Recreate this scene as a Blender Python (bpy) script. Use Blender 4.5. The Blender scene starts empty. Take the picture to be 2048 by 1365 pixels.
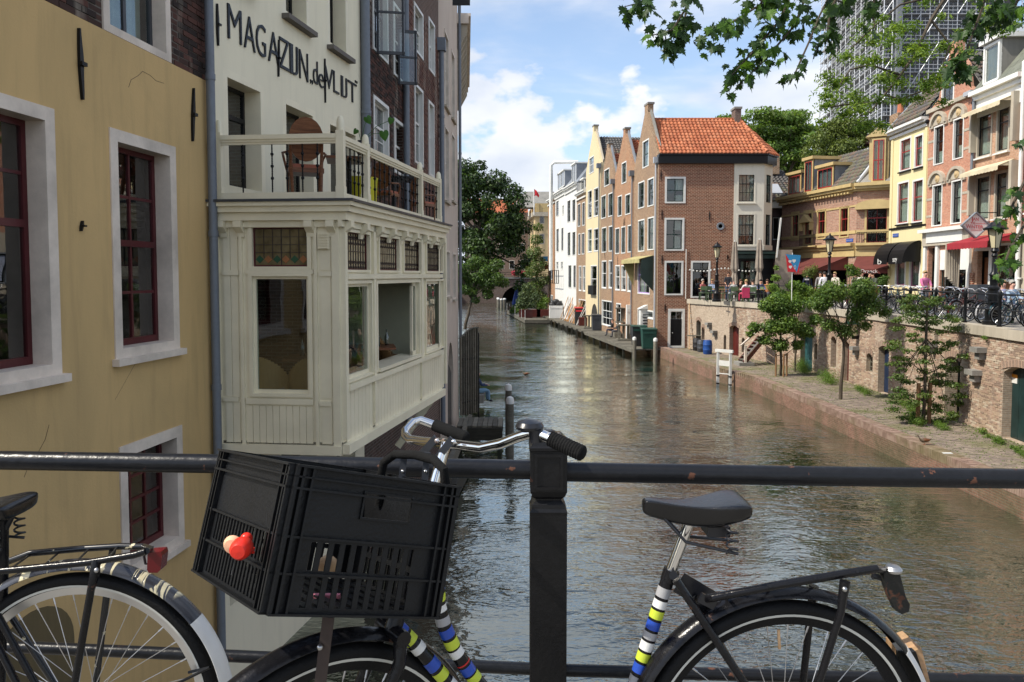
import bpy,bmesh,math,random
import numpy as np
from mathutils import Vector,Matrix
from mathutils.geometry import tessellate_polygon
R=math.radians
sc=bpy.context.scene
COL=sc.collection
rnd=random.Random(7)
FPX=1540.0
CZ=5.5
PITCH=R(3.0)
HORIZON=550.0
CY=HORIZON+FPX*math.tan(PITCH)
cam_d=bpy.data.cameras.new('camera');cam=bpy.data.objects.new('camera',cam_d);COL.objects.link(cam)
cam.location=(0,0,CZ);cam.rotation_euler=(R(90)-PITCH,0,0)
cam_d.sensor_width=36;cam_d.lens=36*FPX/2048
cam_d.shift_y=-(682.5-CY)/2048*-1 if False else(CY-682.5)/2048
cam_d.clip_start=0.05;cam_d.clip_end=3000
sc.camera=cam
SUN_DIR=Vector((-0.66,-0.16,0.78)).normalized()
w=bpy.data.worlds.new('World');sc.world=w;w.use_nodes=True
nt=w.node_tree;nt.nodes.clear()
def N(t,**k):
 n=nt.nodes.new(t)
 for a,b in k.items():setattr(n,a,b)
 return n
def L(a,b):nt.links.new(a,b)
out=N('ShaderNodeOutputWorld');bg=N('ShaderNodeBackground');bg.inputs[1].default_value=0.13
sky=N('ShaderNodeTexSky',sky_type='NISHITA',sun_disc=False)
sky.sun_elevation=math.asin(SUN_DIR.z);sky.sun_rotation=math.atan2(SUN_DIR.x,SUN_DIR.y)
sky.air_density=1.0;sky.dust_density=1.2;sky.ozone_density=1.5
tc=N('ShaderNodeTexCoord');sep=N('ShaderNodeSeparateXYZ');L(tc.outputs['Generated'],sep.inputs[0])
def M(op,a,b=None,c=None,clamp=False):
 n=N('ShaderNodeMath',operation=op,use_clamp=clamp)
 for i,v in enumerate((a,b,c)):
  if v is None:continue
  if isinstance(v,(int,float)):n.inputs[i].default_value=v
  else:L(v,n.inputs[i])
 return n.outputs[0]
def mr(v,a,b,c,d):
 n=N('ShaderNodeMapRange',interpolation_type='SMOOTHSTEP');L(v,n.inputs[0])
 for i,x in enumerate((a,b,c,d)):n.inputs[i+1].default_value=x
 return n.outputs[0]
zc=M('MAXIMUM',sep.outputs[2],0.0)
den=M('ADD',zc,0.12)
cx=M('DIVIDE',sep.outputs[0],den);cy=M('DIVIDE',sep.outputs[1],den)
cmb=N('ShaderNodeCombineXYZ');L(cx,cmb.inputs[0]);L(cy,cmb.inputs[1])
n1=N('ShaderNodeTexNoise');n1.inputs['Scale'].default_value=0.8;n1.inputs['Detail'].default_value=9;n1.inputs['Roughness'].default_value=0.55;n1.inputs['Distortion'].default_value=0.35
mp=N('ShaderNodeMapping');mp.inputs['Location'].default_value=(3.7,1.3,0);mp.inputs['Scale'].default_value=(0.75,1.0,1);L(cmb.outputs[0],mp.inputs[0]);L(mp.outputs[0],n1.inputs['Vector'])
high=mr(n1.outputs['Fac'],0.43,0.60,0.08,0.9)
mp2=N('ShaderNodeMapping');mp2.inputs['Scale'].default_value=(4.6,4.6,8.0);mp2.inputs['Location'].default_value=(0.55,0.2,0.3);L(tc.outputs['Generated'],mp2.inputs[0])
n2=N('ShaderNodeTexNoise');n2.inputs['Scale'].default_value=1.0;n2.inputs['Detail'].default_value=10;n2.inputs['Roughness'].default_value=0.5;L(mp2.outputs[0],n2.inputs['Vector'])
lowm=mr(sep.outputs[2],0.05,0.24,0.06,-0.12)
def bank(x0,z0,sx,sz,k):
 a=M('DIVIDE',M('SUBTRACT',sep.outputs[0],x0),sx);b=M('DIVIDE',M('SUBTRACT',sep.outputs[2],z0),sz)
 return M('MULTIPLY',M('EXPONENT',M('MULTIPLY',M('ADD',M('MULTIPLY',a,a),M('MULTIPLY',b,b)),-1.0)),k)
banks=M('ADD',M('ADD',bank(0.02,0.13,0.11,0.10,0.30),bank(0.30,0.10,0.12,0.07,0.20)),bank(-0.5,0.2,0.3,0.12,0.2))
n5=N('ShaderNodeTexNoise');n5.inputs['Scale'].default_value=4.0;n5.inputs['Detail'].default_value=6;L(mp2.outputs[0],n5.inputs['Vector'])
cum=mr(M('ADD',M('ADD',n2.outputs['Fac'],M('MULTIPLY',M('SUBTRACT',n5.outputs['Fac'],0.5),0.35)),M('ADD',lowm,banks)),0.53,0.64,0.0,0.95)
mask=M('MAXIMUM',high,cum,clamp=True)
n3=N('ShaderNodeTexNoise');n3.inputs['Scale'].default_value=1.6;n3.inputs['Detail'].default_value=8;L(mp2.outputs[0],n3.inputs['Vector'])
ramp=N('ShaderNodeValToRGB');L(n3.outputs['Fac'],ramp.inputs[0])
ramp.color_ramp.elements[0].position=0.33;ramp.color_ramp.elements[0].color=(3.3,3.6,4.15,1)
ramp.color_ramp.elements[1].position=0.62;ramp.color_ramp.elements[1].color=(4.7,4.75,4.95,1)
mix=N('ShaderNodeMixRGB');L(mask,mix.inputs[0]);L(sky.outputs[0],mix.inputs[1]);L(ramp.outputs[0],mix.inputs[2])
L(mix.outputs[0],bg.inputs[0]);L(bg.outputs[0],out.inputs[0])
sd=bpy.data.lights.new('sun','SUN');sd.energy=3.2;sd.angle=R(0.6);sd.color=(1.0,0.93,0.80)
so=bpy.data.objects.new('sun',sd);COL.objects.link(so);so.rotation_euler=SUN_DIR.to_track_quat('Z','Y').to_euler()
sc.view_settings.view_transform='Standard';sc.view_settings.look='None'
sc.view_settings.exposure=0.8;sc.view_settings.gamma=1;sc.view_settings.use_curve_mapping=False
sc.cycles.max_bounces=8;sc.cycles.transparent_max_bounces=16;sc.cycles.glossy_bounces=4;sc.cycles.diffuse_bounces=3
sc.cycles.caustics_reflective=False;sc.cycles.caustics_refractive=False
sc.cycles.sample_clamp_indirect=6
cP,sP=math.cos(PITCH),math.sin(PITCH)
def ray(u,v):
 a=(u-1024)/FPX;b=(CY-v)/FPX
 return Vector((a,cP+b*sP,-sP+b*cP))
def atY(u,v,Y):
 d=ray(u,v);t=Y/d.y
 return Vector((d.x*t,Y,CZ+d.z*t))
def atZ(u,v,z):
 d=ray(u,v);t=(z-CZ)/d.z
 return Vector((d.x*t,d.y*t,z))
def onplane(u,v,p,n):
 d=ray(u,v);o=Vector((0,0,CZ));t=(Vector(p)-o).dot(n)/d.dot(n)
 return o+d*t
def xat(u,Y,z=3.9):
 return(u-1024)/FPX*(Y*cP+(CZ-z)*sP)
W={}
def wmat(o):return W.get(o.name,Matrix())
def sub(a,b):return(a[0]-b[0],a[1]-b[1],a[2]-b[2])
class MB:
 def __init__(s):s.v=[];s.f=[];s.m=[];s.mi=0;s.T=None
 def add(s,vs,fs):
  k=len(s.v)
  if s.T is not None:vs=[s.T@Vector(p)for p in vs]
  s.v+=[tuple(p)for p in vs]
  for f in fs:s.f.append(tuple(i+k for i in f));s.m.append(s.mi)
  return s
 def box(s,c,d,M3=None):
  hx,hy,hz=d[0]/2,d[1]/2,d[2]/2
  vs=[Vector((x*hx,y*hy,z*hz))for z in(-1,1)for y in(-1,1)for x in(-1,1)]
  if M3 is not None:vs=[M3@p for p in vs]
  c=Vector(c);vs=[p+c for p in vs]
  return s.add(vs,[(0,2,3,1),(4,5,7,6),(0,1,5,4),(2,6,7,3),(0,4,6,2),(1,3,7,5)])
 def lim(s,x0,x1,y0,y1,z0,z1):
  return s.box(((x0+x1)/2,(y0+y1)/2,(z0+z1)/2),(abs(x1-x0),abs(y1-y0),abs(z1-z0)))
 def bar(s,a,b,wd,ht,up=(0,0,1)):
  a=Vector(a);b=Vector(b);d=b-a;l=d.length
  if l<1e-6:return s
  x=d/l;u=Vector(up);y=u.cross(x)
  if y.length<1e-4:y=Vector((0,1,0)).cross(x)
  y.normalize();z=x.cross(y)
  return s.box((a+b)/2,(l,wd,ht),Matrix((x,y,z)).transposed())
 def tube(s,pts,r,n=10,cap=True,smooth_closed=False):
  pts=[Vector(p)for p in pts];m=len(pts)
  rs=r if isinstance(r,(list,tuple))else[r]*m
  vs=[];fr=None
  for i,p in enumerate(pts):
   if smooth_closed:t=pts[(i+1)%m]-pts[i-1]
   else:t=pts[min(i+1,m-1)]-pts[max(i-1,0)]
   if t.length<1e-9:t=Vector((0,0,1))
   t.normalize()
   if fr is None:
    fr=t.orthogonal().normalized()
   else:
    fr=fr-t*fr.dot(t)
    if fr.length<1e-6:fr=t.orthogonal()
    fr.normalize()
   b=t.cross(fr)
   for k in range(n):
    a=2*math.pi*k/n
    vs.append(p+(fr*math.cos(a)+b*math.sin(a))*rs[i])
  fs=[]
  rng=m if smooth_closed else m-1
  for i in range(rng):
   j=(i+1)%m
   for k in range(n):
    k2=(k+1)%n
    fs.append((i*n+k,i*n+k2,j*n+k2,j*n+k))
  if cap and not smooth_closed:
   fs.append(tuple(range(n))[::-1]);fs.append(tuple((m-1)*n+k for k in range(n)))
  return s.add(vs,fs)
 def lathe(s,c,prof,n=16,axis='Z',arc=None):
  c=Vector(c);vs=[]
  for(r,h)in prof:
   for k in range(n):
    a=2*math.pi*k/n
    if axis=='Z':vs.append(c+Vector((r*math.cos(a),r*math.sin(a),h)))
    elif axis=='X':vs.append(c+Vector((h,r*math.cos(a),r*math.sin(a))))
    else:vs.append(c+Vector((r*math.sin(a),h,r*math.cos(a))))
  fs=[];m=len(prof)
  for i in range(m-1):
   for k in range(n):
    k2=(k+1)%n
    fs.append((i*n+k,i*n+k2,(i+1)*n+k2,(i+1)*n+k))
  if prof[0][0]>1e-5:fs.append(tuple(range(n))[::-1])
  if prof[-1][0]>1e-5:fs.append(tuple((m-1)*n+k for k in range(n)))
  return s.add(vs,fs)
 def sphere(s,c,r,n=12,m=8,sx=1,sy=1,sz=1):
  c=Vector(c);vs=[c+Vector((0,0,-r*sz))]
  for i in range(1,m):
   t=-math.pi/2+math.pi*i/m
   for k in range(n):
    a=2*math.pi*k/n
    vs.append(c+Vector((r*sx*math.cos(t)*math.cos(a),r*sy*math.cos(t)*math.sin(a),r*sz*math.sin(t))))
  vs.append(c+Vector((0,0,r*sz)));fs=[]
  for k in range(n):fs.append((0,1+(k+1)%n,1+k))
  for i in range(m-2):
   for k in range(n):
    fs.append((1+i*n+k,1+i*n+(k+1)%n,1+(i+1)*n+(k+1)%n,1+(i+1)*n+k))
  e=len(vs)-1
  for k in range(n):fs.append((e,1+(m-2)*n+k,1+(m-2)*n+(k+1)%n))
  return s.add(vs,fs)
 def prism(s,poly,d):
  """poly: list of 3D points (planar), extruded by vector d."""
  n=len(poly);d=Vector(d);P=[Vector(p)for p in poly]
  return s.add(P+[p+d for p in P],[tuple(range(n)),tuple(range(n,2*n))[::-1]]+[((i+1)%n,i,n+i,n+(i+1)%n)for i in range(n)])
 def quad(s,*p):return s.add(p,[tuple(range(len(p)))])
 def mesh(s,name,mats,smooth=False,inv=None):
  me=bpy.data.meshes.new(name)
  vs=s.v if inv is None else[inv@Vector(p)for p in s.v]
  me.from_pydata([tuple(p)for p in vs],[],s.f)
  for m in(mats if isinstance(mats,(list,tuple))else[mats]):me.materials.append(m)
  me.polygons.foreach_set('material_index',s.m)
  if smooth:me.polygons.foreach_set('use_smooth',[True]*len(s.f))
  if smooth=='auto':
   pass
  me.update();return me
 def build(s,name,mats,parent=None,smooth=False,local=False,fix=True):
  """mesh in world coordinates, stored relative to its parent"""
  inv=None
  if parent is not None and not local:inv=wmat(parent).inverted()
  me=s.mesh(name,mats,smooth,inv)
  if fix and len(s.f)<60000:
   bm=bmesh.new();bm.from_mesh(me);bmesh.ops.recalc_face_normals(bm,faces=bm.faces);bm.to_mesh(me);bm.free()
  if smooth:
   try:me.set_sharp_from_angle(angle=R(38))
   except Exception:pass
  o=bpy.data.objects.new(name,me);COL.objects.link(o)
  if parent is not None:o.parent=parent;W[o.name]=wmat(parent)
  else:W[o.name]=Matrix()
  return o
def tag(o,label=None,cat=None,group=None,kind=None):
 if label:o['label']=label
 if cat:o['category']=cat
 if group:o['group']=group
 if kind:o['kind']=kind
 return o
def thing(name,label,cat,loc=(0,0,0),rz=0.0,group=None):
 o=bpy.data.objects.new(name,None);COL.objects.link(o)
 o.location=loc;o.rotation_euler=(0,0,rz);o.empty_display_size=0.2
 W[o.name]=Matrix.Translation(Vector(loc))@Matrix.Rotation(rz,4,'Z')
 return tag(o,label,cat,group)
def inst(name,me,parent,M):
 """an object that shares mesh data; M = matrix in the parent's space"""
 o=bpy.data.objects.new(name,me);COL.objects.link(o)
 if parent is not None:o.parent=parent;W[o.name]=wmat(parent)@M
 o.matrix_basis=M
 return o
def instw(name,me,parent,Mw):return inst(name,me,parent,wmat(parent).inverted()@Mw)
def copy_tree(o,parent=None,label=None,loc=None,rz=None,group=None):
 c=o.copy();COL.objects.link(c)
 if parent is not None:c.parent=parent
 if loc is not None:c.location=loc
 if rz is not None:c.rotation_euler=(0,0,rz)
 if label:c['label']=label
 if group:c['group']=group
 W[c.name]=Matrix.Translation(c.location)@c.rotation_euler.to_matrix().to_4x4()if parent is None else wmat(parent)
 for ch in list(o.children):copy_tree(ch,c)
 return c
def axes(o,x,y,z):
 m=Matrix.Identity(4)
 for i in range(3):m[i][0]=x[i];m[i][1]=y[i];m[i][2]=z[i];m[i][3]=o[i]
 return m
MAT={}
def new_mat(name):
 m=bpy.data.materials.new(name);m.use_nodes=True;m.node_tree.nodes.clear();MAT[name]=m
 return m
class G:
 """tiny node-graph helper"""
 def __init__(s,m):s.t=m.node_tree;s.out=s.n('ShaderNodeOutputMaterial')
 def n(s,t,**k):
  x=s.t.nodes.new(t)
  for a,b in k.items():setattr(x,a,b)
  return x
 def l(s,a,b):s.t.links.new(a,b)
 def coord(s,scale=(1,1,1),kind='Object',rot=(0,0,0)):
  c=s.n('ShaderNodeTexCoord');m=s.n('ShaderNodeMapping');m.inputs['Scale'].default_value=scale;m.inputs['Rotation'].default_value=rot
  s.l(c.outputs[kind],m.inputs[0]);return m.outputs[0]
 def geo(s,scale=(1,1,1)):
  c=s.n('ShaderNodeNewGeometry');m=s.n('ShaderNodeMapping');m.inputs['Scale'].default_value=scale
  s.l(c.outputs['Position'],m.inputs[0]);return m.outputs[0]
 def noise(s,vec,scale,detail=5,rough=0.55,dist=0):
  n=s.n('ShaderNodeTexNoise');n.inputs['Scale'].default_value=scale;n.inputs['Detail'].default_value=detail
  n.inputs['Roughness'].default_value=rough;n.inputs['Distortion'].default_value=dist
  if vec is not None:s.l(vec,n.inputs['Vector'])
  return n.outputs['Fac']
 def ramp(s,fac,stops):
  r=s.n('ShaderNodeValToRGB');s.l(fac,r.inputs[0]);e=r.color_ramp.elements
  while len(e)<len(stops):e.new(0.5)
  for i,(p,c)in enumerate(stops):e[i].position=p;e[i].color=(*c,1)if len(c)==3 else c
  return r.outputs[0]
 def mixc(s,fac,a,b,mode='MIX'):
  m=s.n('ShaderNodeMixRGB',blend_type=mode)
  for i,x in enumerate((fac,a,b)):
   if isinstance(x,(int,float)):m.inputs[i].default_value=x
   elif isinstance(x,tuple):m.inputs[i].default_value=(*x,1)
   else:s.l(x,m.inputs[i])
  return m.outputs[0]
 def math(s,op,a,b=0.0,clamp=False):
  m=s.n('ShaderNodeMath',operation=op,use_clamp=clamp)
  for i,x in enumerate((a,b)):
   if isinstance(x,(int,float)):m.inputs[i].default_value=x
   else:s.l(x,m.inputs[i])
  return m.outputs[0]
 def bump(s,h,strength=0.3,dist=0.01):
  b=s.n('ShaderNodeBump');b.inputs['Strength'].default_value=strength;b.inputs['Distance'].default_value=dist
  s.l(h,b.inputs['Height']);return b.outputs[0]
 def bsdf(s,color,rough=0.6,metal=0.0,normal=None,spec=0.5,out=True,**kw):
  b=s.n('ShaderNodeBsdfPrincipled')
  if isinstance(color,tuple):b.inputs['Base Color'].default_value=(*color[:3],1)
  else:s.l(color,b.inputs['Base Color'])
  if isinstance(rough,(int,float)):b.inputs['Roughness'].default_value=rough
  else:s.l(rough,b.inputs['Roughness'])
  b.inputs['Metallic'].default_value=metal;b.inputs['Specular IOR Level'].default_value=spec
  for k,v in kw.items():b.inputs[k.replace('_',' ')].default_value=v
  if normal is not None:s.l(normal,b.inputs['Normal'])
  if out:s.l(b.outputs[0],s.out.inputs[0])
  return b
def sh(c,k):return tuple(max(0,min(1,x*k))for x in c)
def paint(name,c,rough=0.45,dirt=0.12,bump=0.15,scale=1.0,spec=0.4,obj_var=0.0):
 m=new_mat(name);g=G(m);p=g.geo((scale,scale,scale))
 n1=g.noise(p,2.2,6,0.6);n2=g.noise(p,28,4,0.6)
 col=g.ramp(n1,[(0.3,sh(c,1-dirt)),(0.62,sh(c,1+dirt*0.35))])
 col=g.mixc(g.math('MULTIPLY',n2,dirt),col,sh(c,0.55))
 if obj_var:
  oi=g.n('ShaderNodeObjectInfo');col=g.mixc(obj_var,col,g.ramp(oi.outputs['Random'],[(0,(0,0,0)),(1,(1,1,1))]),'SOFT_LIGHT')
 g.bsdf(col,rough,0,g.bump(n2,bump,0.004),spec);return m
def plaster(name,c,stain,amount=0.5,fine=60,bump=0.25):
 m=new_mat(name);g=G(m);p=g.geo((1,1,1))
 n1=g.noise(g.geo((0.9,0.9,0.45)),1.1,7,0.62,0.6);n2=g.noise(p,fine,4);n3=g.noise(g.geo((5,5,0.5)),1.5,5,0.6)
 col=g.mixc(g.math('MULTIPLY',g.ramp(n1,[(0.38,(0,0,0)),(0.68,(1,1,1))]),amount),c,stain)
 col=g.mixc(g.math('MULTIPLY',g.ramp(n3,[(0.5,(0,0,0)),(0.75,(1,1,1))]),amount*0.55),col,sh(stain,0.75))
 h=g.mixc(0.35,n1,n2)
 g.bsdf(col,0.85,0,g.bump(h,bump,0.01),0.25);return m
def brickm(name,cols,mortar,bw=0.21,bh=0.065,mort=0.010,soil=(0.12,0.11,0.10),soilamt=0.35,bump=0.6,patch=None):
 """brick pattern in world space: u = along the wall (x+y of the object), v = z"""
 m=new_mat(name);g=G(m)
 c=g.n('ShaderNodeTexCoord');sp=g.n('ShaderNodeSeparateXYZ');g.l(c.outputs['Object'],sp.inputs[0])
 cb=g.n('ShaderNodeCombineXYZ');g.l(g.math('ADD',sp.outputs[0],sp.outputs[1]),cb.inputs[0]);g.l(sp.outputs[2],cb.inputs[1])
 wob=g.noise(c.outputs['Object'],0.6,3);
 bt=g.n('ShaderNodeTexBrick');g.l(cb.outputs[0],bt.inputs['Vector'])
 bt.inputs['Scale'].default_value=1;bt.inputs['Brick Width'].default_value=bw;bt.inputs['Row Height'].default_value=bh
 bt.inputs['Mortar Size'].default_value=mort;bt.inputs['Mortar Smooth'].default_value=0.3;bt.inputs['Bias'].default_value=0.0
 bt.inputs['Color1'].default_value=(*cols[0],1);bt.inputs['Color2'].default_value=(*cols[1],1);bt.inputs['Mortar'].default_value=(*mortar,1)
 n1=g.noise(c.outputs['Object'],0.55,7,0.62,0.5);n2=g.noise(c.outputs['Object'],9,4)
 col=g.mixc(g.math('MULTIPLY',g.ramp(n1,[(0.42,(0,0,0)),(0.72,(1,1,1))]),soilamt),bt.outputs['Color'],soil)
 if patch:
  n4=g.noise(c.outputs['Object'],0.35,6,0.6)
  col=g.mixc(g.math('MULTIPLY',g.ramp(n4,[(0.5,(0,0,0)),(0.6,(1,1,1))]),0.6),col,patch)
 col=g.mixc(0.45,col,g.ramp(n2,[(0.3,(0.30,0.30,0.30)),(0.7,(0.72,0.72,0.72))]),'OVERLAY')
 h=g.math('SUBTRACT',g.math('MULTIPLY',n2,0.4),bt.outputs['Fac'])
 g.bsdf(col,0.88,0,g.bump(h,bump,0.012),0.2);return m
def glassm(name,tint=(0.80,0.86,0.84),dark=0.0,wav=0.25,gl=(1,1,1)):
 m=new_mat(name);g=G(m)
 n=g.noise(g.geo(),1.4,2);nb=g.bump(n,wav,0.02)
 tr=g.n('ShaderNodeBsdfTransparent');tr.inputs[0].default_value=(*sh(tint,1-dark),1)
 gs=g.n('ShaderNodeBsdfGlossy');gs.inputs['Roughness'].default_value=0.015;gs.inputs[0].default_value=(*gl,1);g.l(nb,gs.inputs['Normal'])
 fr=g.n('ShaderNodeFresnel');fr.inputs[0].default_value=1.55
 gn=g.n('ShaderNodeNewGeometry');f=g.math('MULTIPLY',g.math('ADD',g.math('MULTIPLY',fr.outputs[0],1.3),0.04,True),g.math('SUBTRACT',1.0,gn.outputs['Backfacing']))
 mx=g.n('ShaderNodeMixShader');g.l(f,mx.inputs[0]);g.l(tr.outputs[0],mx.inputs[1]);g.l(gs.outputs[0],mx.inputs[2]);g.l(mx.outputs[0],g.out.inputs[0])
 return m
def woodm(name,c1,c2,rough=0.6,scale=(1.5,18,18),bump=0.3,var=0.0):
 m=new_mat(name);g=G(m);p=g.coord(scale)
 n=g.noise(p,2.0,6,0.6,0.8);n2=g.noise(g.geo(),3,4)
 col=g.ramp(n,[(0.3,c1),(0.7,c2)])
 col=g.mixc(0.35,col,g.ramp(n2,[(0.3,(0.25,)*3),(0.7,(0.75,)*3)]),'OVERLAY')
 if var:
  oi=g.n('ShaderNodeObjectInfo');col=g.mixc(var,col,g.ramp(oi.outputs['Random'],[(0,(0.1,)*3),(1,(0.95,)*3)]),'OVERLAY')
 g.bsdf(col,rough,0,g.bump(n,bump,0.003),0.3);return m
def metalm(name,c,rough=0.3,metal=1.0,rust=0.0,bump=0.08,flake=(0.20,0.07,0.03)):
 m=new_mat(name);g=G(m);p=g.geo();n=g.noise(p,14,6,0.65);n2=g.noise(p,60,4)
 col=g.mixc(0.0,c,c);rg=g.ramp(n,[(0.3,(rough*0.8,)*3),(0.7,(min(1,rough*1.5),)*3)])
 b=g.bsdf(c,rg,metal,g.bump(n2,bump,0.002),0.5)
 if rust:
  k=g.ramp(n,[(0.66-rust*0.1,(0,0,0)),(0.70-rust*0.1,(1,1,1))])
  g.l(g.mixc(k,c,flake),b.inputs['Base Color'])
  g.l(g.math('SUBTRACT',metal,k,True),b.inputs['Metallic'])
 return m
def leafm(name,c,trans=0.35,var=0.35,rough=0.5):
 m=new_mat(name);g=G(m);n=g.noise(g.geo(),1.3,3);n2=g.noise(g.geo(),9,2)
 col=g.mixc(var,c,g.ramp(n2,[(0.3,sh(c,0.45)),(0.7,sh(c,1.7))]))
 col=g.mixc(var*0.7,col,g.ramp(n,[(0.35,sh(c,0.6)),(0.65,(min(1,c[0]*1.9),c[1]*1.35,c[2]*0.9))]))
 d=g.bsdf(col,rough,0,None,0.35,out=False)
 t=g.n('ShaderNodeBsdfTranslucent');g.l(g.mixc(1.0,col,(1.0,1.0,0.45),'MULTIPLY'),t.inputs[0])
 t2=g.n('ShaderNodeMixShader');t2.inputs[0].default_value=trans;g.l(d.outputs[0],t2.inputs[1]);g.l(t.outputs[0],t2.inputs[2]);g.l(t2.outputs[0],g.out.inputs[0])
 return m
M_WHITE=paint('white_paint',(0.72,0.72,0.69),0.4,0.10)
M_CREAM=paint('cream_paint',(0.85,0.78,0.585),0.35,0.10,0.10)
M_CREAMWALL=plaster('cream_wall',(0.84,0.78,0.60),(0.70,0.65,0.50),0.4)
M_OLDWHITE=paint('old_white_paint',(0.72,0.63,0.54),0.6,0.28,0.5)
M_OCHRE=plaster('ochre_plaster',(0.60,0.415,0.19),(0.44,0.315,0.15),0.6,45,0.6)
M_BURG=paint('burgundy_paint',(0.085,0.010,0.014),0.35,0.35,0.3)
M_RED=paint('red_paint',(0.32,0.03,0.03),0.4,0.2)
M_BLACK=paint('black_paint',(0.008,0.0085,0.01),0.35,0.3,0.3,1,0.25)
M_DGREY=paint('dark_grey_paint',(0.05,0.055,0.065),0.4,0.2)
M_GREYSILL=paint('grey_sill',(0.13,0.115,0.10),0.7,0.2)
M_DGREEN=paint('dark_green_paint',(0.018,0.04,0.035),0.4,0.25)
M_ZINC=metalm('zinc',(0.16,0.18,0.21),0.5,0.25,0,0.1)
M_LZINC=metalm('light_zinc',(0.42,0.44,0.47),0.5,0.3,0,0.1)
M_GLASS=glassm('window_glass')
M_GLASSD=glassm('window_glass_dark',dark=0.3)
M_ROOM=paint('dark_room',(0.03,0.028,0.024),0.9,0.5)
M_CURTAIN=paint('curtain_cloth',(0.55,0.54,0.50),0.9,0.2,0.3,3)
M_BRICK_DARK=brickm('dark_brown_brick',((0.045,0.026,0.022),(0.085,0.045,0.035)),(0.13,0.115,0.10),soilamt=0.4)
M_BRICK_BROWN=brickm('brown_brick',((0.085,0.045,0.036),(0.14,0.075,0.058)),(0.24,0.21,0.18),soilamt=0.25)
M_BRICK_RED=brickm('red_brick',((0.155,0.042,0.022),(0.25,0.082,0.045)),(0.46,0.35,0.25),0.24,0.09,0.014,soilamt=0.2)
M_BRICK_ORANGE=brickm('orange_brick',((0.26,0.105,0.05),(0.37,0.18,0.09)),(0.44,0.34,0.24),0.24,0.09,0.014,soil=(0.30,0.22,0.15),soilamt=0.6)
M_BRICK_TAN=brickm('tan_brick',((0.20,0.11,0.06),(0.31,0.185,0.105)),(0.42,0.35,0.26),0.24,0.09,0.014,soil=(0.18,0.13,0.10),soilamt=0.5)
M_BRICK_PINK=brickm('pink_brick',((0.42,0.20,0.13),(0.52,0.29,0.21)),(0.50,0.42,0.34),0.22,0.07,0.010,soil=(0.40,0.28,0.2),soilamt=0.3)
M_STONE=plaster('pale_stone',(0.46,0.41,0.33),(0.27,0.24,0.19),0.6,30)
M_GREYSTONE=plaster('grey_stone',(0.26,0.25,0.23),(0.13,0.13,0.12),0.6,30)
M_YELLOWTRIM=paint('mustard_trim',(0.50,0.38,0.18),0.5,0.15)
M_YELLOWHOUSE=plaster('pale_yellow_wall',(0.68,0.59,0.34),(0.58,0.50,0.30),0.3)
M_CREAMHOUSE=plaster('butter_wall',(0.62,0.52,0.33),(0.52,0.43,0.27),0.4)
M_WHITEHOUSE=plaster('white_wall',(0.66,0.655,0.63),(0.52,0.51,0.49),0.4)
M_PINKPLASTER=plaster('pink_plaster',(0.60,0.51,0.43),(0.46,0.38,0.32),0.5)
M_LEAD=paint('lead_sheet',(0.20,0.22,0.25),0.5,0.2)
M_CHROME=metalm('chrome',(0.75,0.74,0.72),0.10,1.0,0.35,0.03)
M_STEEL=metalm('steel',(0.45,0.45,0.45),0.35,1.0,0,0.05)
M_WOOD=woodm('brown_wood',(0.10,0.035,0.015),(0.24,0.10,0.045),0.35)
M_RAWWOOD=woodm('raw_wood',(0.34,0.20,0.10),(0.55,0.36,0.20),0.7,var=0.5)
M_GREYWOOD=woodm('weathered_wood',(0.08,0.075,0.06),(0.19,0.175,0.14),0.8,var=0.4)
M_WETWOOD=woodm('wet_dark_wood',(0.018,0.016,0.012),(0.05,0.045,0.032),0.7)
M_TANLEATHER=paint('tan_leather',(0.36,0.20,0.08),0.4,0.2)
M_RUBBER=paint('rubber',(0.018,0.018,0.018),0.6,0.3,0.4,6)
M_BLACKMETAL=paint('black_enamel',(0.013,0.014,0.018),0.28,0.3,0.15,4,0.5)
UNITBOX=MB().box((0,0,0),(1,1,1)).mesh('unit_box',[M_GLASS])
_pm={}
def unit(mat):
 if mat.name not in _pm:_pm[mat.name]=MB().box((0,0,0),(1,1,1)).mesh('block_'+mat.name,[mat])
 return _pm[mat.name]
def bxm(c,d):return Matrix.Translation(Vector(c))@Matrix.Diagonal((d[0],d[1],d[2],1))
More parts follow.
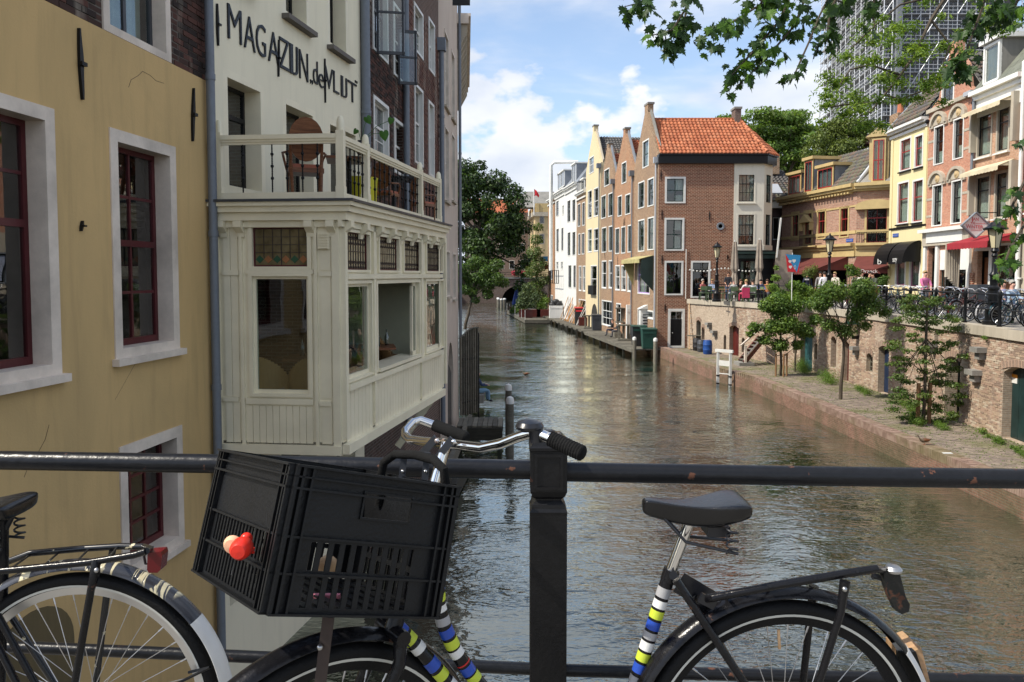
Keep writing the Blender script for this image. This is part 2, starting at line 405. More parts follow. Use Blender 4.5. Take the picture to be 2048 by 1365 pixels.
class Facade:
 """wall frame: x along the wall (seen left to right), y into the building, z up (world height)"""
 def __init__(s,root,p0,p1):
  s.root=root;p0=Vector((p0[0],p0[1],0));p1=Vector((p1[0],p1[1],0))
  s.ex=(p1-p0).normalized();s.L=(p1-p0).length
  s.ey=Vector((-s.ex.y,s.ex.x,0));s.o=p0
  s.M=axes(p0,s.ex,s.ey,Vector((0,0,1)));s.holes=[]
 def px(s,u,v,y=0.0):
  q=s.o+s.ey*y
  p=onplane(u,v,q,s.ey)-s.o
  return p.dot(s.ex),p.z
 def w(s,x,y,z):return s.o+s.ex*x+s.ey*y+Vector((0,0,z))
 def put(s,name,mb,mats,parent=None,smooth=False):
  parent=parent or s.root
  me=mb.mesh(name,mats,smooth)
  bm=bmesh.new();bm.from_mesh(me);bmesh.ops.recalc_face_normals(bm,faces=bm.faces);bm.to_mesh(me);bm.free()
  if smooth:
   try:me.set_sharp_from_angle(angle=R(38))
   except Exception:pass
  o=bpy.data.objects.new(name,me);COL.objects.link(o);o.parent=parent
  o.matrix_basis=wmat(parent).inverted()@s.M;W[o.name]=s.M.copy();return o
 def inst(s,name,me,parent,M):return instw(name,me,parent or s.root,s.M@M)
 def wall(s,mats,outline,name='wall',thick=0.35,reveal=0.22,y0=0.0,holes=None,deep=None):
  hs=s.holes if holes is None else holes
  mb=MB();zs=sorted({round(p[1],5)for p in outline}|{round(z,5)for h_ in hs for z in h_[2:4]})
  zmin,zmax=min(p[1]for p in outline),max(p[1]for p in outline)
  zs=[z for z in zs if zmin-1e-4<=z<=zmax+1e-4]
  def span(z):
   xs=[]
   for i in range(len(outline)):
    (ax,az),(bx,bz)=outline[i],outline[(i+1)%len(outline)]
    if(az-z)*(bz-z)<0:xs.append(ax+(bx-ax)*(z-az)/(bz-az))
   return(min(xs),max(xs))if xs else(0,0)
  for za,zb in zip(zs,zs[1:]):
   if zb-za<1e-4:continue
   e=(zb-za)*1e-3;l0,r0=span(za+e);l1,r1=span(zb-e)
   cut=sorted((h_[0],h_[1])for h_ in hs if h_[2]<za+e and h_[3]>zb-e)
   cur=(l0,l1)
   for(ha,hb)in cut+[(None,None)]:
    nx=(r0,r1)if ha is None else(ha,ha)
    if nx[0]-cur[0]>1e-4 or nx[1]-cur[1]>1e-4:
     mb.add([(cur[0],y0,za),(nx[0],y0,za),(nx[1],y0,zb),(cur[1],y0,zb)],[(0,1,2,3)])
    if ha is not None:cur=(max(hb,cur[0]),max(hb,cur[1]))
  n=len(outline)
  for i in range(n):
   a=outline[i];b=outline[(i+1)%n]
   t=thick
   if deep and abs(a[0]-b[0])<1e-4 and(abs(a[0])<1e-3 or abs(a[0]-s.L)<1e-3):t=deep
   mb.add([(a[0],y0,a[1]),(b[0],y0,b[1]),(b[0],y0+t,b[1]),(a[0],y0+t,a[1])],[(0,1,2,3)])
  for a,b,c,d in hs:
   for(p,q)in(((a,c),(b,c)),((b,c),(b,d)),((b,d),(a,d)),((a,d),(a,c))):
    mb.add([(p[0],y0,p[1]),(q[0],y0,q[1]),(q[0],y0+reveal,q[1]),(p[0],y0+reveal,p[1])],[(0,1,2,3)])
  me=mb.mesh(name,mats)
  o=bpy.data.objects.new(name,me);COL.objects.link(o);o.parent=s.root
  o.matrix_basis=wmat(s.root).inverted()@s.M;W[o.name]=s.M.copy();return o
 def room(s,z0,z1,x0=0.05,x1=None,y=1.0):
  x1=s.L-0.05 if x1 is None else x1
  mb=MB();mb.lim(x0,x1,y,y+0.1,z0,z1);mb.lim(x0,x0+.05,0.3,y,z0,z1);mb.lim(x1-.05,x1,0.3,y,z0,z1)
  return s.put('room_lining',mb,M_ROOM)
 def win(s,x0,x1,z0,z1,fm=None,sm=None,fw=0.07,cols=2,rows=3,rec=0.05,proud=0.02,split=None,sw=0.045,bar=0.022,
   curtain=None,sill=None,hole=True,mid=None,glass=None,label=None,name='window',sillmat=None,top=None,lower_only=False,arch=False):
  fm=fm or M_WHITE;sm=sm or M_DGREEN;glass=glass or M_GLASS
  if hole:s.holes.append((x0,x1,z0,z1))
  yb=rec+0.07
  mb=MB()
  mb.lim(x0,x0+fw,-proud,yb,z0,z1);mb.lim(x1-fw,x1,-proud,yb,z0,z1)
  mb.lim(x0+fw,x1-fw,-proud,yb,z0,z0+fw*0.8);mb.lim(x0+fw,x1-fw,-proud,yb,z1-fw,z1)
  wo=s.put(name,mb,fm)
  if label:wo['label']=label
  a,b,c,d=x0+fw,x1-fw,z0+fw*0.8,z1-fw
  mb=MB();yy0,yy1=rec,rec+0.045
  rails=[c]+[c+(d-c)*f for f in(split or[])]+[d]
  mb.lim(a,a+sw,yy0,yy1,c,d);mb.lim(b-sw,b,yy0,yy1,c,d)
  mb.lim(a+sw,b-sw,yy0,yy1,c,c+sw*1.3);mb.lim(a+sw,b-sw,yy0,yy1,d-sw,d)
  for z in rails[1:-1]:mb.lim(a+sw,b-sw,yy0-0.012,yy1,z-sw*0.6,z+sw*0.6)
  cells=[]
  nseg=len(rails)-1
  for i in range(nseg):
   lo=rails[i]+(sw*1.3 if i==0 else sw*0.6);hi=rails[i+1]-(sw if i==nseg-1 else sw*0.6)
   cc=cols[min(i,len(cols)-1)]if isinstance(cols,(list,tuple))else cols
   rr=rows[min(i,len(rows)-1)]if isinstance(rows,(list,tuple))else rows
   xs=[a+sw+(b-a-2*sw)*k/cc for k in range(cc+1)];zs=[lo+(hi-lo)*k/rr for k in range(rr+1)]
   for x in xs[1:-1]:mb.lim(x-bar/2,x+bar/2,yy0+0.004,yy1-0.004,lo,hi)
   for z in zs[1:-1]:mb.lim(a+sw,b-sw,yy0+0.006,yy1-0.006,z-bar/2,z+bar/2)
   for p in range(cc):
    for q in range(rr):cells.append((xs[p],xs[p+1],zs[q],zs[q+1]))
  if mid:mb.lim((a+b)/2-mid/2,(a+b)/2+mid/2,yy0-0.01,yy1,c,d)
  s.put('sash',mb,sm,wo)
  gm=unit(glass)
  for(p,q,r_,t)in cells:
   s.inst('pane',gm,wo,bxm(((p+q)/2,(yy0+yy1)/2+rnd.uniform(-.002,.002),(r_+t)/2),(q-p,0.006,t-r_)))
  if curtain:
   for(f0,f1,g0,g1)in curtain:
    n=max(6,int((b-a)*(f1-f0)/0.05));xs=[a+(b-a)*(f0+(f1-f0)*k/n)for k in range(n+1)]
    mb=MB();vs=[]
    for k,x in enumerate(xs):
     yy=rec+0.16+0.02*math.sin(k*1.9)+rnd.uniform(-.006,.006)
     vs+=[(x,yy,c+(d-c)*g0),(x,yy,c+(d-c)*g1)]
    mb.add(vs,[(2*k,2*k+2,2*k+3,2*k+1)for k in range(n)])
    s.put('curtain',mb,M_CURTAIN,wo)
  if sill:
   mb=MB();mb.lim(x0-0.04,x1+0.04,-proud-sill,0.05,z0-0.07,z0);s.put('sill',mb,sillmat or M_STONE,wo)
  return wo
 def winpx(s,u0,v0,u1,v1,**k):
  """top-left and bottom-right photo pixels of the outer casing"""
  xa,zt=s.px(u0,v0);xb,zb=s.px(u1,v1)
  return s.win(xa,xb,zb,zt,**k)
 def box(s,name,x0,x1,y0,y1,z0,z1,mat,parent=None):
  return s.put(name,MB().lim(x0,x1,y0,y1,z0,z1),mat,parent)
def gable(x0,x1,z0,ze,zp,w=0.45,shoulder=0.0,cap=0.0):
 xm=(x0+x1)/2
 o=[(x0,z0),(x1,z0),(x1,ze),]
 if shoulder:o+=[(x1-shoulder,ze)]
 o+=[(xm+w/2,zp)]+([(xm+w/2,zp+cap),(xm-w/2,zp+cap)]if cap else[])+[(xm-w/2,zp)]
 if shoulder:o+=[(x0+shoulder,ze)]
 o+=[(x0,ze)]
 return o
def tile_mesh(mat,h=0.26):
 mb=MB();pr=[(-0.02,0.02),(0.14,0.10),(0.30,0.16),(0.46,0.10),(0.62,0.0),(0.82,-0.04),(1.02,0.02)]
 vs=[];n=len(pr)
 for(x,z)in pr:vs.append((x,-0.08,z*h*6+0.24))
 for(x,z)in pr:vs.append((x,1.0,z*h*6))
 for(x,z)in pr:vs.append((x,-0.08,z*h*6-0.15))
 fs=[(k,k+1,n+k+1,n+k)for k in range(n-1)]+[(2*n+k,2*n+k+1,k+1,k)for k in range(n-1)]
 mb.add(vs,fs);return mb.mesh('tile_'+mat.name,[mat],True)
def tilefield(parent,o,eu,ev,W_,H_,tw,tl,meshes,clip=None,limit=300,name='roof_tile',lift=0.03):
 """o = low corner; eu along the eave, ev up the slope; individual tiles up to the limit, the rest joined"""
 eu=Vector(eu).normalized();ev=Vector(ev).normalized();nz=eu.cross(ev).normalized()
 if nz.z<0:nz=-nz
 nu=max(1,int(round(W_/tw)));nv=max(1,int(round(H_/tl)));tw=W_/nu;tl=H_/nv
 k=0;rest=MB();base=nz*lift
 for j in range(nv):
  for i in range(nu):
   cu,cv=(i+0.5)*tw,(j+0.5)*tl
   if clip and not clip(cu,cv):continue
   p=Vector(o)+eu*(i*tw)+ev*(j*tl)+base+nz*rnd.uniform(-.006,.006)
   r=rnd.uniform(-.02,.02);e2=(ev+eu*r).normalized()
   Mx=axes(p,eu*tw,e2*tl,nz*tw)
   k+=1
   me=rnd.choice(meshes)
   if k<=limit:instw(name,me,parent,Mx)
   else:
    rest.add([Mx@v.co for v in me.vertices],[tuple(f.vertices)for f in me.polygons])
 if rest.f:
  ob=rest.build(name+'s',meshes[0].materials[0],parent,smooth=False,fix=False);ob['kind']='stuff'
def tm(name,c,**k):
 m=new_mat(name);g=G(m);p=g.geo();n=g.noise(p,3.0,6);n2=g.noise(p,30,3);oi=g.n('ShaderNodeObjectInfo')
 col=g.mixc(0.5,c,g.ramp(oi.outputs['Random'],[(0,sh(c,0.75)),(0.5,c),(1,sh(c,1.25))]))
 col=g.mixc(g.math('MULTIPLY',g.ramp(n,[(0.52,(0,0,0)),(0.75,(1,1,1))]),0.3),col,(0.10,0.085,0.06))
 g.bsdf(col,0.75,0,g.bump(n2,0.3,0.005),0.3);return m
T_RED=[tile_mesh(tm('red_tile_%s'%s,c))for s,c in(('bright',(0.42,0.135,0.06)),('deep',(0.36,0.11,0.05)),('pale',(0.46,0.165,0.08)))]
T_DARK=[tile_mesh(tm('dark_tile_%s'%s,c))for s,c in(('slate',(0.09,0.085,0.082)),('brown',(0.14,0.10,0.08)),('mossy',(0.12,0.115,0.08)))]
T_MIX=T_RED[1:2]+T_DARK[1:2]+T_RED[0:1]+T_DARK[0:1]
def brick_mesh(mat,bev=0.06):
 mb=MB();mb.box((0,0,0),(1,1,1));me=mb.mesh('brick_'+mat.name,[mat])
 return me
def pipe(name,label,pts,r,mat,parent=None,group=None,clips=0,mats=None):
 mb=MB();mb.tube(pts,r,12)
 pts=[Vector(p)for p in pts];L_=(pts[-1]-pts[0])
 for k in range(clips):
  p=pts[0]+L_*((k+0.5)/clips);d=L_.normalized()*0.035
  mb.tube([p-d,p+d],r*1.16,12)
 o=mb.build(name,mat,parent,True)
 if parent is None:tag(o,label,'drainpipe',group)
 return o
m=new_mat('canal_water');g=G(m)
p1=g.geo((1.0,1.9,1.0));a=g.noise(p1,2.0,2,0.5,0.6);b=g.noise(g.geo((1.0,2.0,1.0)),6.0,2,0.5,0.5);c_=g.noise(g.geo((1,1.5,1)),0.32,2,0.5)
h=g.math('ADD',g.math('MULTIPLY',a,0.62),g.math('MULTIPLY',b,0.24));
cal=g.ramp(c_,[(0.38,(0.25,)*3),(0.62,(1,1,1))]);h=g.math('MULTIPLY',h,cal)
bn=g.n('ShaderNodeBump');bn.inputs['Strength'].default_value=1.0;bn.inputs['Distance'].default_value=0.074;g.l(h,bn.inputs['Height'])
bs=g.bsdf((0.024,0.030,0.017),0.03,0,bn.outputs[0],0.5,IOR=1.33)
gl=g.n('ShaderNodeBsdfGlossy');gl.inputs['Roughness'].default_value=0.03;gl.inputs[0].default_value=(0.87,0.93,0.87,1);g.l(bn.outputs[0],gl.inputs['Normal'])
fr=g.n('ShaderNodeFresnel');fr.inputs[0].default_value=1.45;g.l(bn.outputs[0],fr.inputs['Normal'])
mx=g.n('ShaderNodeMixShader');g.l(g.math('ADD',g.math('MULTIPLY',fr.outputs[0],1.6),0.08,True),mx.inputs[0]);g.l(bs.outputs[0],mx.inputs[1]);g.l(gl.outputs[0],mx.inputs[2]);g.l(mx.outputs[0],g.out.inputs[0])
M_WATER=m
tag(MB().quad((-40,-14,0),(30,-14,0),(30,330,0),(-40,330,0)).build('water',M_WATER),kind='structure')
M_SOIL=plaster('ground_soil',(0.14,0.12,0.09),(0.08,0.09,0.05),0.6)
tag(MB().quad((-900,-300,-1.2),(900,-300,-1.2),(900,1500,-1.2),(-900,1500,-1.2)).build('ground',M_SOIL),kind='structure')
QUAY=[(11.6,6.0),(11.5,17.0),(11.45,24.0),(11.42,32.0),(11.35,36.2),(10.5,39.8),(9.9,50.3),(9.75,51.2)]
WALLP=[(13.6,6.0),(14.35,15.5),(14.5,20.0),(15.25,31.0),(15.15,38.0),(13.7,45.0),(11.7,51.2)]
WZ=0.62;SZ=3.9
def lerp_poly(P,y):
 for a,b in zip(P,P[1:]):
  if a[1]<=y<=b[1]:t=(y-a[1])/(b[1]-a[1]);return a[0]+(b[0]-a[0])*t
 return P[0][0]if y<P[0][1]else P[-1][0]
M_PAVE_BED=plaster('paving_bed',(0.20,0.17,0.13),(0.13,0.14,0.07),0.7)
def pavem(name,cols,moss=0.5):
 m=new_mat(name);g=G(m);p=g.geo();n=g.noise(p,0.8,6,0.6);n2=g.noise(p,11,3);n3=g.noise(p,4.3,2,0.4)
 col=g.ramp(n3,[(0.35,cols[0]),(0.5,cols[1]),(0.65,cols[2])])
 col=g.mixc(g.math('MULTIPLY',g.ramp(n,[(0.45,(0,0,0)),(0.62,(1,1,1))]),moss),col,(0.13,0.14,0.045))
 g.bsdf(col,0.9,0,g.bump(n2,0.5,0.006),0.2);return m
M_PAVE=pavem('clinker_paving',((0.19,0.155,0.13),(0.235,0.19,0.155),(0.28,0.23,0.18)),0.6)
M_KERB=pavem('quay_brick',((0.20,0.135,0.105),(0.26,0.175,0.14),(0.31,0.225,0.18)),0.45)
M_KERBDARK=brickm('wet_quay_brick',((0.20,0.10,0.075),(0.28,0.15,0.11)),(0.2,0.17,0.13),soil=(0.07,0.08,0.04),soilamt=0.8)
mb=MB()
for(a,b),(c,d)in zip(zip(QUAY,QUAY[1:]),zip(WALLP,WALLP[1:])):
 pass
ys=[6,17,24,32,36.2,39.8,50.3,51.2]
for y0,y1 in zip(ys,ys[1:]):
 mb.quad((lerp_poly(QUAY,y0),y0,WZ-0.03),(lerp_poly(WALLP,y0)+.3,y0,WZ-0.03),(lerp_poly(WALLP,y1)+.3,y1,WZ-0.03),(lerp_poly(QUAY,y1),y1,WZ-0.03))
wharf=tag(mb.build('wharf_pavement',M_PAVE_BED),kind='structure')
bm1=unit(M_PAVE);rest=MB();cells=[]
y=14.2
while y<51.0:
 x=lerp_poly(QUAY,y)+0.42+(0.1 if int(y/0.105)%2 else 0.0)
 st=0.21 if y<34 else 0.42
 while x<lerp_poly(WALLP,y)-0.1:
  cells.append((x,y,st));x+=st
 y+=0.105 if y<34 else 0.21
cells.sort(key=lambda c:c[0]**2+c[1]**2)
def inview(x,y,z,m=60):
 d=Vector((x,y,z-CZ));dep=d.y*cP-d.z*sP
 if dep<.3:return False
 u=1024+FPX*d.x/dep;v=CY-FPX*(d.z*cP+d.y*sP)/dep
 return-m<u<2048+m and-m<v<1365+m
n=0
for(x,y,st)in cells:
 dz=rnd.uniform(-.006,.006);hh=0.105 if st<.3 else .21
 if not inview(x,y,WZ):continue
 if n<300:
  inst('paving_brick',bm1,wharf,Matrix.Translation((x+st/2,y+hh/2,WZ-0.028+dz))@Matrix.Rotation(rnd.uniform(-.02,.02),4,'Z')@Matrix.Diagonal((st-0.012,hh-0.012,0.06,1)))
  n+=1
 else:rest.box((x+st/2,y+hh/2,WZ-0.028+dz),(st-0.014,hh-0.014,0.06))
pv=rest.build('paving_bricks',M_PAVE,wharf,fix=False);pv['kind']='stuff'
mb=MB()
for y0,y1 in zip(ys,ys[1:]):
 a,b=lerp_poly(QUAY,y0),lerp_poly(QUAY,y1)
 mb.quad((a,y0,-0.9),(b,y1,-0.9),(b,y1,WZ-0.03),(a,y0,WZ-0.03))
quay=tag(mb.build('quay_edge',M_KERBDARK),kind='structure')
km=unit(M_KERB);rest=MB();n=0;y=13.6
while y<51.1:
 x=lerp_poly(QUAY,y);st=0.085 if y<30 else 0.17
 for row in range(2):
  xx=x+0.10+row*0.215
  if row==1 and y>34:continue
  Mx=Matrix.Translation((xx+(0 if y<34 else .11),y,WZ-0.01+rnd.uniform(-.006,.006)))@Matrix.Rotation(rnd.uniform(-.03,.03),4,'Z')@Matrix.Diagonal((0.208 if y<34 else .42,st-0.010,0.24,1))
  if inview(xx,y,WZ):
   if n<300:inst('coping_brick',km,quay,Mx);n+=1
   else:rest.add([Mx@Vector(v.co)for v in km.vertices],[tuple(f.vertices)for f in km.polygons])
 y+=st
o=rest.build('coping_bricks',M_KERB,quay,fix=False);o['kind']='stuff'
M_STREET=pavem('street_paving',((0.20,0.19,0.18),(0.25,0.24,0.22),(0.30,0.28,0.25)),0.1)
mb=MB();wy=[6,15.5,20,31,38,45,51.2]
for y0,y1 in zip(wy,wy[1:]):
 mb.quad((lerp_poly(WALLP,y0),y0,SZ),(60,y0,SZ),(60,y1,SZ),(lerp_poly(WALLP,y1),y1,SZ))
mb.quad((16.8,51.2,SZ),(60,51.2,SZ),(60,75,SZ),(16.8,75,SZ))
tag(mb.build('street',M_STREET),kind='structure')
mb=MB();mb.lim(-3.9,20,-12,2.35,3.2,4.063);tag(mb.build('bridge_deck',M_STREET),kind='structure')
mb=MB();mb.lim(60,700,0,500,3.0,3.88);mb.lim(17,60,75.004,500,3.0,3.88);mb.lim(-300,-12,-200,500,3.0,3.88);mb.lim(-90,90,170,700,3.0,3.87)
tag(mb.build('town_ground',M_STREET),kind='structure')
M_WALLB=brickm('cellar_wall_brick',((0.36,0.27,0.20),(0.46,0.37,0.28)),(0.42,0.37,0.30),0.21,0.066,0.012,soil=(0.22,0.16,0.12),soilamt=0.45)
def bm_var(nm,c):
 m=new_mat(nm);g=G(m);p=g.geo();n=g.noise(p,0.5,7,0.62,0.4);n2=g.noise(p,22,3);n3=g.noise(g.geo((3,3,.5)),1.0,5)
 col=g.mixc(g.math('MULTIPLY',g.ramp(n,[(0.45,(0,0,0)),(0.7,(1,1,1))]),0.5),c,sh(c,0.5))
 col=g.mixc(g.math('MULTIPLY',g.ramp(n3,[(0.55,(0,0,0)),(0.75,(1,1,1))]),0.6),col,(0.52,0.46,0.38))
 g.bsdf(col,0.9,0,g.bump(n2,0.5,0.006),0.2);return m
BM=[bm_var('cellar_brick_%s'%s,c)for s,c in(('tan',(0.40,0.30,0.22)),('pink',(0.38,0.265,0.20)),('dark',(0.28,0.205,0.16)),('pale',(0.48,0.40,0.31)))]
cw=thing('cellar_wall','long curved brick wall with cellar doors between the wharf and the street above','wall',(15,30,WZ))
HB=SZ-0.30
class Seg:pass
SEGS=[]
for k in range(len(WALLP)-2,-1,-1):
 pa,pb=WALLP[k+1],WALLP[k]
 F=Facade(cw,pa,pb);SEGS.append(F)
def seg_at(u,v):
 for F in SEGS:
  x,z=F.px(u,v)
  p=F.w(x,0,0)
  if-1e-3<=x<=F.L+1e-3 and p.y>1:return F
 return SEGS[0]
def archdoor(u0,vt,u1,vb,mat,label,kind='door',open_=0.0,z0=None,rise=0.18,inset=0.28,planks=5,fr=None):
 F=seg_at((u0+u1)/2,(vt+vb)/2)
 xa,_=F.px(u0,vb);xb,zb=F.px(u1,vb);_,zt=F.px((u0+u1)/2,vt)
 if z0 is not None:zb=z0
 F.holes.append((xa,xb,zb,zt))
 mb=MB();n=8;hw=(xb-xa)/2;xm=(xa+xb)/2
 for sgn in(-1,1):
  for i in range(n):
   x1=xm+sgn*hw*(i/n);x2=xm+sgn*hw*((i+1)/n)
   za,zb2=zt-rise*(i/n)**2,zt-rise*((i+1)/n)**2
   mb.add([(x1,0.002,za),(x2,0.002,zb2),(x2,0.002,zt),(x1,0.002,zt),(x1,0.25,za),(x2,0.25,zb2)],[(0,1,2,3),(0,4,5,1)])
 F.put('arch_spandrel',mb,M_WALLB)
 d=None
 if kind=='door':
  if open_:
   c,s_=math.cos(open_),math.sin(open_);l=xb-xa-0.04
   hx=xb-0.02
   pts=[(hx,inset,zb),(hx-l*c*.75,inset+l*s_*0.5,zb),(hx-l*c*.75,inset+l*s_*0.5+.05,zb),(hx,inset+.05,zb)]
   d=F.put('door',MB().prism(pts,(0,0,zt-rise*0.7-zb)),mat)
   F.put('dark_opening',MB().lim(xa,xb,1.4,1.5,zb,zt),M_ROOM)
  else:
   d=F.put('door',MB().lim(xa,xb,inset,inset+0.06,zb,zt),mat)
   for k in range(planks):
    a=xa+(xb-xa)*k/planks;b_=xa+(xb-xa)*(k+1)/planks
    F.put('plank',MB().lim(a+.006,b_-.006,inset-0.018,inset,zb+.03,zt),mat,d)
   F.put('handle',MB().tube([(xb-.14,inset-.06,(zb+zt)/2-.05),(xb-.14,inset-.06,(zb+zt)/2+.08)],.012,6),M_STEEL,d)
  if label:d['label']=label
 else:
  F.put('dark_opening',MB().lim(xa,xb,inset+.3,inset+0.36,zb,zt),M_ROOM)
  if fr is not None:
   mb=MB();mb.lim(xa,xa+.05,inset,inset+.05,zb,zt);mb.lim(xb-.05,xb,inset,inset+.05,zb,zt);mb.lim(xa,xb,inset,inset+.05,zb,zb+.05)
   for k in range(1,4):mb.lim(xa,xb,inset+.01,inset+.03,zb+(zt-zb)*k/4-.012,zb+(zt-zb)*k/4+.012)
   F.put('window_grille',mb,fr)
 return F,xa,xb,zb,zt
M_BLUEDOOR=paint('blue_door_paint',(0.045,0.13,0.22),0.45,0.25)
M_TEALDOOR=paint('teal_door_paint',(0.03,0.10,0.11),0.5,0.3)
M_GREENDOOR=paint('dark_green_door',(0.012,0.035,0.035),0.3,0.4)
M_NAVY=paint('navy_door',(0.015,0.03,0.07),0.4,0.3)
M_MAROON=paint('maroon_door',(0.10,0.018,0.014),0.4,0.3)
for a in((1392,640,1401,700,M_DGREEN,'narrow dark slate door at the far end of the wall','door',0,WZ),
  (1458,651,1477,722,M_MAROON,'maroon door with a diamond light in a deep arch','door',0,WZ),
  (1600,662,1624,738,M_TEALDOOR,'faded teal double door','door',0,WZ),
  (1661,672,1672,726,M_MAROON,'narrow dark red window shutter','door',0,WZ+.5),
  (1683,680,1697,762,M_MAROON,'narrow brown door in a deep arch','door',0,WZ),
  (1755,691,1777,790,M_NAVY,'navy door deep in a shaded arch','door',0,WZ),
  (1888,712,1918,826,M_BLUEDOOR,'bright blue door standing ajar','door',0.7,WZ),
  (2001,734,2075,925,M_GREENDOOR,'large dark green arched door with an orange and white notice','door',0,WZ)):
 F,xa,xb,zb,zt=archdoor(a[0],a[1],a[2],a[3],a[4],a[5],a[6],a[7],a[8],rise=0.16 if a[0]<2000 else 0.25)
 if a[0]>2000:
  mb=MB();px0,pz0=F.px(2024,748,.25);px1,pz1=F.px(2034,768,.25)
  mb.lim(px0,px1,0.245,0.26,pz1+.16,pz0);F.put('notice',mb,paint('orange_notice',(0.75,0.30,0.03),0.5,0.05))
  mb=MB();mb.lim(px0,px1,0.245,0.26,pz1,pz1+.158);F.put('notice',mb,M_WHITE)
for a in((1403,654,1409,680),(1447,670,1452,702),(1483,676,1489,706),(1628,687,1634,720),(1732,706,1745,746),(1790,719,1800,758),(1586,676,1594,708),(1868,660,1876,704)):
 archdoor(*a,None,None,'niche',rise=0.08,inset=0.15,fr=M_GREYWOOD if a[0]>1700 else None)
nb=0;rests=[MB()for _ in BM];BMm=[unit(m_)for m_ in BM]
allb=[]
for F in SEGS:
 F.wall(M_WALLB,[(0,-0.2),(F.L,-0.2),(F.L,HB),(0,HB)],thick=0.5,reveal=0.42)
 z=WZ;row=0
 ymin=min(F.w(0,0,0).y,F.w(F.L,0,0).y)
 if ymin<15:zlim=HB
 while z<HB-0.03:
  x=-0.105*(row%2)
  while x<F.L:
   x0,x1=max(x,0),min(x+0.21,F.L);zz0,zz1=z,z+0.066
   hit=any(x1>a-.01 and x0<b+.01 and zz1>c-.01 and zz0<d+.01 for a,b,c,d in F.holes)
   if x1-x0>0.06 and not hit:
    p=F.w((x0+x1)/2,0,z)
    if inview(p.x,p.y,p.z,30)and p.y<46:allb.append((p.length,F,x0,x1,zz0,zz1))
   x+=0.21
  z+=0.066;row+=1
allb.sort(key=lambda t:t[0])
for(d_,F,x0,x1,z0,z1)in allb:
 pr=max(0.001,rnd.gauss(0.009,0.006));mi=rnd.choice((0,0,1,1,2,3))
 c=((x0+x1)/2,-pr/2,(z0+z1)/2);dd=(x1-x0-0.012,pr,z1-z0-0.011)
 if nb<300:F.inst('brick',BMm[mi],None,bxm(c,dd));nb+=1
 else:rests[mi].add([F.M@(Vector((sx*dd[0]/2,sy*dd[1]/2,sz*dd[2]/2))+Vector(c))for sz in(-1,1)for sy in(-1,1)for sx in(-1,1)],[(0,2,3,1),(4,5,7,6),(0,1,5,4),(0,4,6,2),(1,3,7,5)])
for mbx,m_ in zip(rests,BM):
 o=mbx.build('brickwork',m_,cw,fix=False);o['kind']='stuff'
cop=unit(M_STONE)
for F in SEGS:
 x=0
 while x<F.L-0.05:
  l=min(rnd.uniform(0.75,1.2),F.L-x)
  F.inst('coping_stone',cop,None,bxm((x+l/2,0.14,SZ-0.15+rnd.uniform(-.008,.008)),(l-0.012,0.46+rnd.uniform(-.02,.02),0.30)))
  x+=l
 for(a,b,c,d)in F.holes:
  w_=b-a
  if w_<0.35 or w_>4:continue
  k=max(4,int(w_/0.075));
  for i in range(k+1):
   t=-1+2*i/k;xx=(a+b)/2+t*w_/2*1.05;zz=d+0.09-0.14*t*t
   Mx=Matrix.Translation((xx,-0.012,zz))@Matrix.Rotation(t*0.35,4,'Y')@Matrix.Diagonal((w_/k*0.82,0.03,0.21,1))
   F.inst('arch_brick',BMm[(i)%2+1],None,Mx)
C1=Vector((-3.71,9.54,0));dirY=Vector((0.107,1,0)).normalized()
P0=C1-dirY*6.6
yh=thing('ochre_house','ochre plastered house with burgundy window sashes and dark brick above','house',(P0.x,P0.y,0))
F=Facade(yh,P0,C1)
ZB=F.px(400,156)[1]
k=dict(fm=M_OLDWHITE,sm=M_BURG,fw=0.12,rec=0.17,proud=0.015,sw=0.055,bar=0.03)
xa,zt=F.px(217,256);xb,zb=F.px(358,700)
_,zt2=F.px(350,292)
z1t=zt2+0.0;
w2=F.win(xa,xb,zb+.02,F.px(217,258)[1]*0.5+zt2*0.5,cols=[2,2],rows=[2,2],split=[0.52],sill=0.06,sillmat=M_OLDWHITE,curtain=None,label='burgundy sash window in a chipped white surround',**k)
xa,zt=F.px(-60,196);xb,zb=F.px(122,752)
_,zt=F.px(100,217)
w1=F.win(xa-.25,xb,zb+.02,zt,cols=[1,1],rows=[1,2],split=[0.58],sill=0.06,sillmat=M_OLDWHITE,label='large burgundy sash window at the edge of the picture',**k)
xa,_=F.px(238,930);xb,zt=F.px(362,850);_,zb=F.px(362,1085)
w3=F.win(xa,xb,zb,zt,cols=3,rows=4,split=None,sill=0.05,sillmat=M_OLDWHITE,label='lower burgundy window with twelve small panes',**k)
x0,z0=F.px(0,1365);x1,z1=F.px(140,1365)
ax=F.px(60,1225);cx_,cz_=ax[0],ax[1]
arch=[]
xr=F.px(148,1330)[0]-cx_
F.wall(M_OCHRE,[(0,-1),(F.L,-1),(F.L,ZB),(0,ZB)],thick=0.06,reveal=0.30,y0=0.0)
mb=MB();pts=[(cx_-xr,0.012,-1)]+[(cx_+xr*math.cos(a),-0.012,cz_-xr*0.85+xr*0.85*math.sin(a))for a in np.linspace(math.pi,0,17)]+[(cx_+xr,-0.012,-1)]
pts[0]=(cx_-xr,-0.012,-1)
mb.prism(pts,(0,0.008,0));F.put('blind_arch',mb,plaster('dark_plaster',(0.16,0.12,0.06),(0.10,0.085,0.05),0.6))  # flat arch panel in a darker plaster colour than the wall
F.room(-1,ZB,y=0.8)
F2=Facade(yh,P0+F.ey*0.035,C1+F.ey*0.035)
xa,_=F2.px(203,20);xb,zb=F2.px(340,128)
ZT=12.5
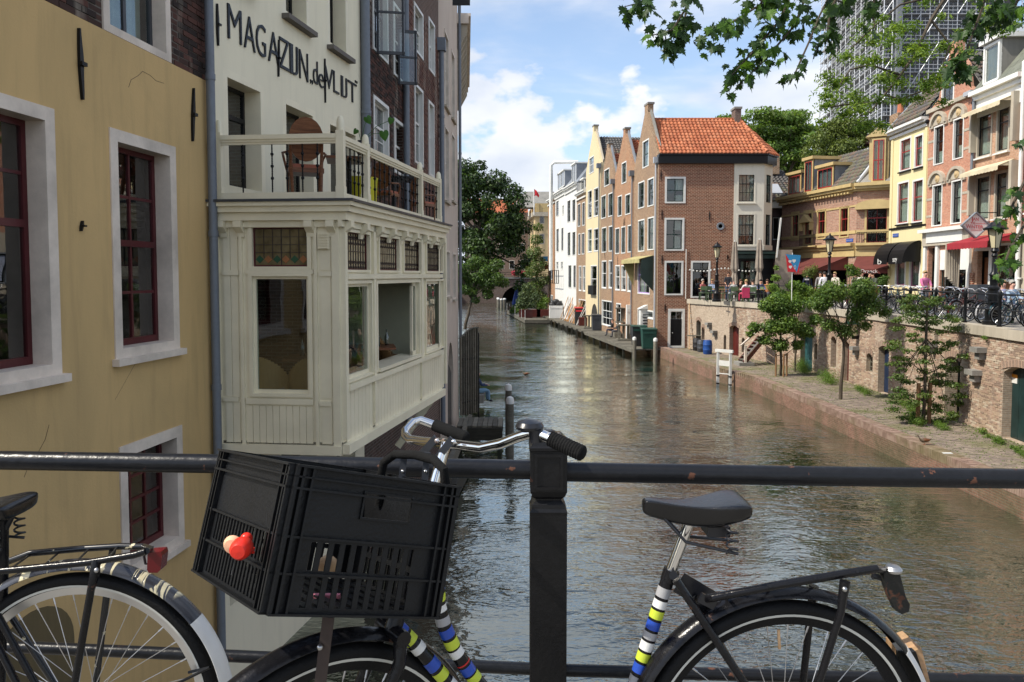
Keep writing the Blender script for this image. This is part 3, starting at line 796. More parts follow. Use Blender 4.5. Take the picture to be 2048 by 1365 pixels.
w4=F2.win(xa,xb,F2.px(330,122)[1],11.2,fm=M_OLDWHITE,sm=M_DGREY,fw=0.10,rec=0.14,proud=0.02,cols=2,rows=[1,1],split=[0.5],sw=0.05,bar=0.05,curtain=[(0,1,0,1)],label='dark grey upper window in a white surround')
F2.wall(M_BRICK_DARK,[(0,ZB),(F.L,ZB),(F.L,ZT),(0,ZT)],name='upper_wall',thick=0.3)
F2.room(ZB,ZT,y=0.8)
DBM=[unit(bm_var('dark_brick_%s'%s,c))for s,c in(('brown',(0.062,0.036,0.030)),('black',(0.035,0.026,0.024)),('red',(0.095,0.045,0.036)))]
def lay_bricks(F,z0,z1,x0,x1,meshes,bw=0.21,bh=0.066,pr=(0.010,0.004),limit=300,name='brick',m=12,stuffname='brickwork',joined=True,parent=None):
 n=0;rest=[MB()for _ in meshes];lst=[];z=z0;row=0
 while z<z1-0.02:
  x=x0-bw/2*(row%2)
  while x<x1:
   a,b=max(x,x0),min(x+bw,x1);c,d=z,min(z+bh,z1)
   if b-a>0.04 and not any(b>h_[0]-.01 and a<h_[1]+.01 and d>h_[2]-.01 and c<h_[3]+.01 for h_ in F.holes):
    p=F.w((a+b)/2,0,z)
    if inview(p.x,p.y,p.z,m):lst.append(((p-Vector((0,0,CZ))).length,a,b,c,d))
   x+=bw
  z+=bh;row+=1
 lst.sort()
 for(_,a,b,c,d)in lst:
  q=max(0.002,rnd.gauss(*pr));mi=rnd.randrange(len(meshes));cc=Vector(((a+b)/2,-q/2,(c+d)/2));dd=(b-a-0.010,q,d-c-0.010)
  if n<limit:F.inst(name,meshes[mi],parent,bxm(cc,dd));n+=1
  else:rest[mi].add([Vector((sx*dd[0]/2,sy*dd[1]/2,sz*dd[2]/2))+cc for sz in(-1,1)for sy in(-1,1)for sx in(-1,1)],[(0,2,3,1),(4,5,7,6),(0,1,5,4),(0,4,6,2),(1,3,7,5)])
 for r_,me in zip(rest,meshes):
  if r_.f:o=F.put(stuffname,r_,me.materials[0],parent);o['kind']='stuff'
lay_bricks(F2,ZB+0.01,9.6,0,F2.L,DBM)
def anchor(F,u0,v0,u1,v1,wd=0.022,name='wall_anchor',y=-0.03):
 x0,z0=F.px(u0,v0);x1,z1=F.px(u1,v1);xm,zm=(x0+x1)/2,(z0+z1)/2
 mb=MB();n=9
 top=[(x0+(x1-x0)*i/n+wd*(0.35+0.75*math.sin(math.pi*i/n))*(1+.2*math.sin(i*5)),y,z0+(z1-z0)*i/n)for i in range(n+1)]
 bot=[(x0+(x1-x0)*i/n-wd*(0.35+0.75*math.sin(math.pi*i/n)),y,z0+(z1-z0)*i/n)for i in range(n+1)]
 for i in range(n):
  mb.prism([top[i],top[i+1],bot[i+1],bot[i]],(0,0.03,0))
 mb.box((xm,y-.012,zm),(wd*3.4,0.03,wd*1.6));mb.tube([(xm,-y*0-.05,zm),(xm,.05,zm)],wd*0.6,6)
 F.put(name,mb,M_BLACK)
anchor(F,155,57,162,200);anchor(F,385,177,383,283);anchor(F,162,442,159,463,0.010)
def crack(F,pts,r=0.0022):
 F.put('crack',MB().tube([(*[F.px(u,v)[0]],-0.0005,F.px(u,v)[1])for u,v in pts],r,4),M_BLACK)
crack(F,[(257,175),(262,160),(276,152),(285,143),(300,151),(312,162),(328,167)]);crack(F,[(98,850),(90,880),(78,902),(60,925),(48,955)],.002);crack(F,[(230,700+100),(271,727)],.001)
pb=F.w(*[F.px(424,900)[0]],-0.075,0)
pipe('downpipe','grey zinc downpipe on the ochre wall beside the cream house',[(pb.x,pb.y,-0.6),(pb.x,pb.y,12.6)],0.052,M_ZINC,clips=7)
C2=Vector((-2.79,14.4,0))
mh=thing('cream_house','cream painted house lettered MAGAZIJN de VLIJT with a timber oriel on the canal','house',(C1.x,C1.y,0))
F=Facade(mh,C1,C2)
FM_=F
ZT=13.5
def cwin(u0,v0,u1,v1,zb=None,zt=None,**kk):
 xa,zt_=F.px(u0,v0);xb,zb_=F.px(u1,v1)
 return F.win(xa,xb,zb if zb is not None else zb_,zt if zt is not None else zt_,**kk)
zbal=6.55
kk=dict(fm=M_CREAM,sm=M_BLACK,fw=0.10,rec=0.24,proud=0.0,sw=0.05)
ZD=F.px(447,135)[1]
for(u0,u1,lb)in((449,520,'glazed balcony door with black frame, nearest the drainpipe'),(567,622,'open balcony door behind the wooden chair'),(656,706,'balcony door beside the potted plant')):
 xa,_=F.px(u0,300);xb,_=F.px(u1+10,300)
 F.win(xa,xb,zbal+.02,ZD,cols=[2,1],rows=[1,1],split=[0.70],label=lb,**kk)
ZU0=F.px(600,52)[1];
for(u0,u1)in((440,500),(566,615),(655,692)):
 xa,_=F.px(u0,40);xb,_=F.px(u1+4,40)
 F.win(xa,xb,0.5*(ZU0+F.px(500,0)[1]*0+ZU0),12.6,cols=[2],rows=[2,1],split=[0.6],sill=0.12,sillmat=M_GREYSILL,curtain=[(0.5,1,0,1)],**kk)
F.holes.append((0.10,F.L-0.10,3.40,6.30))
lower=[(0.25,1.2,1.2,3.0),(1.7,2.9,1.2,3.0),(3.4,4.5,1.2,3.0)]
F.holes+=lower
F.wall(M_CREAMWALL,[(0,-1),(F.L,-1),(F.L,ZT),(0,ZT)],thick=0.35,reveal=0.34)
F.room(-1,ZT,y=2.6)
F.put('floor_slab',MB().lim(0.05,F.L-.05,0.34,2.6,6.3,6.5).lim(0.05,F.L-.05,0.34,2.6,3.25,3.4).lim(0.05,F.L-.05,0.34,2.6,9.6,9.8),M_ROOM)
for(a,b,c,d)in lower:
 mb=MB();mb.lim(a,b,0.3,0.34,c,d);F.put('dark_opening',mb,M_ROOM)
anchor(F,432,8,434,92,0.016);anchor(F,556,80,555,154,.014);anchor(F,648,118,649,206,.014);anchor(F,723,190,724,243,.012)
def text_mesh(ch,w_,h_,ext,mat,name='letter'):
 cu=bpy.data.curves.new('glyph','FONT');cu.body=ch;cu.size=1;cu.extrude=ext/2;cu.offset=-0.012;cu.resolution_u=3
 o=bpy.data.objects.new('glyph',cu);COL.objects.link(o)
 bpy.context.view_layer.update();dg=bpy.context.evaluated_depsgraph_get()
 me=bpy.data.meshes.new_from_object(o.evaluated_get(dg));bpy.data.objects.remove(o);bpy.data.curves.remove(cu)
 co=np.array([v.co[:]for v in me.vertices]);lo=co.min(0);hi=co.max(0);sz=np.maximum(hi-lo,1e-6)
 co[:,0]=(co[:,0]-lo[0])/sz[0]*w_;co[:,1]=(co[:,1]-lo[1])/sz[1]*h_;co[:,2]=(co[:,2]-lo[2])/sz[2]*ext
 for v,c in zip(me.vertices,co):v.co=c
 me.materials.clear();me.materials.append(mat);me.name=name;return me
M_INK=paint('glossy_black_lettering',(0.008,0.008,0.010),0.25,0.1,0.1,1,0.25)
LT=F.px(456,8)[1];LB=F.px(456,77)[1];LT=LT
span=[('M',455,482),('A',487,509),('G',511,530),('A',535,556),('Z',557,577),('I',578,584),('J',585,594),('N',597,614),('V',648,664),('L',665,676),('I',680,684),('J',685,692),('T',694,711)]
for ch,u0,u1 in span:
 if ch=='V':LT2=F.px(650,129)[1];LB2=F.px(708,208)[1]
 t_,b_=(LT,LB)if u0<640 else(F.px(700,166)[1]+.0,LB+(F.px(700,205)[1]-LB)*0.5)
 x0,_=F.px(u0,100);x1,_=F.px(u1,100)
 zt_,zb_=LT-0.02*(u0-455)/260,LB-0.02*(u0-455)/260
 if u0>640:zb_=F.px(700,203)[1];zt_=F.px(700,163)[1]
 me=text_mesh(ch,x1-x0,(zt_-zb_),0.02,M_INK)
 F.inst('letter',me,None,axes((x0,-0.001,zb_),(1,0,0),(0,0,1),(0,-1,0)))
for ch,u0,u1,v0,v1 in(('d',625,634,122,168),('e',636,646,148,176),(',,',619,624,160,169),("''",709,713,162,167)):
 x0,_=F.px(u0,150);x1,_=F.px(u1,150);zt_=F.px((u0+u1)/2,v0)[1];zb_=F.px((u0+u1)/2,v1)[1]
 me=text_mesh(ch,x1-x0,zt_-zb_,0.02,M_INK);F.inst('letter',me,None,axes((x0,-0.001,zb_),(1,0,0),(0,0,1),(0,-1,0)))
or_=mh
A0=Vector((xat(436,9.62,5),9.62,0));A1=Vector((xat(684,9.46,5),9.46,0));
dB=Vector((0.165,1,0)).normalized();A2=A1+dB*4.75
zo0=atY(685,905,9.46).z;zo1=atY(685,462,9.46).z;zcor=atY(685,405,9.46).z
FO=Facade(mh,A0,A1);FR=Facade(mh,A1,A2)
def O(F,u0,v0,u1,v1):
 a,d=F.px(u0,v0);b,c=F.px(u1,v1);return(a,b,c,d)
fw1=O(FO,497,545,628,795);fw2=O(FO,497,448,624,540)
FO.win(fw1[0],fw1[1],fw1[2],fw1[3],fm=M_CREAM,sm=M_CREAM,fw=0.05,cols=1,rows=1,rec=0.02,proud=0.03,sw=0.035,label='large single-pane window in the oriel front')
M_LEADGLASS=None
def leadglass(name,c1,c2):
 m=new_mat(name);g=G(m);n=g.noise(g.geo(),7,3)
 col=g.ramp(n,[(0.3,c1),(0.7,c2)])
 b=g.bsdf(col,0.12,0,g.bump(n,0.4,0.01),0.6);return m
M_LG=leadglass('amber_leaded_glass',(0.10,0.075,0.035),(0.20,0.16,0.08));M_LGR=leadglass('pale_leaded_glass',(0.40,0.33,0.20),(0.60,0.50,0.32))
M_LGG=paint('green_glass',(0.03,0.09,0.05),0.2,.2);M_LGO=paint('orange_glass',(0.32,0.14,0.06),0.2,.2);M_CAME=paint('lead_came',(0.05,0.035,0.03),0.5,.2)
t=FO.win(fw2[0],fw2[1],fw2[2],fw2[3],fm=M_CREAM,sm=M_BURG,fw=0.05,cols=1,rows=1,rec=0.02,proud=0.03,sw=0.015,glass=M_LG,label='leaded transom light of amber glass with a diamond border')
a,b,c,d=fw2[0]+.065,fw2[1]-.065,fw2[2]+.06,fw2[3]-.065
mb=MB()
for i in range(1,6):
 if i==3:mb.lim(a+(b-a)*i/6-.004,a+(b-a)*i/6+.004,.03,.045,c,d)
 else:mb.lim(a+(b-a)*i/6-.0025,a+(b-a)*i/6+.0025,.03,.045,c+.08,d)
for j in range(1,4):mb.lim(a,b,.03,.045,c+.06+(d-c-.06)*j/4-.003,c+.06+(d-c-.06)*j/4+.003)
FO.put('lead_came',mb,M_CAME,t)
for i in range(6):
 xm=a+(b-a)*(i+.5)/6;hw=(b-a)/13
 FO.put('diamond_pane',MB().prism([(xm-hw,.034,c+.07),(xm,.034,c+.02),(xm+hw,.034,c+.07),(xm,.034,c+.12)],(0,.01,0)),M_LGO if i%2 else M_LGG,t)
r_lo=[(688,556,741,775),(752,551,836,755),(850,555,884,722)]
bars=[O(FR,*q)for q in r_lo]
zlo=[FR.px(688,775)[1],FR.px(760,745)[1],FR.px(870,722)[1]]
zrail=FR.px(690,562)[1];zl=FR.px(690,768)[1]
ztr0,ztr1=FR.px(690,545)[1],FR.px(690,457)[1]
xs=[FR.px(686,600)[0]+.04,FR.px(742,600)[0],FR.px(750,600)[0],FR.px(838,600)[0],FR.px(849,600)[0],FR.px(886,600)[0]]
FR.win(xs[0],xs[1],zl,zrail,fm=M_CREAM,sm=M_CREAM,fw=0.04,cols=1,rows=1,rec=0.02,proud=0.03,sw=0.04,label='tall fixed pane at the oriel corner')
FR.win(xs[4],xs[5],zl,zrail,fm=M_CREAM,sm=M_CREAM,fw=0.04,cols=1,rows=1,rec=0.02,proud=0.03,sw=0.05,label='narrow pane at the far end of the oriel')
FR.holes.append((xs[2],xs[3],zl,zrail))
mb=MB();mb.lim(xs[2],xs[2]+.05,-.03,.1,zl,zrail);mb.lim(xs[3]-.05,xs[3],-.03,.1,zl,zrail);mb.lim(xs[2]+.05,xs[3]-.05,-.03,.1,zrail-.05,zrail);mb.lim(xs[2]+.05,xs[3]-.05,-.06,.3,zl,zl+.05)
wo=FR.put('window',mb,M_CREAM);wo['label']='wide oriel window slid open above its sill'
mb=MB();x5=xs[3]-.30;mb.lim(x5,x5+.05,.03,.07,zl+.05,zrail-.05);mb.lim(xs[3]-.1,xs[3]-.05,.03,.07,zl+.05,zrail-.05);mb.lim(x5,xs[3]-.05,.03,.07,zl+.05,zl+.11);mb.lim(x5,xs[3]-.05,.03,.07,zrail-.11,zrail-.05);FR.put('sliding_sash',mb,M_CREAM,wo)
FR.inst('pane',unit(M_GLASS),wo,bxm((x5+.15,.05,(zl+zrail)/2),(.24,.006,zrail-zl-.15)))
tus=[(686,738),(754,797),(804,841),(850,884)]
for(u0,u1)in tus:
 x0=FR.px(u0,500)[0]+(.03 if u0==686 else 0);x1=FR.px(u1,500)[0]
 t=FR.win(x0,x1,ztr0,ztr1,fm=M_CREAM,sm=M_BURG,fw=0.04,cols=1,rows=1,rec=0.02,proud=0.03,sw=0.012,glass=M_LGR,label=None)
 a,b,c,d=x0+.05,x1-.05,ztr0+.045,ztr1-.05;mb=MB();n=max(4,int((b-a)/0.085))
 for i in range(1,n):
  xx=a+(b-a)*i/n;mb.lim(xx-.004,xx+.004,.028,.045,c,d)
 for f_ in(0.16,0.5,0.84,0.92):mb.lim(a,b,.028,.045,c+(d-c)*f_-.004,c+(d-c)*f_+.004)
 for i in range(n):
  xm=a+(b-a)*(i+.5)/n;hw=(b-a)/n/2
  for zc_ in(c+(d-c)*.12,c+(d-c)*.8):
   for s_ in(-1,1):
    mb.bar((xm-hw,.034,zc_),(xm,.034,zc_+s_*.05),.008,.006,(0,1,0));mb.bar((xm,.034,zc_+s_*.05),(xm+hw,.034,zc_),.008,.006,(0,1,0))
 FR.put('lead_came',mb,M_CAME,t)
FO.wall(M_CREAM,[(0,zo0),(FO.L,zo0),(FO.L,zcor),(0,zcor)],name='oriel_front',thick=0.08,reveal=0.08)
FR.wall(M_CREAM,[(0,zo0),(FR.L,zo0),(FR.L,zcor),(0,zcor)],name='oriel_flank',thick=0.08,reveal=0.08)
FEnd=Facade(mh,A2,A2+FM_.ey*1.35)
FEnd.wall(M_CREAM,[(0,zo0),(FEnd.L,zo0),(FEnd.L,zcor),(0,zcor)],name='oriel_end',thick=0.08)
def strips(F,lst,mat=M_CREAM,name='trim_strip',pr=0.03):
 for(u0,v0,u1,v1)in lst:
  a,d=F.px(u0,v0);b,c=F.px(u1,v1)
  F.put(name,MB().lim(a,b,-pr,0.0,c,d),mat)
strips(FO,[(438,445,447,890),(479,440,493,892),(628,440,640,896),(664,440,684,899)],pr=.035)
strips(FO,[(447,541,479,551),(493,540,628,548),(640,543,664,553),(447,794,479,803),(493,796,628,810),(640,803,664,812),(447,440,479,447),(493,436,628,447),(640,440,664,448)],pr=.028)
strips(FO,[(436,886,686,910)],pr=.06,name='bottom_rail')
mb=0
def boards(F,x0,x1,z0,z1,bw,mat=M_CREAM,name='matchboard'):
 n=max(1,int((x1-x0)/bw))
 for i in range(n):
  a=x0+(x1-x0)*i/n;b=x0+(x1-x0)*(i+1)/n
  F.put(name,MB().lim(a+.004,b-.004,-0.012,0.0,z0,z1),mat)
z_a,z_b=FO.px(560,886)[1],FO.px(560,812)[1]
boards(FO,FO.px(494,850)[0],FO.px(627,850)[0],z_a,z_b,.085)
for(u0,u1)in((448,478),(641,663)):
 for(v0,v1)in((448,541),(552,795),(806,886)):
  boards(FO,FO.px(u0,600)[0],FO.px(u1,600)[0],FO.px(560,v1)[1],FO.px(560,v0)[1],.07)
a,d=FO.px(637,465);b,c=FO.px(660,499);vt=FO.put('vent',MB().lim(a,b,-.045,-.012,c,d),M_CREAM)
for i in range(6):FO.put('louvre',MB().lim(a+.012,b-.012,-.06,-.045,c+(d-c)*(i+.3)/6.3,c+(d-c)*(i+.62)/6.3),M_CREAM,vt)
zsill=FR.px(690,800)[1]
for x_ in(0.0,xs[1]+.0,xs[3]+.0,xs[5]+.02):
 FR.put('trim_strip',MB().lim(x_,x_+.085,-.05,0,zo0+.16,zcor-.2),M_CREAM)
FR.put('sill_rail',MB().lim(0.085,FR.L,-.07,0,zl-.09,zl-.02),M_CREAM)
FR.put('transom_rail',MB().lim(0.085,FR.L,-.055,0,zrail+.02,ztr0-.02),M_CREAM)
FR.put('bottom_rail',MB().lim(-.03,FR.L+.02,-.09,0,zo0-.02,zo0+.10),M_CREAM)
boards(FR,.09,xs[1],zo0+.10,zl-.09,.13);boards(FR,xs[1]+.09,xs[3],zo0+.10,zl-.09,.13);boards(FR,xs[3]+.09,xs[5],zo0+.10,zl-.09,.13)
for(F_,L0,L1)in((FO,-0.02,FO.L+.10),(FR,-.10,FR.L+.08)):
 for(pr,za,zb_)in((.05,-.30,-.22),(.10,-.22,-.12),(.15,-.12,-.05),(.19,-.05,0.0)):
  F_.put('cornice_moulding',MB().lim(L0,L1-(.1 if F_ is FO else 0)+(pr-.0 if F_ is FO else 0),-pr,0,zcor+za,zcor+zb_),M_CREAM)
 F_.put('lead_flashing',MB().lim(L0,L1+(.12 if F_ is FO else 0),-.22,.02,zcor+.001,zcor+.03),M_DGREY)
def console(F,x):
 mb=MB();w_=.05
 prof=[(-.0,-.42),(-.03,-.42),(-.04,-.37),(-.09,-.33),(-.13,-.30),(-.13,-.225),(0,-.225)]
 mb.prism([(x-w_,y,zcor+z)for y,z in prof],(2*w_,0,0));F.put('console',mb,M_CREAM)
for u in(448,482,622,665):console(FO,FO.px(u,430)[0])
for x in np.linspace(.06,FR.L-.1,9):console(FR,x)
B0,B1,B2,B3=A0,A1,A2,A2+FM_.ey*1.4
mb=MB();mb.prism([(p.x,p.y,zcor-.16)for p in(A0+Vector((0,0.06,0)),A1+Vector((-.05,.05,0)),A2+Vector((-.05,0,0)),C2,C1)],(0,0,.19));mb.build('balcony_floor',M_GREYSTONE,mh)
mb=MB();mb.prism([(p.x,p.y,zo0-.0)for p in(A0,A1,A2,C2,C1)],(0,0,.12));mb.build('oriel_floor',M_GREYWOOD,mh)
for(a,b)in((A2+Vector((-.1,-.3,zo0)),A2+Vector((-.75,-.35,zo0-.9))),(A1+Vector((-.10,1.0,zo0)),A1+Vector((-1.3,1.2,zo0-1.1))),(A1+Vector((.15,2.4,zo0)),A1+Vector((-1.0,2.5,zo0-1.1)))):
 MB().bar(a,b,.1,.12).build('oriel_bracket',M_CREAM,mh)
def armchair(p,rz,label,mat=M_TANLEATHER):
 t=thing('tub_chair',label,'chair',p,rz,'leather chairs in the oriel')
 mb=MB();mb.T=None
 n=28;pr=[(-.30+.0,0)]
 for i in range(n):
  a0,a1=math.pi*(-.1+1.2*i/n),math.pi*(-.1+1.2*(i+1)/n)
  for(r0,r1)in((.24,.31),):
   z1=.45+.33*max(0,math.sin((a0+a1)/2))
   mb.prism([(r0*math.cos(a0),r0*math.sin(a0),.40),(r0*math.cos(a1),r0*math.sin(a1),.40),(r1*math.cos(a1),r1*math.sin(a1),.40),(r1*math.cos(a0),r1*math.sin(a0),.40)],(0,0,z1-.40+.04))
 mb.build('backrest',mat,t,True,local=True)
 MB().lathe((0,0,0),[(.25,.36),(.27,.40),(.25,.46),(0,.475)],16).build('seat',mat,t,True,local=True)
 for sx in(-1,1):
  for sy in(-1,1):MB().tube([(sx*.15,sy*.15,.38),(sx*.2,sy*.2,0)],[.018,.012],8).build('leg',M_BLACK,t,local=True)
zf=zo0+.12
armchair((-2.62,10.0,zf+.22),R(200),'tan leather tub chair behind the oriel front window, right one')
armchair((-3.15,9.95,zf+.22),R(170),'tan leather tub chair at the left edge of the oriel front window')
armchair((-2.45,11.3,zf+.22),R(20),'dark red leather tub chair by the open oriel window',paint('oxblood_leather',(0.16,0.04,0.02),0.35,.2))
armchair((-2.0,13.0,zf+.22),R(100),'tan leather tub chair at the far table in the oriel')
def cafe_table(p,rz,label,top=M_WOOD,w_=.7,d_=.7,h_=.74):
 t=thing('table',label,'table',p,rz)
 MB().lim(-w_/2,w_/2,-d_/2,d_/2,h_-.035,h_).build('tabletop',top,t,local=True)
 MB().tube([(0,0,.02),(0,0,h_-.035)],.035,10).build('leg',M_BLACK,t,local=True)
 MB().lim(-.22,.22,-.03,.03,0,.03).lim(-.03,.03,-.22,.22,0.0,.028).build('base',M_BLACK,t,local=True)
 return t
cafe_table((-2.75,10.6,zf+.22),.1,'dark wooden table behind the oriel front window');cafe_table((-2.2,12.1,zf+.22),.2,'table laid with bottles by the open oriel window')
for i,(x,y)in enumerate(((-2.1,12.0),(-2.2,12.15),(-2.0,12.25),(-2.9,10.6),(-2.7,10.55))):
 b_=MB().lathe((x,y,zf+.22+.74),[(.03,0),(.034,.01),(.034,.14),(.012,.19),(.012,.24),(.015,.25)],10).build('bottle',M_GLASSD if i else M_DGREEN,None,True)
 tag(b_,('dark bottle at the window edge of the open oriel window','clear bottle beside the dark one in the open oriel window','clear bottle at the back of the table in the open oriel window','bottle on the table behind the oriel front window, the left one','bottle on the table behind the oriel front window, the right one')[i],'bottle','bottles on the oriel tables')
br=thing('balcony_railing','cream timber balcony railing with rounded posts and black iron balusters','railing',(A1.x,A1.y,zcor))
zr0=zcor+.07;
ztop=FO.px(600,268)[1];
def postpx(u,vt,wpx,P):pass
FOb=Facade(br,A0,A1);FRb=Facade(br,A1,A2)
def rpost(F,x,w_,zt,y=0.05,zb=None):
 zb=zcor+.04 if zb is None else zb
 mb=MB();h_=w_/2
 mb.lim(x-h_,x+h_,y-h_,y+h_,zb,ztop-.28)
 prof=[(h_*1.38,ztop-.28),(h_*1.05,ztop-.20),(h_*.98,zt-.09),(h_*.86,zt-.045),(h_*.55,zt-.012),(0,zt)]
 mb.lim(x-h_*.999,x+h_*.999,y-h_*.999,y+h_*.999,ztop-.30,ztop+.04)
 mb.lathe((x,y,0),[(h_*1.02,ztop+.04)]+prof[2:],16)
 mb.lim(x-h_*1.12,x+h_*1.12,y-h_*1.12,y+h_*1.12,zb,zb+.16)
 F.put('post',mb,M_CREAM,br,True)
x_l=.03
rpost(FOb,x_l,.075,FOb.px(450,237)[1]);rpost(FOb,FOb.L-.01,.095,FOb.px(666,230)[1])
pos=[FRb.px(u,300)[0]for u in(738,845,882)]
tops=[FRb.px(738,264)[1],FRb.px(845,314)[1],FRb.px(882,331)[1]]
pt=tops[0]
for x in pos:rpost(FRb,x,.095,ztop+.17)
def rails(F,x0,x1):
 F.put('handrail',MB().lim(x0,x1,.0,.10,ztop-.055,ztop-.0).lim(x0,x1,.015,.085,ztop-.085,ztop-.055).lim(x0,x1,.03,.07,ztop-.115,ztop-.085),M_CREAM,br)
 F.put('bottom_rail',MB().lim(x0,x1,.01,.09,zr0-.02,zr0+.06),M_CREAM,br)
rails(FOb,x_l+.04,FOb.L-.06)
pp=[0.04]+[x for x in pos]
for a,b in zip(pp,pp[1:]):rails(FRb,a+.05,b-.05)
H_=ztop-.115-(zr0+.06)
mb=MB();r=.009
mb.tube([(0,0,0),(0,0,H_)],r,6)
for f_ in(.30,.55,.80):mb.lathe((0,0,H_*f_),[(r,-.022),(.021,-.008),(.021,.008),(r,.022)],8)
nn=26
for i in range(nn):mb.lathe((0,0,H_*(.05+.9*i/nn)),[(r,0),(.0125,.005),(r,.01)],6)
BAL=mb.mesh('baluster_shape',[M_BLACK],True)
def bals(F,x0,x1,n):
 for i in range(n):
  x=x0+(x1-x0)*(i+.5)/n;F.inst('baluster',BAL,br,Matrix.Translation((x,.05,zr0+.06)))
for u in(482,541,571,602,632):F_=FOb;x=F_.px(u,330)[0];F_.inst('baluster',BAL,br,Matrix.Translation((x,.05,zr0+.06)))
bals(FRb,pp[0]+.05,pp[1]-.05,6);bals(FRb,pp[1]+.05,pp[2]-.05,12);bals(FRb,pp[2]+.05,pp[3]-.05,5)
def balcony_chair(p,rz,label,s=1.0):
 t=thing('wooden_chair',label,'chair',p,rz,'wooden chairs on the balcony')
 M_SEAT=MAT.get('terracotta_seat')or paint('terracotta_seat',(0.36,0.10,0.055),0.5,.2)
 mb=MB();n=20
 zc_,a_,b_=.78,.215,.27
 mb.prism([(a_*math.cos(2*math.pi*i/n),.20+.05*math.sin(2*math.pi*i/n),zc_+b_*math.sin(2*math.pi*i/n))for i in range(n)],(0,.02,0));mb.build('backrest',M_WOOD,t,local=True)
 for sx in(-1,1):
  MB().tube([(sx*.17,.26,.0),(sx*.185,.19,.42),(sx*.195,.25,.80)],[.018,.024,.016],8).build('rear_leg',M_WOOD,t,True,local=True)
  MB().tube([(sx*.20,-.20,.0),(sx*.20,-.20,.44)],[.014,.022],8).build('front_leg',M_WOOD,t,True,local=True)
  MB().tube([(sx*.22,.20,.62),(sx*.27,-.05,.64),(sx*.25,-.18,.60),(sx*.21,-.20,.44)],.016,8).build('armrest',M_WOOD,t,True,local=True)
 MB().lim(-.22,.22,-.22,.20,.37,.43).build('seat_frame',M_WOOD,t,local=True)
 MB().lim(-.21,.21,-.215,.19,.43,.475).build('seat',M_SEAT,t,local=True)
 return t
zb_=zcor+.035
_bc=balcony_chair
def balcony_chair(*a,s=1.0):
 t=_bc(*a);t.scale=(s,s,s);return t
balcony_chair((xat(607,9.9,6.6),9.98,zb_),R(200),'wooden armchair with an oval back behind the front balcony rail')
balcony_chair((xat(768,11.6,6.6),11.75,zb_),R(165),'wooden chair with a terracotta seat behind the long balcony rail',s=.72)
balcony_chair((xat(846,13.5,6.6),13.5,zb_),R(150),'wooden chair at the far end of the balcony',s=.72)
t=cafe_table((xat(694,10.6,6.6),10.75,zb_),.2,'brown balcony table beside the yellow tub',M_WOOD,.6,.6,.68)
t2=cafe_table((xat(786,12.6,6.6),12.7,zb_),.2,'dark table near the far end of the balcony',M_BLACK,.6,.6,.66)
tub=MB().lathe((xat(716,11.0,6.6),11.1,zb_),[(.20,.0),(.24,.05),(.26,.42),(.27,.46),(.24,.46),(.23,.1),(0,.08)],20).build('yellow_tub',paint('yellow_plastic',(0.62,0.58,0.03),0.35,.1),None,True)
tag(tub,'lemon yellow tub standing behind the balcony balusters','tub')
pl=thing('potted_plant','sprig with big heart-shaped leaves in a jug on the balcony table','plant',(xat(724,10.85,7.4),10.8,zb_+.74))
MB().lathe((0,0,0),[(.05,0),(.075,.05),(.07,.12),(.045,.17),(.055,.2)],14).build('jug',M_DGREY,pl,True,local=True)
M_BIGLEAF=leafm('broad_leaf',(0.05,0.15,0.03),.3,.3)
for k,(u,v,s_)in enumerate(((735,238,.10),(782,240,.085),(768,268,.12),(712,262,.07))):
 p=atY(u,v,10.75);base=Vector((wmat(pl).translation))+Vector((0,0,.18))
 MB().tube([base,base.lerp(p,.5)+Vector((0,0,.06)),p],.004,5).build('stem',M_BIGLEAF,pl)
 hs_=[(0,-1.1),(.38,-.65),(.66,-.15),(.68,.25),(.45,.52),(.18,.5),(0,.28)];hs_=hs_+[(-a,b)for a,b in hs_[-2:0:-1]];n=len(hs_);tl_=(.5,-.3,.15,-.6)[k]
 pts=[p+Vector(((a*math.cos(tl_)-b*math.sin(tl_))*s_*.8,.25*s_*(a*a-b*.4),(a*math.sin(tl_)+b*math.cos(tl_))*s_*.8))for a,b in hs_]
 mb=MB();mb.add([p+Vector((0,-.015,0))]+pts,[(0,1+i,1+(i+1)%n)for i in range(n)]);mb.build('leaf',M_BIGLEAF,pl,True)
C3=Vector((xat(812,17.6,6),17.6,0));
C3=Vector((-2.79+(-2.05+2.79)*.43,14.4+(21.84-14.4)*.43,0));C4=Vector((-2.05,21.84,0));C5=Vector((-1.91,27.4,0))
def left_house(name,label,p0,p1,wallmat,wins,ztop,ancs=(),bricks=False,wk={}):
 h_=thing(name,label,'house',(p0.x,p0.y,0));F=Facade(h_,p0,p1)
 for(u0,v0,u1,v1,kw)in wins:
  xa,zt_=F.px(u0,v0);xb,zb_=F.px(u1,v1)
  if zt_<zb_+.3:zt_=zb_+1.8
  d_=dict(fm=M_WHITE,sm=M_WHITE,fw=.07,rec=.06,cols=2,rows=[1,1],split=[.5]);d_.update(wk);d_.update(kw)
  F.win(xa,xb,zb_,min(zt_,ztop-.1),**d_)
 F.wall(wallmat,[(0,-1),(F.L,-1),(F.L,ztop),(0,ztop)],deep=5)
 F.room(-1,ztop)
 return h_,F
cols=(745,778,789,816)
zs={}
h1,F1=left_house('brown_brick_house','narrow dark brown brick house right of the cream facade, with open dark casements',C2,C3,M_BRICK_DARK,[],13.8)
def zwin(F,u0,u1,vb,vt,uref=None,**kw):
 xa=F.px(u0,300)[0];xb=F.px(u1,300)[0];um=uref or u0
 zb_=F.px(um,vb)[1];zt_=F.px(um,vt)[1]
 d_=dict(fm=M_WHITE,sm=M_WHITE,fw=.07,rec=.08,cols=2,rows=[2,1],split=[.55]);d_.update(kw);return F.win(xa,xb,zb_,zt_,**d_)
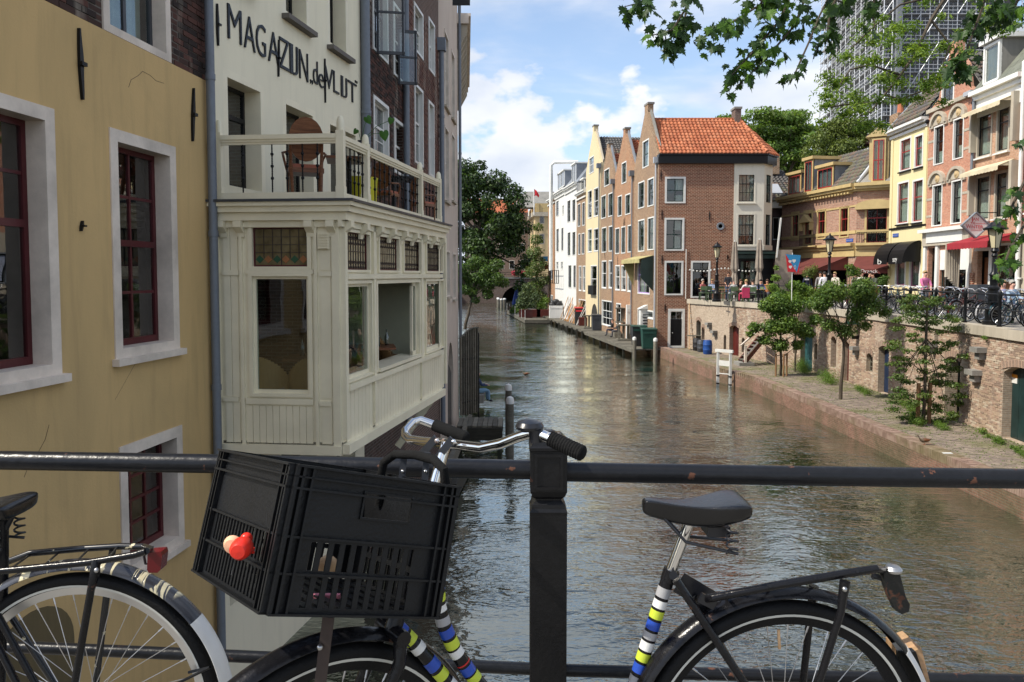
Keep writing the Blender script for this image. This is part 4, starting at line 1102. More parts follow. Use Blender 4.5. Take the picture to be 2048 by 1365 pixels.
for o in list(h1.children):bpy.data.objects.remove(o)
for(F_,lst,zt_,wm,wk)in(
 (F1,((747,777,268+40,190,{}),(788,812,345,235,{}),(747,777,100,-70,dict(sm=M_DGREY)),(788,812,150,5,{}),(748,777,560,470,{}),(788,811,560,470,{})),13.8,M_BRICK_DARK,{}),):
 for(u0,u1,vb,vt,kw)in lst:zwin(F_,u0,u1,vb,vt,**kw)
 F_.wall(wm,[(0,-1),(F_.L,-1),(F_.L,zt_),(0,zt_)],deep=5);F_.room(-1,zt_)
def leafopen(F,x,z0,z1,w_,ang,mat=M_DGREY):
 d=Vector((math.cos(ang),-math.sin(ang),0));mb=MB()
 p=Vector((x,-.03,0));q=p+d*w_
 for(a,b)in((z0,z0+.06),(z1-.06,z1),((z0+z1)/2-.02,(z0+z1)/2+.02)):
  mb.bar(p+Vector((0,0,(a+b)/2)),q+Vector((0,0,(a+b)/2)),.04,b-a)
 for t_ in(0,1):
  c=p+d*(w_*t_+(.03 if t_==0 else-.03));mb.bar(c+Vector((0,0,z0)),c+Vector((0,0,z1)),.06,.04,(0,1,0))
 o=F.put('open_casement',mb,mat)
 zc_=(z0+z1)/2;x3=d;nrm=Vector((0,0,1)).cross(d)
 F.inst('pane',unit(M_GLASS),o,Matrix.Translation(p+d*w_/2+Vector((0,0,zc_)))@axes((0,0,0),d,nrm,(0,0,1))@Matrix.Diagonal((w_-.1,.006,z1-z0-.1,1)))
x_=F1.px(750,60)[0];leafopen(F1,x_,F1.px(750,108)[1],F1.px(750,-60)[1],.55,R(75));x_=F1.px(793,100)[0];leafopen(F1,x_,F1.px(793,168)[1],F1.px(793,60)[1],.42,R(70))
lay_bricks(F1,3.4,11.2,0,F1.L,DBM,limit=300,pr=(.008,.004))
pipe('downpipe','wide grey downpipe between the cream house and the brown brick house',[(C2.x+.09,C2.y+.02,3.3),(C2.x+.09,C2.y+.02,13.7)],.085,M_ZINC,clips=3)
h2=thing('brown_brick_house','dark red-brown brick house between two drainpipes, white windows','house',(C3.x,C3.y,0));F2=Facade(h2,C3,C4)
for(u0,u1,vb,vt)in((829,846,325,165),(857,868,350,200),(829,847,100,5),(858,870,140,35),(830,846,640,545),(857,868,640,545)):zwin(F2,u0,u1,vb,vt)
F2.wall(M_BRICK_BROWN,[(0,-1),(F2.L,-1),(F2.L,14.0),(0,14.0)],deep=5);F2.room(-1,14.0)
lay_bricks(F2,3.4,12.0,0,F2.L,[unit(bm_var('brown_brick_%s'%s,c))for s,c in(('mid',(0.12,0.062,0.05)),('red',(0.16,0.08,0.06)))],limit=300,pr=(.008,.004))
pipe('downpipe','grey downpipe in the middle of the brown brick frontage',[(C3.x+.09,C3.y,2),(C3.x+.09,C3.y,13.7)],.07,M_ZINC,clips=3)
p4=C4+Vector((.09,-.1,0))
pipe('downpipe','grey downpipe with a funnel head where brown brick meets beige plaster',[(p4.x,p4.y,1),(p4.x,p4.y,11.7)],.07,M_ZINC,clips=3)
fun=MB().prism([(p4.x-.12,p4.y-.12,11.7),(p4.x+.12,p4.y-.12,11.7),(p4.x+.12,p4.y+.12,11.7),(p4.x-.12,p4.y+.12,11.7)],(0,0,.35)).build('hopper_head',M_ZINC);tag(fun,'square zinc hopper head on top of the funnel downpipe','hopper')
h3=thing('beige_house','beige plastered house at the water with a narrow arched doorway','house',(C4.x,C4.y,0));F3=Facade(h3,C4,C5)
for(u0,u1,vb,vt)in((889,897,210,60),(903,909,235,100),(889,897,460-60,250),(903,909,400,265),(891,898,595,500),(904,910,600,505)):
 zwin(F3,u0,u1,vb,vt,fm=M_OLDWHITE,sm=M_WHITE,fw=.06,rows=[1,1],sill=.06)
xa,zt_=F3.px(895,690);xb,zb2=F3.px(907,850)
F3.holes.append((xa,xb,zb2,zt_))
F3.wall(M_PINKPLASTER,[(0,-1),(F3.L,-1),(F3.L,15),(0,15)],deep=5,reveal=.5);F3.room(-1,15)
mb=MB();hw=(xb-xa)/2
for sgn in(-1,1):
 for i in range(8):
  a0,a1=math.pi/2*(i/8),math.pi/2*((i+1)/8);xm=(xa+xb)/2
  mb.add([(xm+sgn*hw*math.cos(a0),-.002,zt_-hw*1.6+hw*1.6*math.sin(a0)),(xm+sgn*hw*math.cos(a1),-.002,zt_-hw*1.6+hw*1.6*math.sin(a1)),(xm+sgn*hw,-.002,zt_),(xm+sgn*hw*math.cos(a0),.3,zt_-hw*1.6+hw*1.6*math.sin(a0)),(xm+sgn*hw*math.cos(a1),.3,zt_-hw*1.6+hw*1.6*math.sin(a1))],[(0,1,2),(0,3,4,1)])
F3.put('arch_spandrel',mb,M_PINKPLASTER);F3.put('dark_opening',MB().lim(xa,xb,.5,.55,zb2,zt_),M_ROOM)
F3.put('door',MB().prism([(xb-.02,.06,zb2),(xb-.35,.55,zb2),(xb-.30,.58,zb2),(xb+.03,.09,zb2)],(0,0,zt_-zb2-.4)),M_GREYSILL)
p5=C5+Vector((.08,-.05,0))
pipe('downpipe','thin grey downpipe running down to the wooden dock beside the gate',[(p5.x,p5.y,.7),(p5.x,p5.y,15.2)],.055,M_ZINC,clips=4)
C6=Vector((-2.66,37.5,0))
h4=thing('white_house','white plastered house with deep bracketed wooden eaves over the canal','house',(C5.x-.15,C5.y,0));F4=Facade(h4,C5+Vector((-.15,0,0)),C6)
for i in range(4):
 for(a_,b_)in((1.5,3.2),(4.4,6.6),(7.8,10),(11,13)):F4.win(.8+2.4*i,2.0+2.4*i,a_,b_,fm=M_WHITE,sm=M_WHITE,rows=[1,1],split=[.5])
F4.wall(M_CREAMHOUSE,[(0,-1),(F4.L,-1),(F4.L,14.1),(0,14.1)],deep=5);F4.room(-1,14)
F4.put('eaves',MB().lim(-.1,F4.L,-.55,.2,14.25,14.5).lim(-.1,F4.L,-.62,.2,14.5,14.6),M_OLDWHITE)
for i in range(13):F4.put('bracket',MB().prism([(i*.8,0,13.3),(i*.8,-.12,13.3),(i*.8,-.5,14.0),(i*.8,-.5,14.25),(i*.8,0,14.25)],(.14,0,0)),M_STONE)
sg=thing('hanging_sign','dark square sign with a white outline hanging over the canal','sign',(-1.9,21.5,12.6))
q0=atY(907,22,22.3);MB().lim(-.0,.48,-.025,.025,-.12,.75).build('board',M_BLACK,sg,local=True)
sg.location=(xat(905,21.5,13),21.5,q0.z);sg.location.x-=.0
MB().lim(.13,.35,-.032,-.026,.1,.115).lim(.13,.35,-.032,-.026,.6,.615).lim(.13,.142,-.032,-.026,.1,.6).lim(.338,.35,-.032,-.026,.1,.6).build('outline',M_WHITE,sg,local=True)
MB().bar((-.3,0,.7),(.05,0,.7),.03,.03).build('arm',M_BLACK,sg,local=True)
gx=-1.85
gt=thing('slatted_gate','dark weathered slatted gate with an arched top standing over the water','gate',(gx,27.2,.9))
n=8;Lg=1.05;g0=Vector((gx+.02,27.1,0));g1=Vector((atY(957,700,27.9).x,27.9,0));gd=(g1-g0)
zg0=atY(940,828,27.5).z
for i in range(n):
 t_=(i+.3)/n;p=g0+gd*t_;top=atY(940,676,27.5).z+.32*math.sin(min(1,t_*1.3)*math.pi/2)
 MB().bar((p.x,p.y,zg0),(p.x,p.y,top),.075,.04,gd).build('slat',M_GREYWOOD,gt)
for zz in(zg0+.45,zg0+2.0):MB().bar(g0+Vector((0,.03,zz)),g1+Vector((0,.03,zz)),.05,.08).build('crossbar',M_BLACK,gt)
MB().tube([g0+gd*t_+Vector((0,0,atY(940,676,27.5).z+.02+.32*math.sin(min(1,t_*1.3)*math.pi/2)))for t_ in np.linspace(0,1,8)],.03,6).build('top_rail',M_GREYWOOD,gt)
MB().bar(g1+Vector((0,0,zg0-.5)),g1+Vector((0,0,zg0+2.9)),.06,.06,(0,1,0)).build('post',M_BLACK,gt)
dk=thing('wooden_dock','small mossy plank dock at the foot of the gate','dock',(-1.2,26,.6))
zdk=.78;a=atZ(918,838,zdk);b=atZ(1006,838,zdk);ya,yb_=atZ(960,852,zdk).y,atZ(960,835,zdk).y
n=9
for i in range(n):
 x0=a.x+(b.x-a.x)*i/n;x1=a.x+(b.x-a.x)*(i+1)/n
 MB().lim(x0+.008,x1-.008,ya,yb_,zdk-.06+rnd.uniform(-.01,.01),zdk).build('plank',M_GREYWOOD,dk)
MB().lim(a.x,b.x,ya-.08,ya,zdk-.45,zdk-.07).build('fascia_beam',M_WETWOOD,dk);MB().lim(a.x,b.x,yb_,yb_+.08,zdk-.45,zdk-.07).build('fascia_beam',M_WETWOOD,dk)
for x in(a.x+.1,b.x-.1):MB().bar((x,ya+.1,-.8),(x,ya+.1,zdk-.07),.14,.14,(0,1,0)).build('pile',M_WETWOOD,dk)
mbm=MB().bar(atY(893,945,17.5),atY(941,838,26.5),.12,.3).build('timber_beam',M_GREYWOOD);tag(mbm,'long mossy timber beam slanting down to the plank dock','beam')
mbm=MB().bar(atZ(905,985,.25),atZ(935,930,.25),.18,.4).build('timber_fender',M_WETWOOD);tag(mbm,'wet dark timber fender lying along the left bank','beam')
def mooring(p,h_,r,label):
 t=thing('mooring_post',label,'post',p,0,'timber mooring posts with pale caps')
 MB().lathe((0,0,0),[(r,-1.2),(r*.98,h_-.1),(r*.9,h_)],12).build('pile',M_GREYWOOD,t,True,local=True)
 MB().lathe((0,0,0),[(r*1.04,h_-.12),(r*1.04,h_),(r*.8,h_+.07),(0,h_+.11)],12).build('cap',M_WHITE,t,True,local=True)
 return t
for(u,vt,Y,r,lb)in((1017,768,25.5,.11,'mooring post with a white cap by the left dock, the farther of two'),(1020,793,22.5,.115,'mooring post with a white cap by the left dock, the nearer of two'),(1269,674,50.5,.13,'mooring post by the decking, beside the green bins'),(1311,676,47.5,.13,'mooring post standing at the corner of the quay')):
 p=atY(u,vt,Y);mooring((p.x,p.y,0),p.z-.1,r,lb)
for i,(u,Y)in enumerate(((997,128),(1003,126),(1009,128),(996,132))):
 p=atY(u,590,Y);mooring((p.x,p.y,0),1.5,.25,('pale mooring pile by the far bridge arch, second from the left','pale mooring pile by the far bridge arch, third from the left','pale mooring pile nearest the arch of the far bridge','pale mooring pile farthest left of the far bridge arch')[i])
def fl(Y):return Vector((15.34-0.11*Y,Y,0))
def canal_house(name,label,ua,ub,wallmat,zbase=WZ,depth=9.0):
 """ua = far (left) edge, ub = near (right) edge in the photo"""
 ra,rb=(ua-1024)/FPX,(ub-1024)/FPX
 pa,pb=fl(15.34/(ra+.11)),fl(15.34/(rb+.11))
 t=thing(name,label,'house',(pa.x,pa.y,0));F=Facade(t,pa,pb);F.mat=wallmat;F.depth=depth;return t,F
def tiles_side(F,x0,x1,ze,zp,y0,y1,meshes,side,limit=300,tw=.27,tl=.33,roofmat=None):
 """gable roof, ridge runs into the block; tiles on the near or far slope"""
 xm=(x0+x1)/2
 mb=MB();mb.add([(x0,y0,ze),(xm,y0,zp),(x1,y0,ze),(x0,y1,ze),(xm,y1,zp),(x1,y1,ze)],[(0,3,4,1),(1,4,5,2),(0,1,2),(3,5,4)])
 rf=F.put('roof',mb,roofmat or M_GREYSTONE)
 if side=='near':
  o=F.w(x1,y0,ze);eu=F.ey;ev=F.w(xm,y0,zp)-o
  tilefield(rf,o,eu,ev,y1-y0,ev.length,tw,tl,meshes,limit=limit)
 return rf
kw0=dict(fm=M_WHITE,fw=.09,rec=.05,proud=.03)
hA,FA=canal_house('corner_house','brown brick corner house with a bright red pantile roof and white corner bay',1266,1315,M_BRICK_TAN)
ze=13.25;zp=16.75
W_=lambda F,u0,v0,u1,v1,**k:F.winpx(u0,v0,u1,v1,**{**kw0,**k})
for q,kk in(((1277,366,1289,415),{}),((1296,359,1308,411),{}),((1277,441,1289,503),{}),((1296,436,1308,500),{})):
 W_(FA,*q,sm=M_DGREEN,cols=2,rows=[2,2],split=[.5],**kk)
W_(FA,1286,284,1298,332,sm=M_DGREEN,cols=2,rows=[1,1],split=[.5],label='gable window',curtain=[(0,1,0,1)])
W_(FA,1276,524,1300,590,sm=paint('lilac_paint',(0.45,0.30,0.62),.5,.1),cols=2,rows=[1,1],split=[.6],curtain=[(0,.5,0,.5)],label='window with a lilac sash under the canvas awning')
W_(FA,1276,617,1287,668,sm=M_DGREEN,cols=1,rows=[1,2],split=[.4])
W_(FA,1293,620,1307,640,sm=M_WHITE,cols=1,rows=1)
FA.wall(M_BRICK_TAN,gable(0,FA.L,-.6,ze,zp,w=.8,cap=.55),thick=.4);FA.room(.3,ze)
FA.put('gable_coping',MB().bar((-.05,.2,ze),(FA.L/2-.4,.2,zp),.46,.10,(0,1,0)).bar((FA.L+.05,.2,ze),(FA.L/2+.4,.2,zp),.46,.10,(0,1,0)).lim(FA.L/2-.5,FA.L/2+.5,-.03,.45,zp+.55,zp+.68),M_GREYSTONE)
aw=thing('window_awning','sun-bleached olive canvas awning over the lilac canal window','awning',tuple(FA.w(1,0,9)))
x0,z1=FA.px(1264,514);x1,z0=FA.px(1300,524)
x0,x1=FA.px(1270,514)[0],FA.px(1308,514)[0];z1=FA.px(1290,513)[1];M_OLIVE=paint('olive_canvas',(0.42,0.37,0.17),.9,.3)
FA.put('canvas',MB().prism([(x0,-.05,z1),(x0,-1.0,z1-.25),(x0,-1.0,z1-.5),(x0,-1.03,z1-.5),(x0,-1.03,z1-.23),(x0,-.05,z1+.03)],(x1-x0,0,0)),M_OLIVE,aw)
FA.put('side_curtain',MB().prism([(x0,-.05,z1),(x0,-1.0,z1-.3),(x0,-.1,z1-2.2)],(.04,0,0)),M_OLIVE,aw);FA.put('side_curtain',MB().prism([(x1-.04,-.05,z1),(x1-.04,-.9,z1-.3),(x1-.04,-.9,z1-1.5),(x1-.04,-.05,z1-2.4)],(.04,0,0)),M_DGREEN,aw)
pC=fl(51.3);xr=xat(1467,51.3,9);xr2=xat(1527,51.3,9)
FS=Facade(hA,(pC.x,51.3),(xr,51.3));FB=Facade(hA,(xr,51.26),(xr2,51.26));FC=Facade(hA,(xr2,51.26),(xr2+.85,52.2))
d4=dict(cols=2,rows=[1,1],split=[.5],fw=.13,rec=.06,proud=.03,bar=.06)
FS.winpx(1330,354,1371,407,fm=M_WHITE,sm=M_DGREEN,curtain=[(0,1,.5,1),(0,1,0,.3)],**d4)
FS.winpx(1329,436,1368,502,fm=M_WHITE,sm=M_DGREEN,curtain=[(0,1,.65,1),(0,.9,0,.45)],label='window with a faded curtain and a violet glow',**d4)
FS.winpx(1329,522,1366,591,fm=M_WHITE,sm=M_BLACK,label='tall dark window above the wharf door',**d4)
FS.winpx(1382,522,1420,596,fm=M_WHITE,sm=M_BLACK,cols=2,rows=[1,1],split=[.78],fw=.12,rec=.06,label='wide dark cafe window at street level')
x0,z1=FS.px(1336,618);x1,z0=FS.px(1369,697)
z0=WZ;wo=FS.win(x0,x1,z0,z1,fm=M_WHITE,sm=M_WHITE,cols=[1,2],rows=[1,1],split=[.77],fw=.17,rec=.08,glass=M_GLASS,label='black door under a small transom light',name='door')
FS.put('door_leaf',MB().lim(x0+.2,x1-.2,.04,.10,z0+.02,z0+(z1-z0)*.74),M_BLACK,wo)
FS.put('handle',MB().sphere((x0+.32,.0,z0+1.0),.04),M_STEEL,wo)
x,z=FS.px(1441,453);FS.put('round_window',MB().lathe((x,-.04,z),[(.13,.02),(.16,0),(.25,0),(.27,.05)],24,'Y'),M_LEAD);FS.put('pane',MB().lathe((x,.0,z),[(0,-.02),(.15,-.02)],24,'Y'),M_BLACK)
zt=FS.px(1400,328)[1];zc=FS.px(1400,312)[1]
FS.wall(M_BRICK_RED,[(0,WZ-.1),(FS.L,WZ-.1),(FS.L,zt),(0,zt)],name='side_wall',thick=.4);FS.room(WZ,zt)
for(x,v0,v1)in((1322,340,362),(1324,420,440),(1419,422,443),(1324,510,530),(1455,510,520),(1330,608,625)):anchor(FS,x,v0,x,v1,.03)
pipe('downpipe','zinc downpipe on the canal corner of the red-roofed house',[tuple(FA.w(FA.L-.25,-.12,13.0)),tuple(FA.w(FA.L-.25,-.12,1.0))],.06,M_LZINC,clips=5)
hh=FA.w(FA.L-.25,-.12,13.0);tag(MB().prism([(hh.x-.16,hh.y-.16,12.9),(hh.x+.16,hh.y-.16,12.9),(hh.x+.16,hh.y+.16,12.9),(hh.x-.16,hh.y+.16,12.9)],(0,0,.4)).build('hopper_head',M_LZINC),'zinc hopper head under the eaves at the red-roofed corner','hopper')
for wv,u in((12,1391),):
 pipe('downpipe','thin white cable pipe down the brick side wall above the wharf',[tuple(FS.w(FS.px(1371.5,550)[0],-.05,7.2)),tuple(FS.w(FS.px(1371.5,550)[0],-.05,3.9))],.025,M_WHITE)
zbb=FB.px(1490,501)[1];zmid=3.9
g12=dict(fm=M_STONE,sm=M_BLACK,fw=.06,rec=.04,proud=.02,split=[.66],cols=4,bar=.03,sw=.04)
M_BAY=plaster('bay_stucco',(0.66,0.63,0.54),(0.55,0.52,0.44),.4)
g12['fm']=M_BAY
FB.winpx(1475,347,1511,406,rows=[2,1],curtain=[(0,1,0,1)],**{**g12,'fw':.1},sill=.08,sillmat=M_BAY,label='twelve-pane window, upper storey of the white bay')
FB.winpx(1474,427,1510,492,rows=[2,1],curtain=[(0,1,.3,1)],**{**g12,'fw':.1},sill=.08,sillmat=M_BAY,label='twelve-pane window, lower storey of the white bay')
g12['cols']=2
FC.win(.22,FC.L-.2,FB.px(1490,406)[1],FB.px(1490,347)[1],rows=[2,1],**g12);FC.win(.22,FC.L-.2,FB.px(1490,492)[1],FB.px(1490,427)[1],rows=[2,1],**g12)
for F_ in(FB,FC):
 F_.wall(M_BAY,[(0,zbb),(F_.L,zbb),(F_.L,zt),(0,zt)],name='bay_wall',thick=.4);F_.room(zbb,zt,y=.8)
 F_.put('bay_cornice',MB().lim(-.02 if F_ is FB else .05,F_.L+.02,-.06,0,zbb,zbb+.35),M_BAY)
FG=Facade(hA,(xr,51.3),(xr2+.7,51.3))
FG.winpx(1478,518,1515,598,fm=M_BLACK,sm=M_BLACK,cols=2,rows=[1,1],split=[.7],fw=.12,rec=.1,curtain=[(0,.25,.4,1),(.7,1,.4,1)],label='dark shopfront window of the corner cafe')
FG.wall(M_BLACK,[(0,3.8),(FG.L,3.8),(FG.L,zbb),(0,zbb)],name='shopfront',thick=.4);FG.room(3.8,zbb,y=2.0)
FG.put('shop_cornice',MB().lim(-.1,FG.L+.2,-.28,0,zbb-.25,zbb-.1).lim(-.05,FG.L+.1,-.2,0,zbb-.55,zbb-.3),M_DGREEN)
o=fl(51.3);xe=xr2+.85
mb=MB();mb.prism([(o.x-.05,51.3-.28,zt),(xr2+.12,51.3-.28,zt),(xe+.25,52.1,zt),(xe+.25,57.3,zt),(o.x-.05,57.3,zt)],(0,0,zc-zt));mb.build('cornice',M_BLACK,hA)
mb=MB();mb.prism([(o.x-.05,51.3-.40,zc),(xr2+.15,51.3-.40,zc),(xe+.35,52.05,zc),(xe+.35,57.3,zc),(o.x-.05,57.3,zc)],(0,0,.09));mb.build('gutter',M_BLACK,hA)
zr=atY(1400,240,54.4).z;xrr=xat(1478,54.4,zr);xrl=FA.w(FA.L/2,.4,0).x
zc2=zc+.08
V_=lambda x,y,z:(x,y,z)
E1=Vector((o.x+.35,50.95,zc2));E2=Vector((xr2+.1,50.95,zc2));E3=Vector((xe+.3,52.0,zc2));E4=Vector((xe+.3,57.3,zc2));E5=Vector((xrl+.1,57.3,zc2));R1=Vector((xrl+.1,54.4,zr));R2=Vector((xrr,54.4,zr))
mb=MB();mb.add([E1,E2,E3,E4,E5,R1,R2],[(0,1,6,5),(1,2,6),(2,3,6),(3,4,5,6),(0,5,4)])
rf=mb.build('roof',M_GREYSTONE,hA)
ev=(R1-E1);ev.x=0;H_=ev.length;W__=(E2-E1).length;rl=(R2-E1).x
def clipA(cu,cv):
 xm_=W__+(rl-W__)*cv/H_
 return 0.15*0+(R1.x-E1.x)*cv/H_*0.6-.25<cu<xm_+.02
tilefield(rf,E1+Vector((-.35,0,0)),(1,0,0),ev,W__+.35,H_,.262,.36,T_RED,clip=lambda a,b:clipA(a-.35,b),limit=300)
e3v=(R2-E2);mbh=MB()
n=12
for i in range(n):
 p=E2.lerp(R2,(i+.3)/n);q=E2.lerp(R2,(i+1.25)/n);MB().tube([p+Vector((0,0,.08)),q+Vector((0,0,.06))],[.13,.11],8).build('hip_tile',MAT['red_tile_pale'],rf)
tilefield(rf,E2,(E3-E2),R2-(E2+E3)/2,(E3-E2).length,(R2-(E2+E3)/2).length,.26,.36,T_RED,clip=lambda a,b:abs(a-(E3-E2).length/2)<(E3-E2).length/2*(1-b/(R2-(E2+E3)/2).length)+.1,limit=60)
n=26
for i in range(n):
 p=R1.lerp(R2,i/n);q=R1.lerp(R2,(i+1.05)/n);MB().tube([p+Vector((0,0,.03)),q+Vector((0,0,.05))],.10,6).build('ridge_tile',MAT['red_tile_deep'],rf)
cx0=xat(1466,54.5,zr);cx1=xat(1478,54.5,zr)
MB().lim(cx0,cx1,54.0,54.9,zr-.4,atY(1472,221,54.5).z).build('chimney',M_BRICK_BROWN,hA);MB().lim(cx0-.06,cx1+.06,53.94,54.96,atY(1472,221,54.5).z,atY(1472,217,54.5).z).build('chimney_cap',M_GREYSTONE,hA)
def gable_house(name,label,ua,ub,mat,zeave,zpeak,wins,meshes,stone=M_LEAD,cap=.35,gut=True,cop=True,deco=None):
 h_,F=canal_house(name,label,ua,ub,mat)
 for(q,kk)in wins:F.winpx(*q,**{**kw0,**kk})
 F.wall(mat,gable(0,F.L,-.6,zeave,zpeak,w=.6,cap=cap),thick=.4,deep=9);F.room(.3,zeave,y=.9)
 rf=tiles_side(F,.05,F.L-.05,zeave+.1,zpeak-.45,.4,9,meshes,'near',limit=170)
 F.put('gable_coping',MB().bar((F.L+.03,.22,zeave+.05),(F.L/2+.3,.22,zpeak+.03),.52,.09,(0,1,0)),stone);F.put('gable_coping',MB().bar((-.03,.22,zeave+.05),(F.L/2-.3,.22,zpeak+.03),.52,.09,(0,1,0)),stone)
 F.put('gable_cap',MB().lim(F.L/2-.38,F.L/2+.38,-.04,.45,zpeak+cap,zpeak+cap+.12),M_GREYSTONE)
 F.put('hopper_head',MB().lim(F.L-.3,F.L+.1,-.35,0,zeave-.5,zeave-.1),M_ZINC)
 F.put('drainpipe',MB().tube([(F.L-.08,-.12,zeave-.4),(F.L-.08,-.12,1.0)],.055,8),M_ZINC)
 for(u,v)in(deco or[]):anchor(F,u,v-9,u,v+9,.025)
 return h_,F
s4=dict(sm=M_DGREEN,cols=2,rows=[1,1],split=[.5],curtain=[(0,1,.45,1)]);s2=dict(sm=M_WHITE,cols=1,rows=[1,1],split=[.55])
hB,FBh=gable_house('gabled_house','orange brick gabled house right next to the red-roofed corner house',1228,1266,M_BRICK_ORANGE,13.3,16.4,
 [((1244,327,1253,365),s4),((1236,393,1244,432),s4),((1251,390,1261,428),s4),((1231,457,1239,508),s4),((1243,454,1251,507),s4),((1256,451,1263,505),s4),
 ((1231,531,1240,582),s2),((1243,531,1252,583),s2),((1255,530,1263,585),s2),((1233,606,1242,650),s2)],T_MIX,M_LEAD,deco=((1248,448),(1236,522),(1250,445)))
hC,FCh=gable_house('gabled_house','greyish brown brick gabled house beside the butter-yellow gable',1200,1228,M_BRICK_BROWN if False else M_BRICK_TAN,13.4,16.2,
 [((1209,341,1219,370),s4),((1203,393,1212,436),s4),((1217,388,1226,432),s4),((1204,456,1213,505),s4),((1218,453,1226,503),s4),((1204,522,1213,578),s2),((1218,521,1226,578),s2),
 ((1204,600,1226,656),dict(sm=M_WHITE,cols=[3,3],rows=[2,1],split=[.6],bar=.05,label='large white glazed wharf door with many panes'))],T_MIX,M_LEAD,deco=((1210,510),))
hD,FDh=gable_house('gabled_house','tall butter-yellow gabled house on the canal, the highest gable of the row',1171,1200,M_CREAMHOUSE,15.4,18.6,
 [((1179,317,1188,344),{**s2,'sm':M_WHITE}),((1176,383,1184,436),s2),((1188,378,1197,432),s2),((1176,459,1184,505),{**s2,'curtain':[(0,1,0,1)]}),((1188,458,1197,503),s2),((1182,531,1194,592),s2)],T_DARK,M_STONE,cap=.5)
x0,z1=FDh.px(1182,571);x1,z0=FDh.px(1193,590);bx=FDh.put('window_planter',MB().lim(x0,x1,-.3,-.02,z0,z1),M_BLACK)
x0,z1=FDh.px(1183,607);x1,z0=FDh.px(1195,640)
mb=MB();xm,rr=(x0+x1)/2,(x1-x0)/2;mb.prism([(xm-rr,-.01,WZ)]+[(xm+rr*math.cos(a),-.01,z1-rr+rr*math.sin(a))for a in np.linspace(math.pi,0,12)]+[(xm+rr,-.01,WZ)],(0,.01,0));FDh.put('arched_opening',mb,M_ROOM)
def cornice_house(name,label,ua,ub,mat,zeave,wins,ztop,roofm=M_LEAD,cmat=M_WHITE,dormers=()):
 h_,F=canal_house(name,label,ua,ub,mat)
 for(q,kk)in wins:F.winpx(*q,**{**kw0,**kk})
 F.wall(mat,[(0,-.6),(F.L,-.6),(F.L,zeave),(0,zeave)],thick=.4,deep=9);F.room(.3,zeave,y=.9)
 for i,(pr,a,b)in enumerate(((.12,-.6,-.45),(.22,-.15,0),(.32,0,.14))):F.put('cornice_moulding',MB().lim(-.02,F.L+.02,-pr,0,zeave+a,zeave+b),cmat)
 F.put('roof',MB().prism([(0,.1,zeave+.1),(0,1.9,ztop),(0,9,ztop),(0,9,zeave+.1)],(F.L,0,0)),roofm)
 for(u0,v0,u1,v1,op)in dormers:
  xa,za=F.px(u0,v0,.4);xb,zb_=F.px(u1,v1,.4);xb=max(xb,xa+1.2)
  d=F.put('dormer',MB().lim(xa,xb,.5,2.2,zb_,za),roofm);mb=MB()
  mb.lim(xa-.1,xb+.1,.3,2.3,za,za+.15);F.put('dormer_cap',mb,M_WHITE,d)
  mb=MB();mb.lim(xa,xa+.1,.42,.5,zb_,za).lim(xb-.1,xb,.42,.5,zb_,za).lim((xa+xb)/2-.05,(xa+xb)/2+.05,.42,.5,zb_,za).lim(xa,xb,.42,.5,zb_,zb_+.1).lim(xa,xb,.42,.5,za-.1,za);F.put('dormer_frame',mb,M_WHITE,d)
  F.inst('pane',unit(M_GLASSD),d,bxm(((xa+xb)/2,.46,(za+zb_)/2),(xb-xa-.1,.01,za-zb_-.1)))
 return h_,F
dk1=dict(sm=M_DGREY,cols=1,rows=[1,1],split=[.5]);wh=dict(sm=M_WHITE,cols=1,rows=[1,1],split=[.55])
hE,FE_=cornice_house('narrow_house','narrow brown brick house between the white and the butter-yellow houses',1152.5,1171,M_BRICK_TAN,13.6,
 [((1156,409,1161,453),dk1),((1165,406,1170,451),dk1),((1157,468,1161,510),dk1),((1164,467,1169,509),dk1),((1158,532,1163,583),wh),((1166,532,1171,584),wh),((1158,598,1172,640),wh)],16,M_GREYSTONE,M_WHITE,((1155,366,1168,389,0),))
hF,FF_=cornice_house('white_canal_house','white canal house with a deep cornice and grey mansard with chimneys',1130,1152.5,M_WHITEHOUSE,14.9,
 [((1135,402,1141,444),dk1),((1145,400,1151,442),dk1),((1135.5,465,1141,512),dk1),((1145,464,1151,511),dk1),((1137,530,1143,577),dk1),((1147,530,1152,577),dk1)],17.3,M_LEAD,M_WHITE,((1143,333,1151,371,0),))
FF_.put('chimney',MB().lim(3,5,2.5,3.5,17,18.4),M_BRICK_TAN)
for i in range(4):FF_.put('chimney_pot',MB().lathe((3.3+.45*i,3.0,18.4),[(.14,0),(.12,.5),(.15,.55),(.1,.6)],8),M_GREYSTONE)
hG,FG_=cornice_house('white_canal_house','bright white plain canal house with a grey pipe up its left side',1110,1130,M_WHITEHOUSE,15.0,
 [((1112.5,403,1118,432),dk1),((1125,411,1128,430),wh),((1113,458,1118,504),dk1),((1123,456,1127,502),dk1),((1113,523,1117,540),wh),((1122,523,1126,540),wh),((1120,600,1124.5,640),dict(sm=M_NAVY,cols=1,rows=[1],split=None))],17.2,M_LEAD,M_WHITE,((1115,351,1128,372,0),))
hH,FH_=cornice_house('brick_canal_house','pinkish brick house at the far end of the canal row',1096,1110,M_BRICK_ORANGE,14.7,
 [((1101.5,410,1104.5,440),wh),((1101.5,465,1104.5,500),wh),((1102,525,1105,560),wh),((1102,590,1106,625),wh)],15.5,M_GREYSTONE,M_WHITE)
x0,z1=FG_.px(1111,541);x1,z0=FG_.px(1127,568)
bl=FG_.put('window_balcony',MB().lim(x0,x1,-.6,-.55,z1-.06,z1).lim(x0,x1,-.6,-.55,z0,z0+.06),M_BLACK)
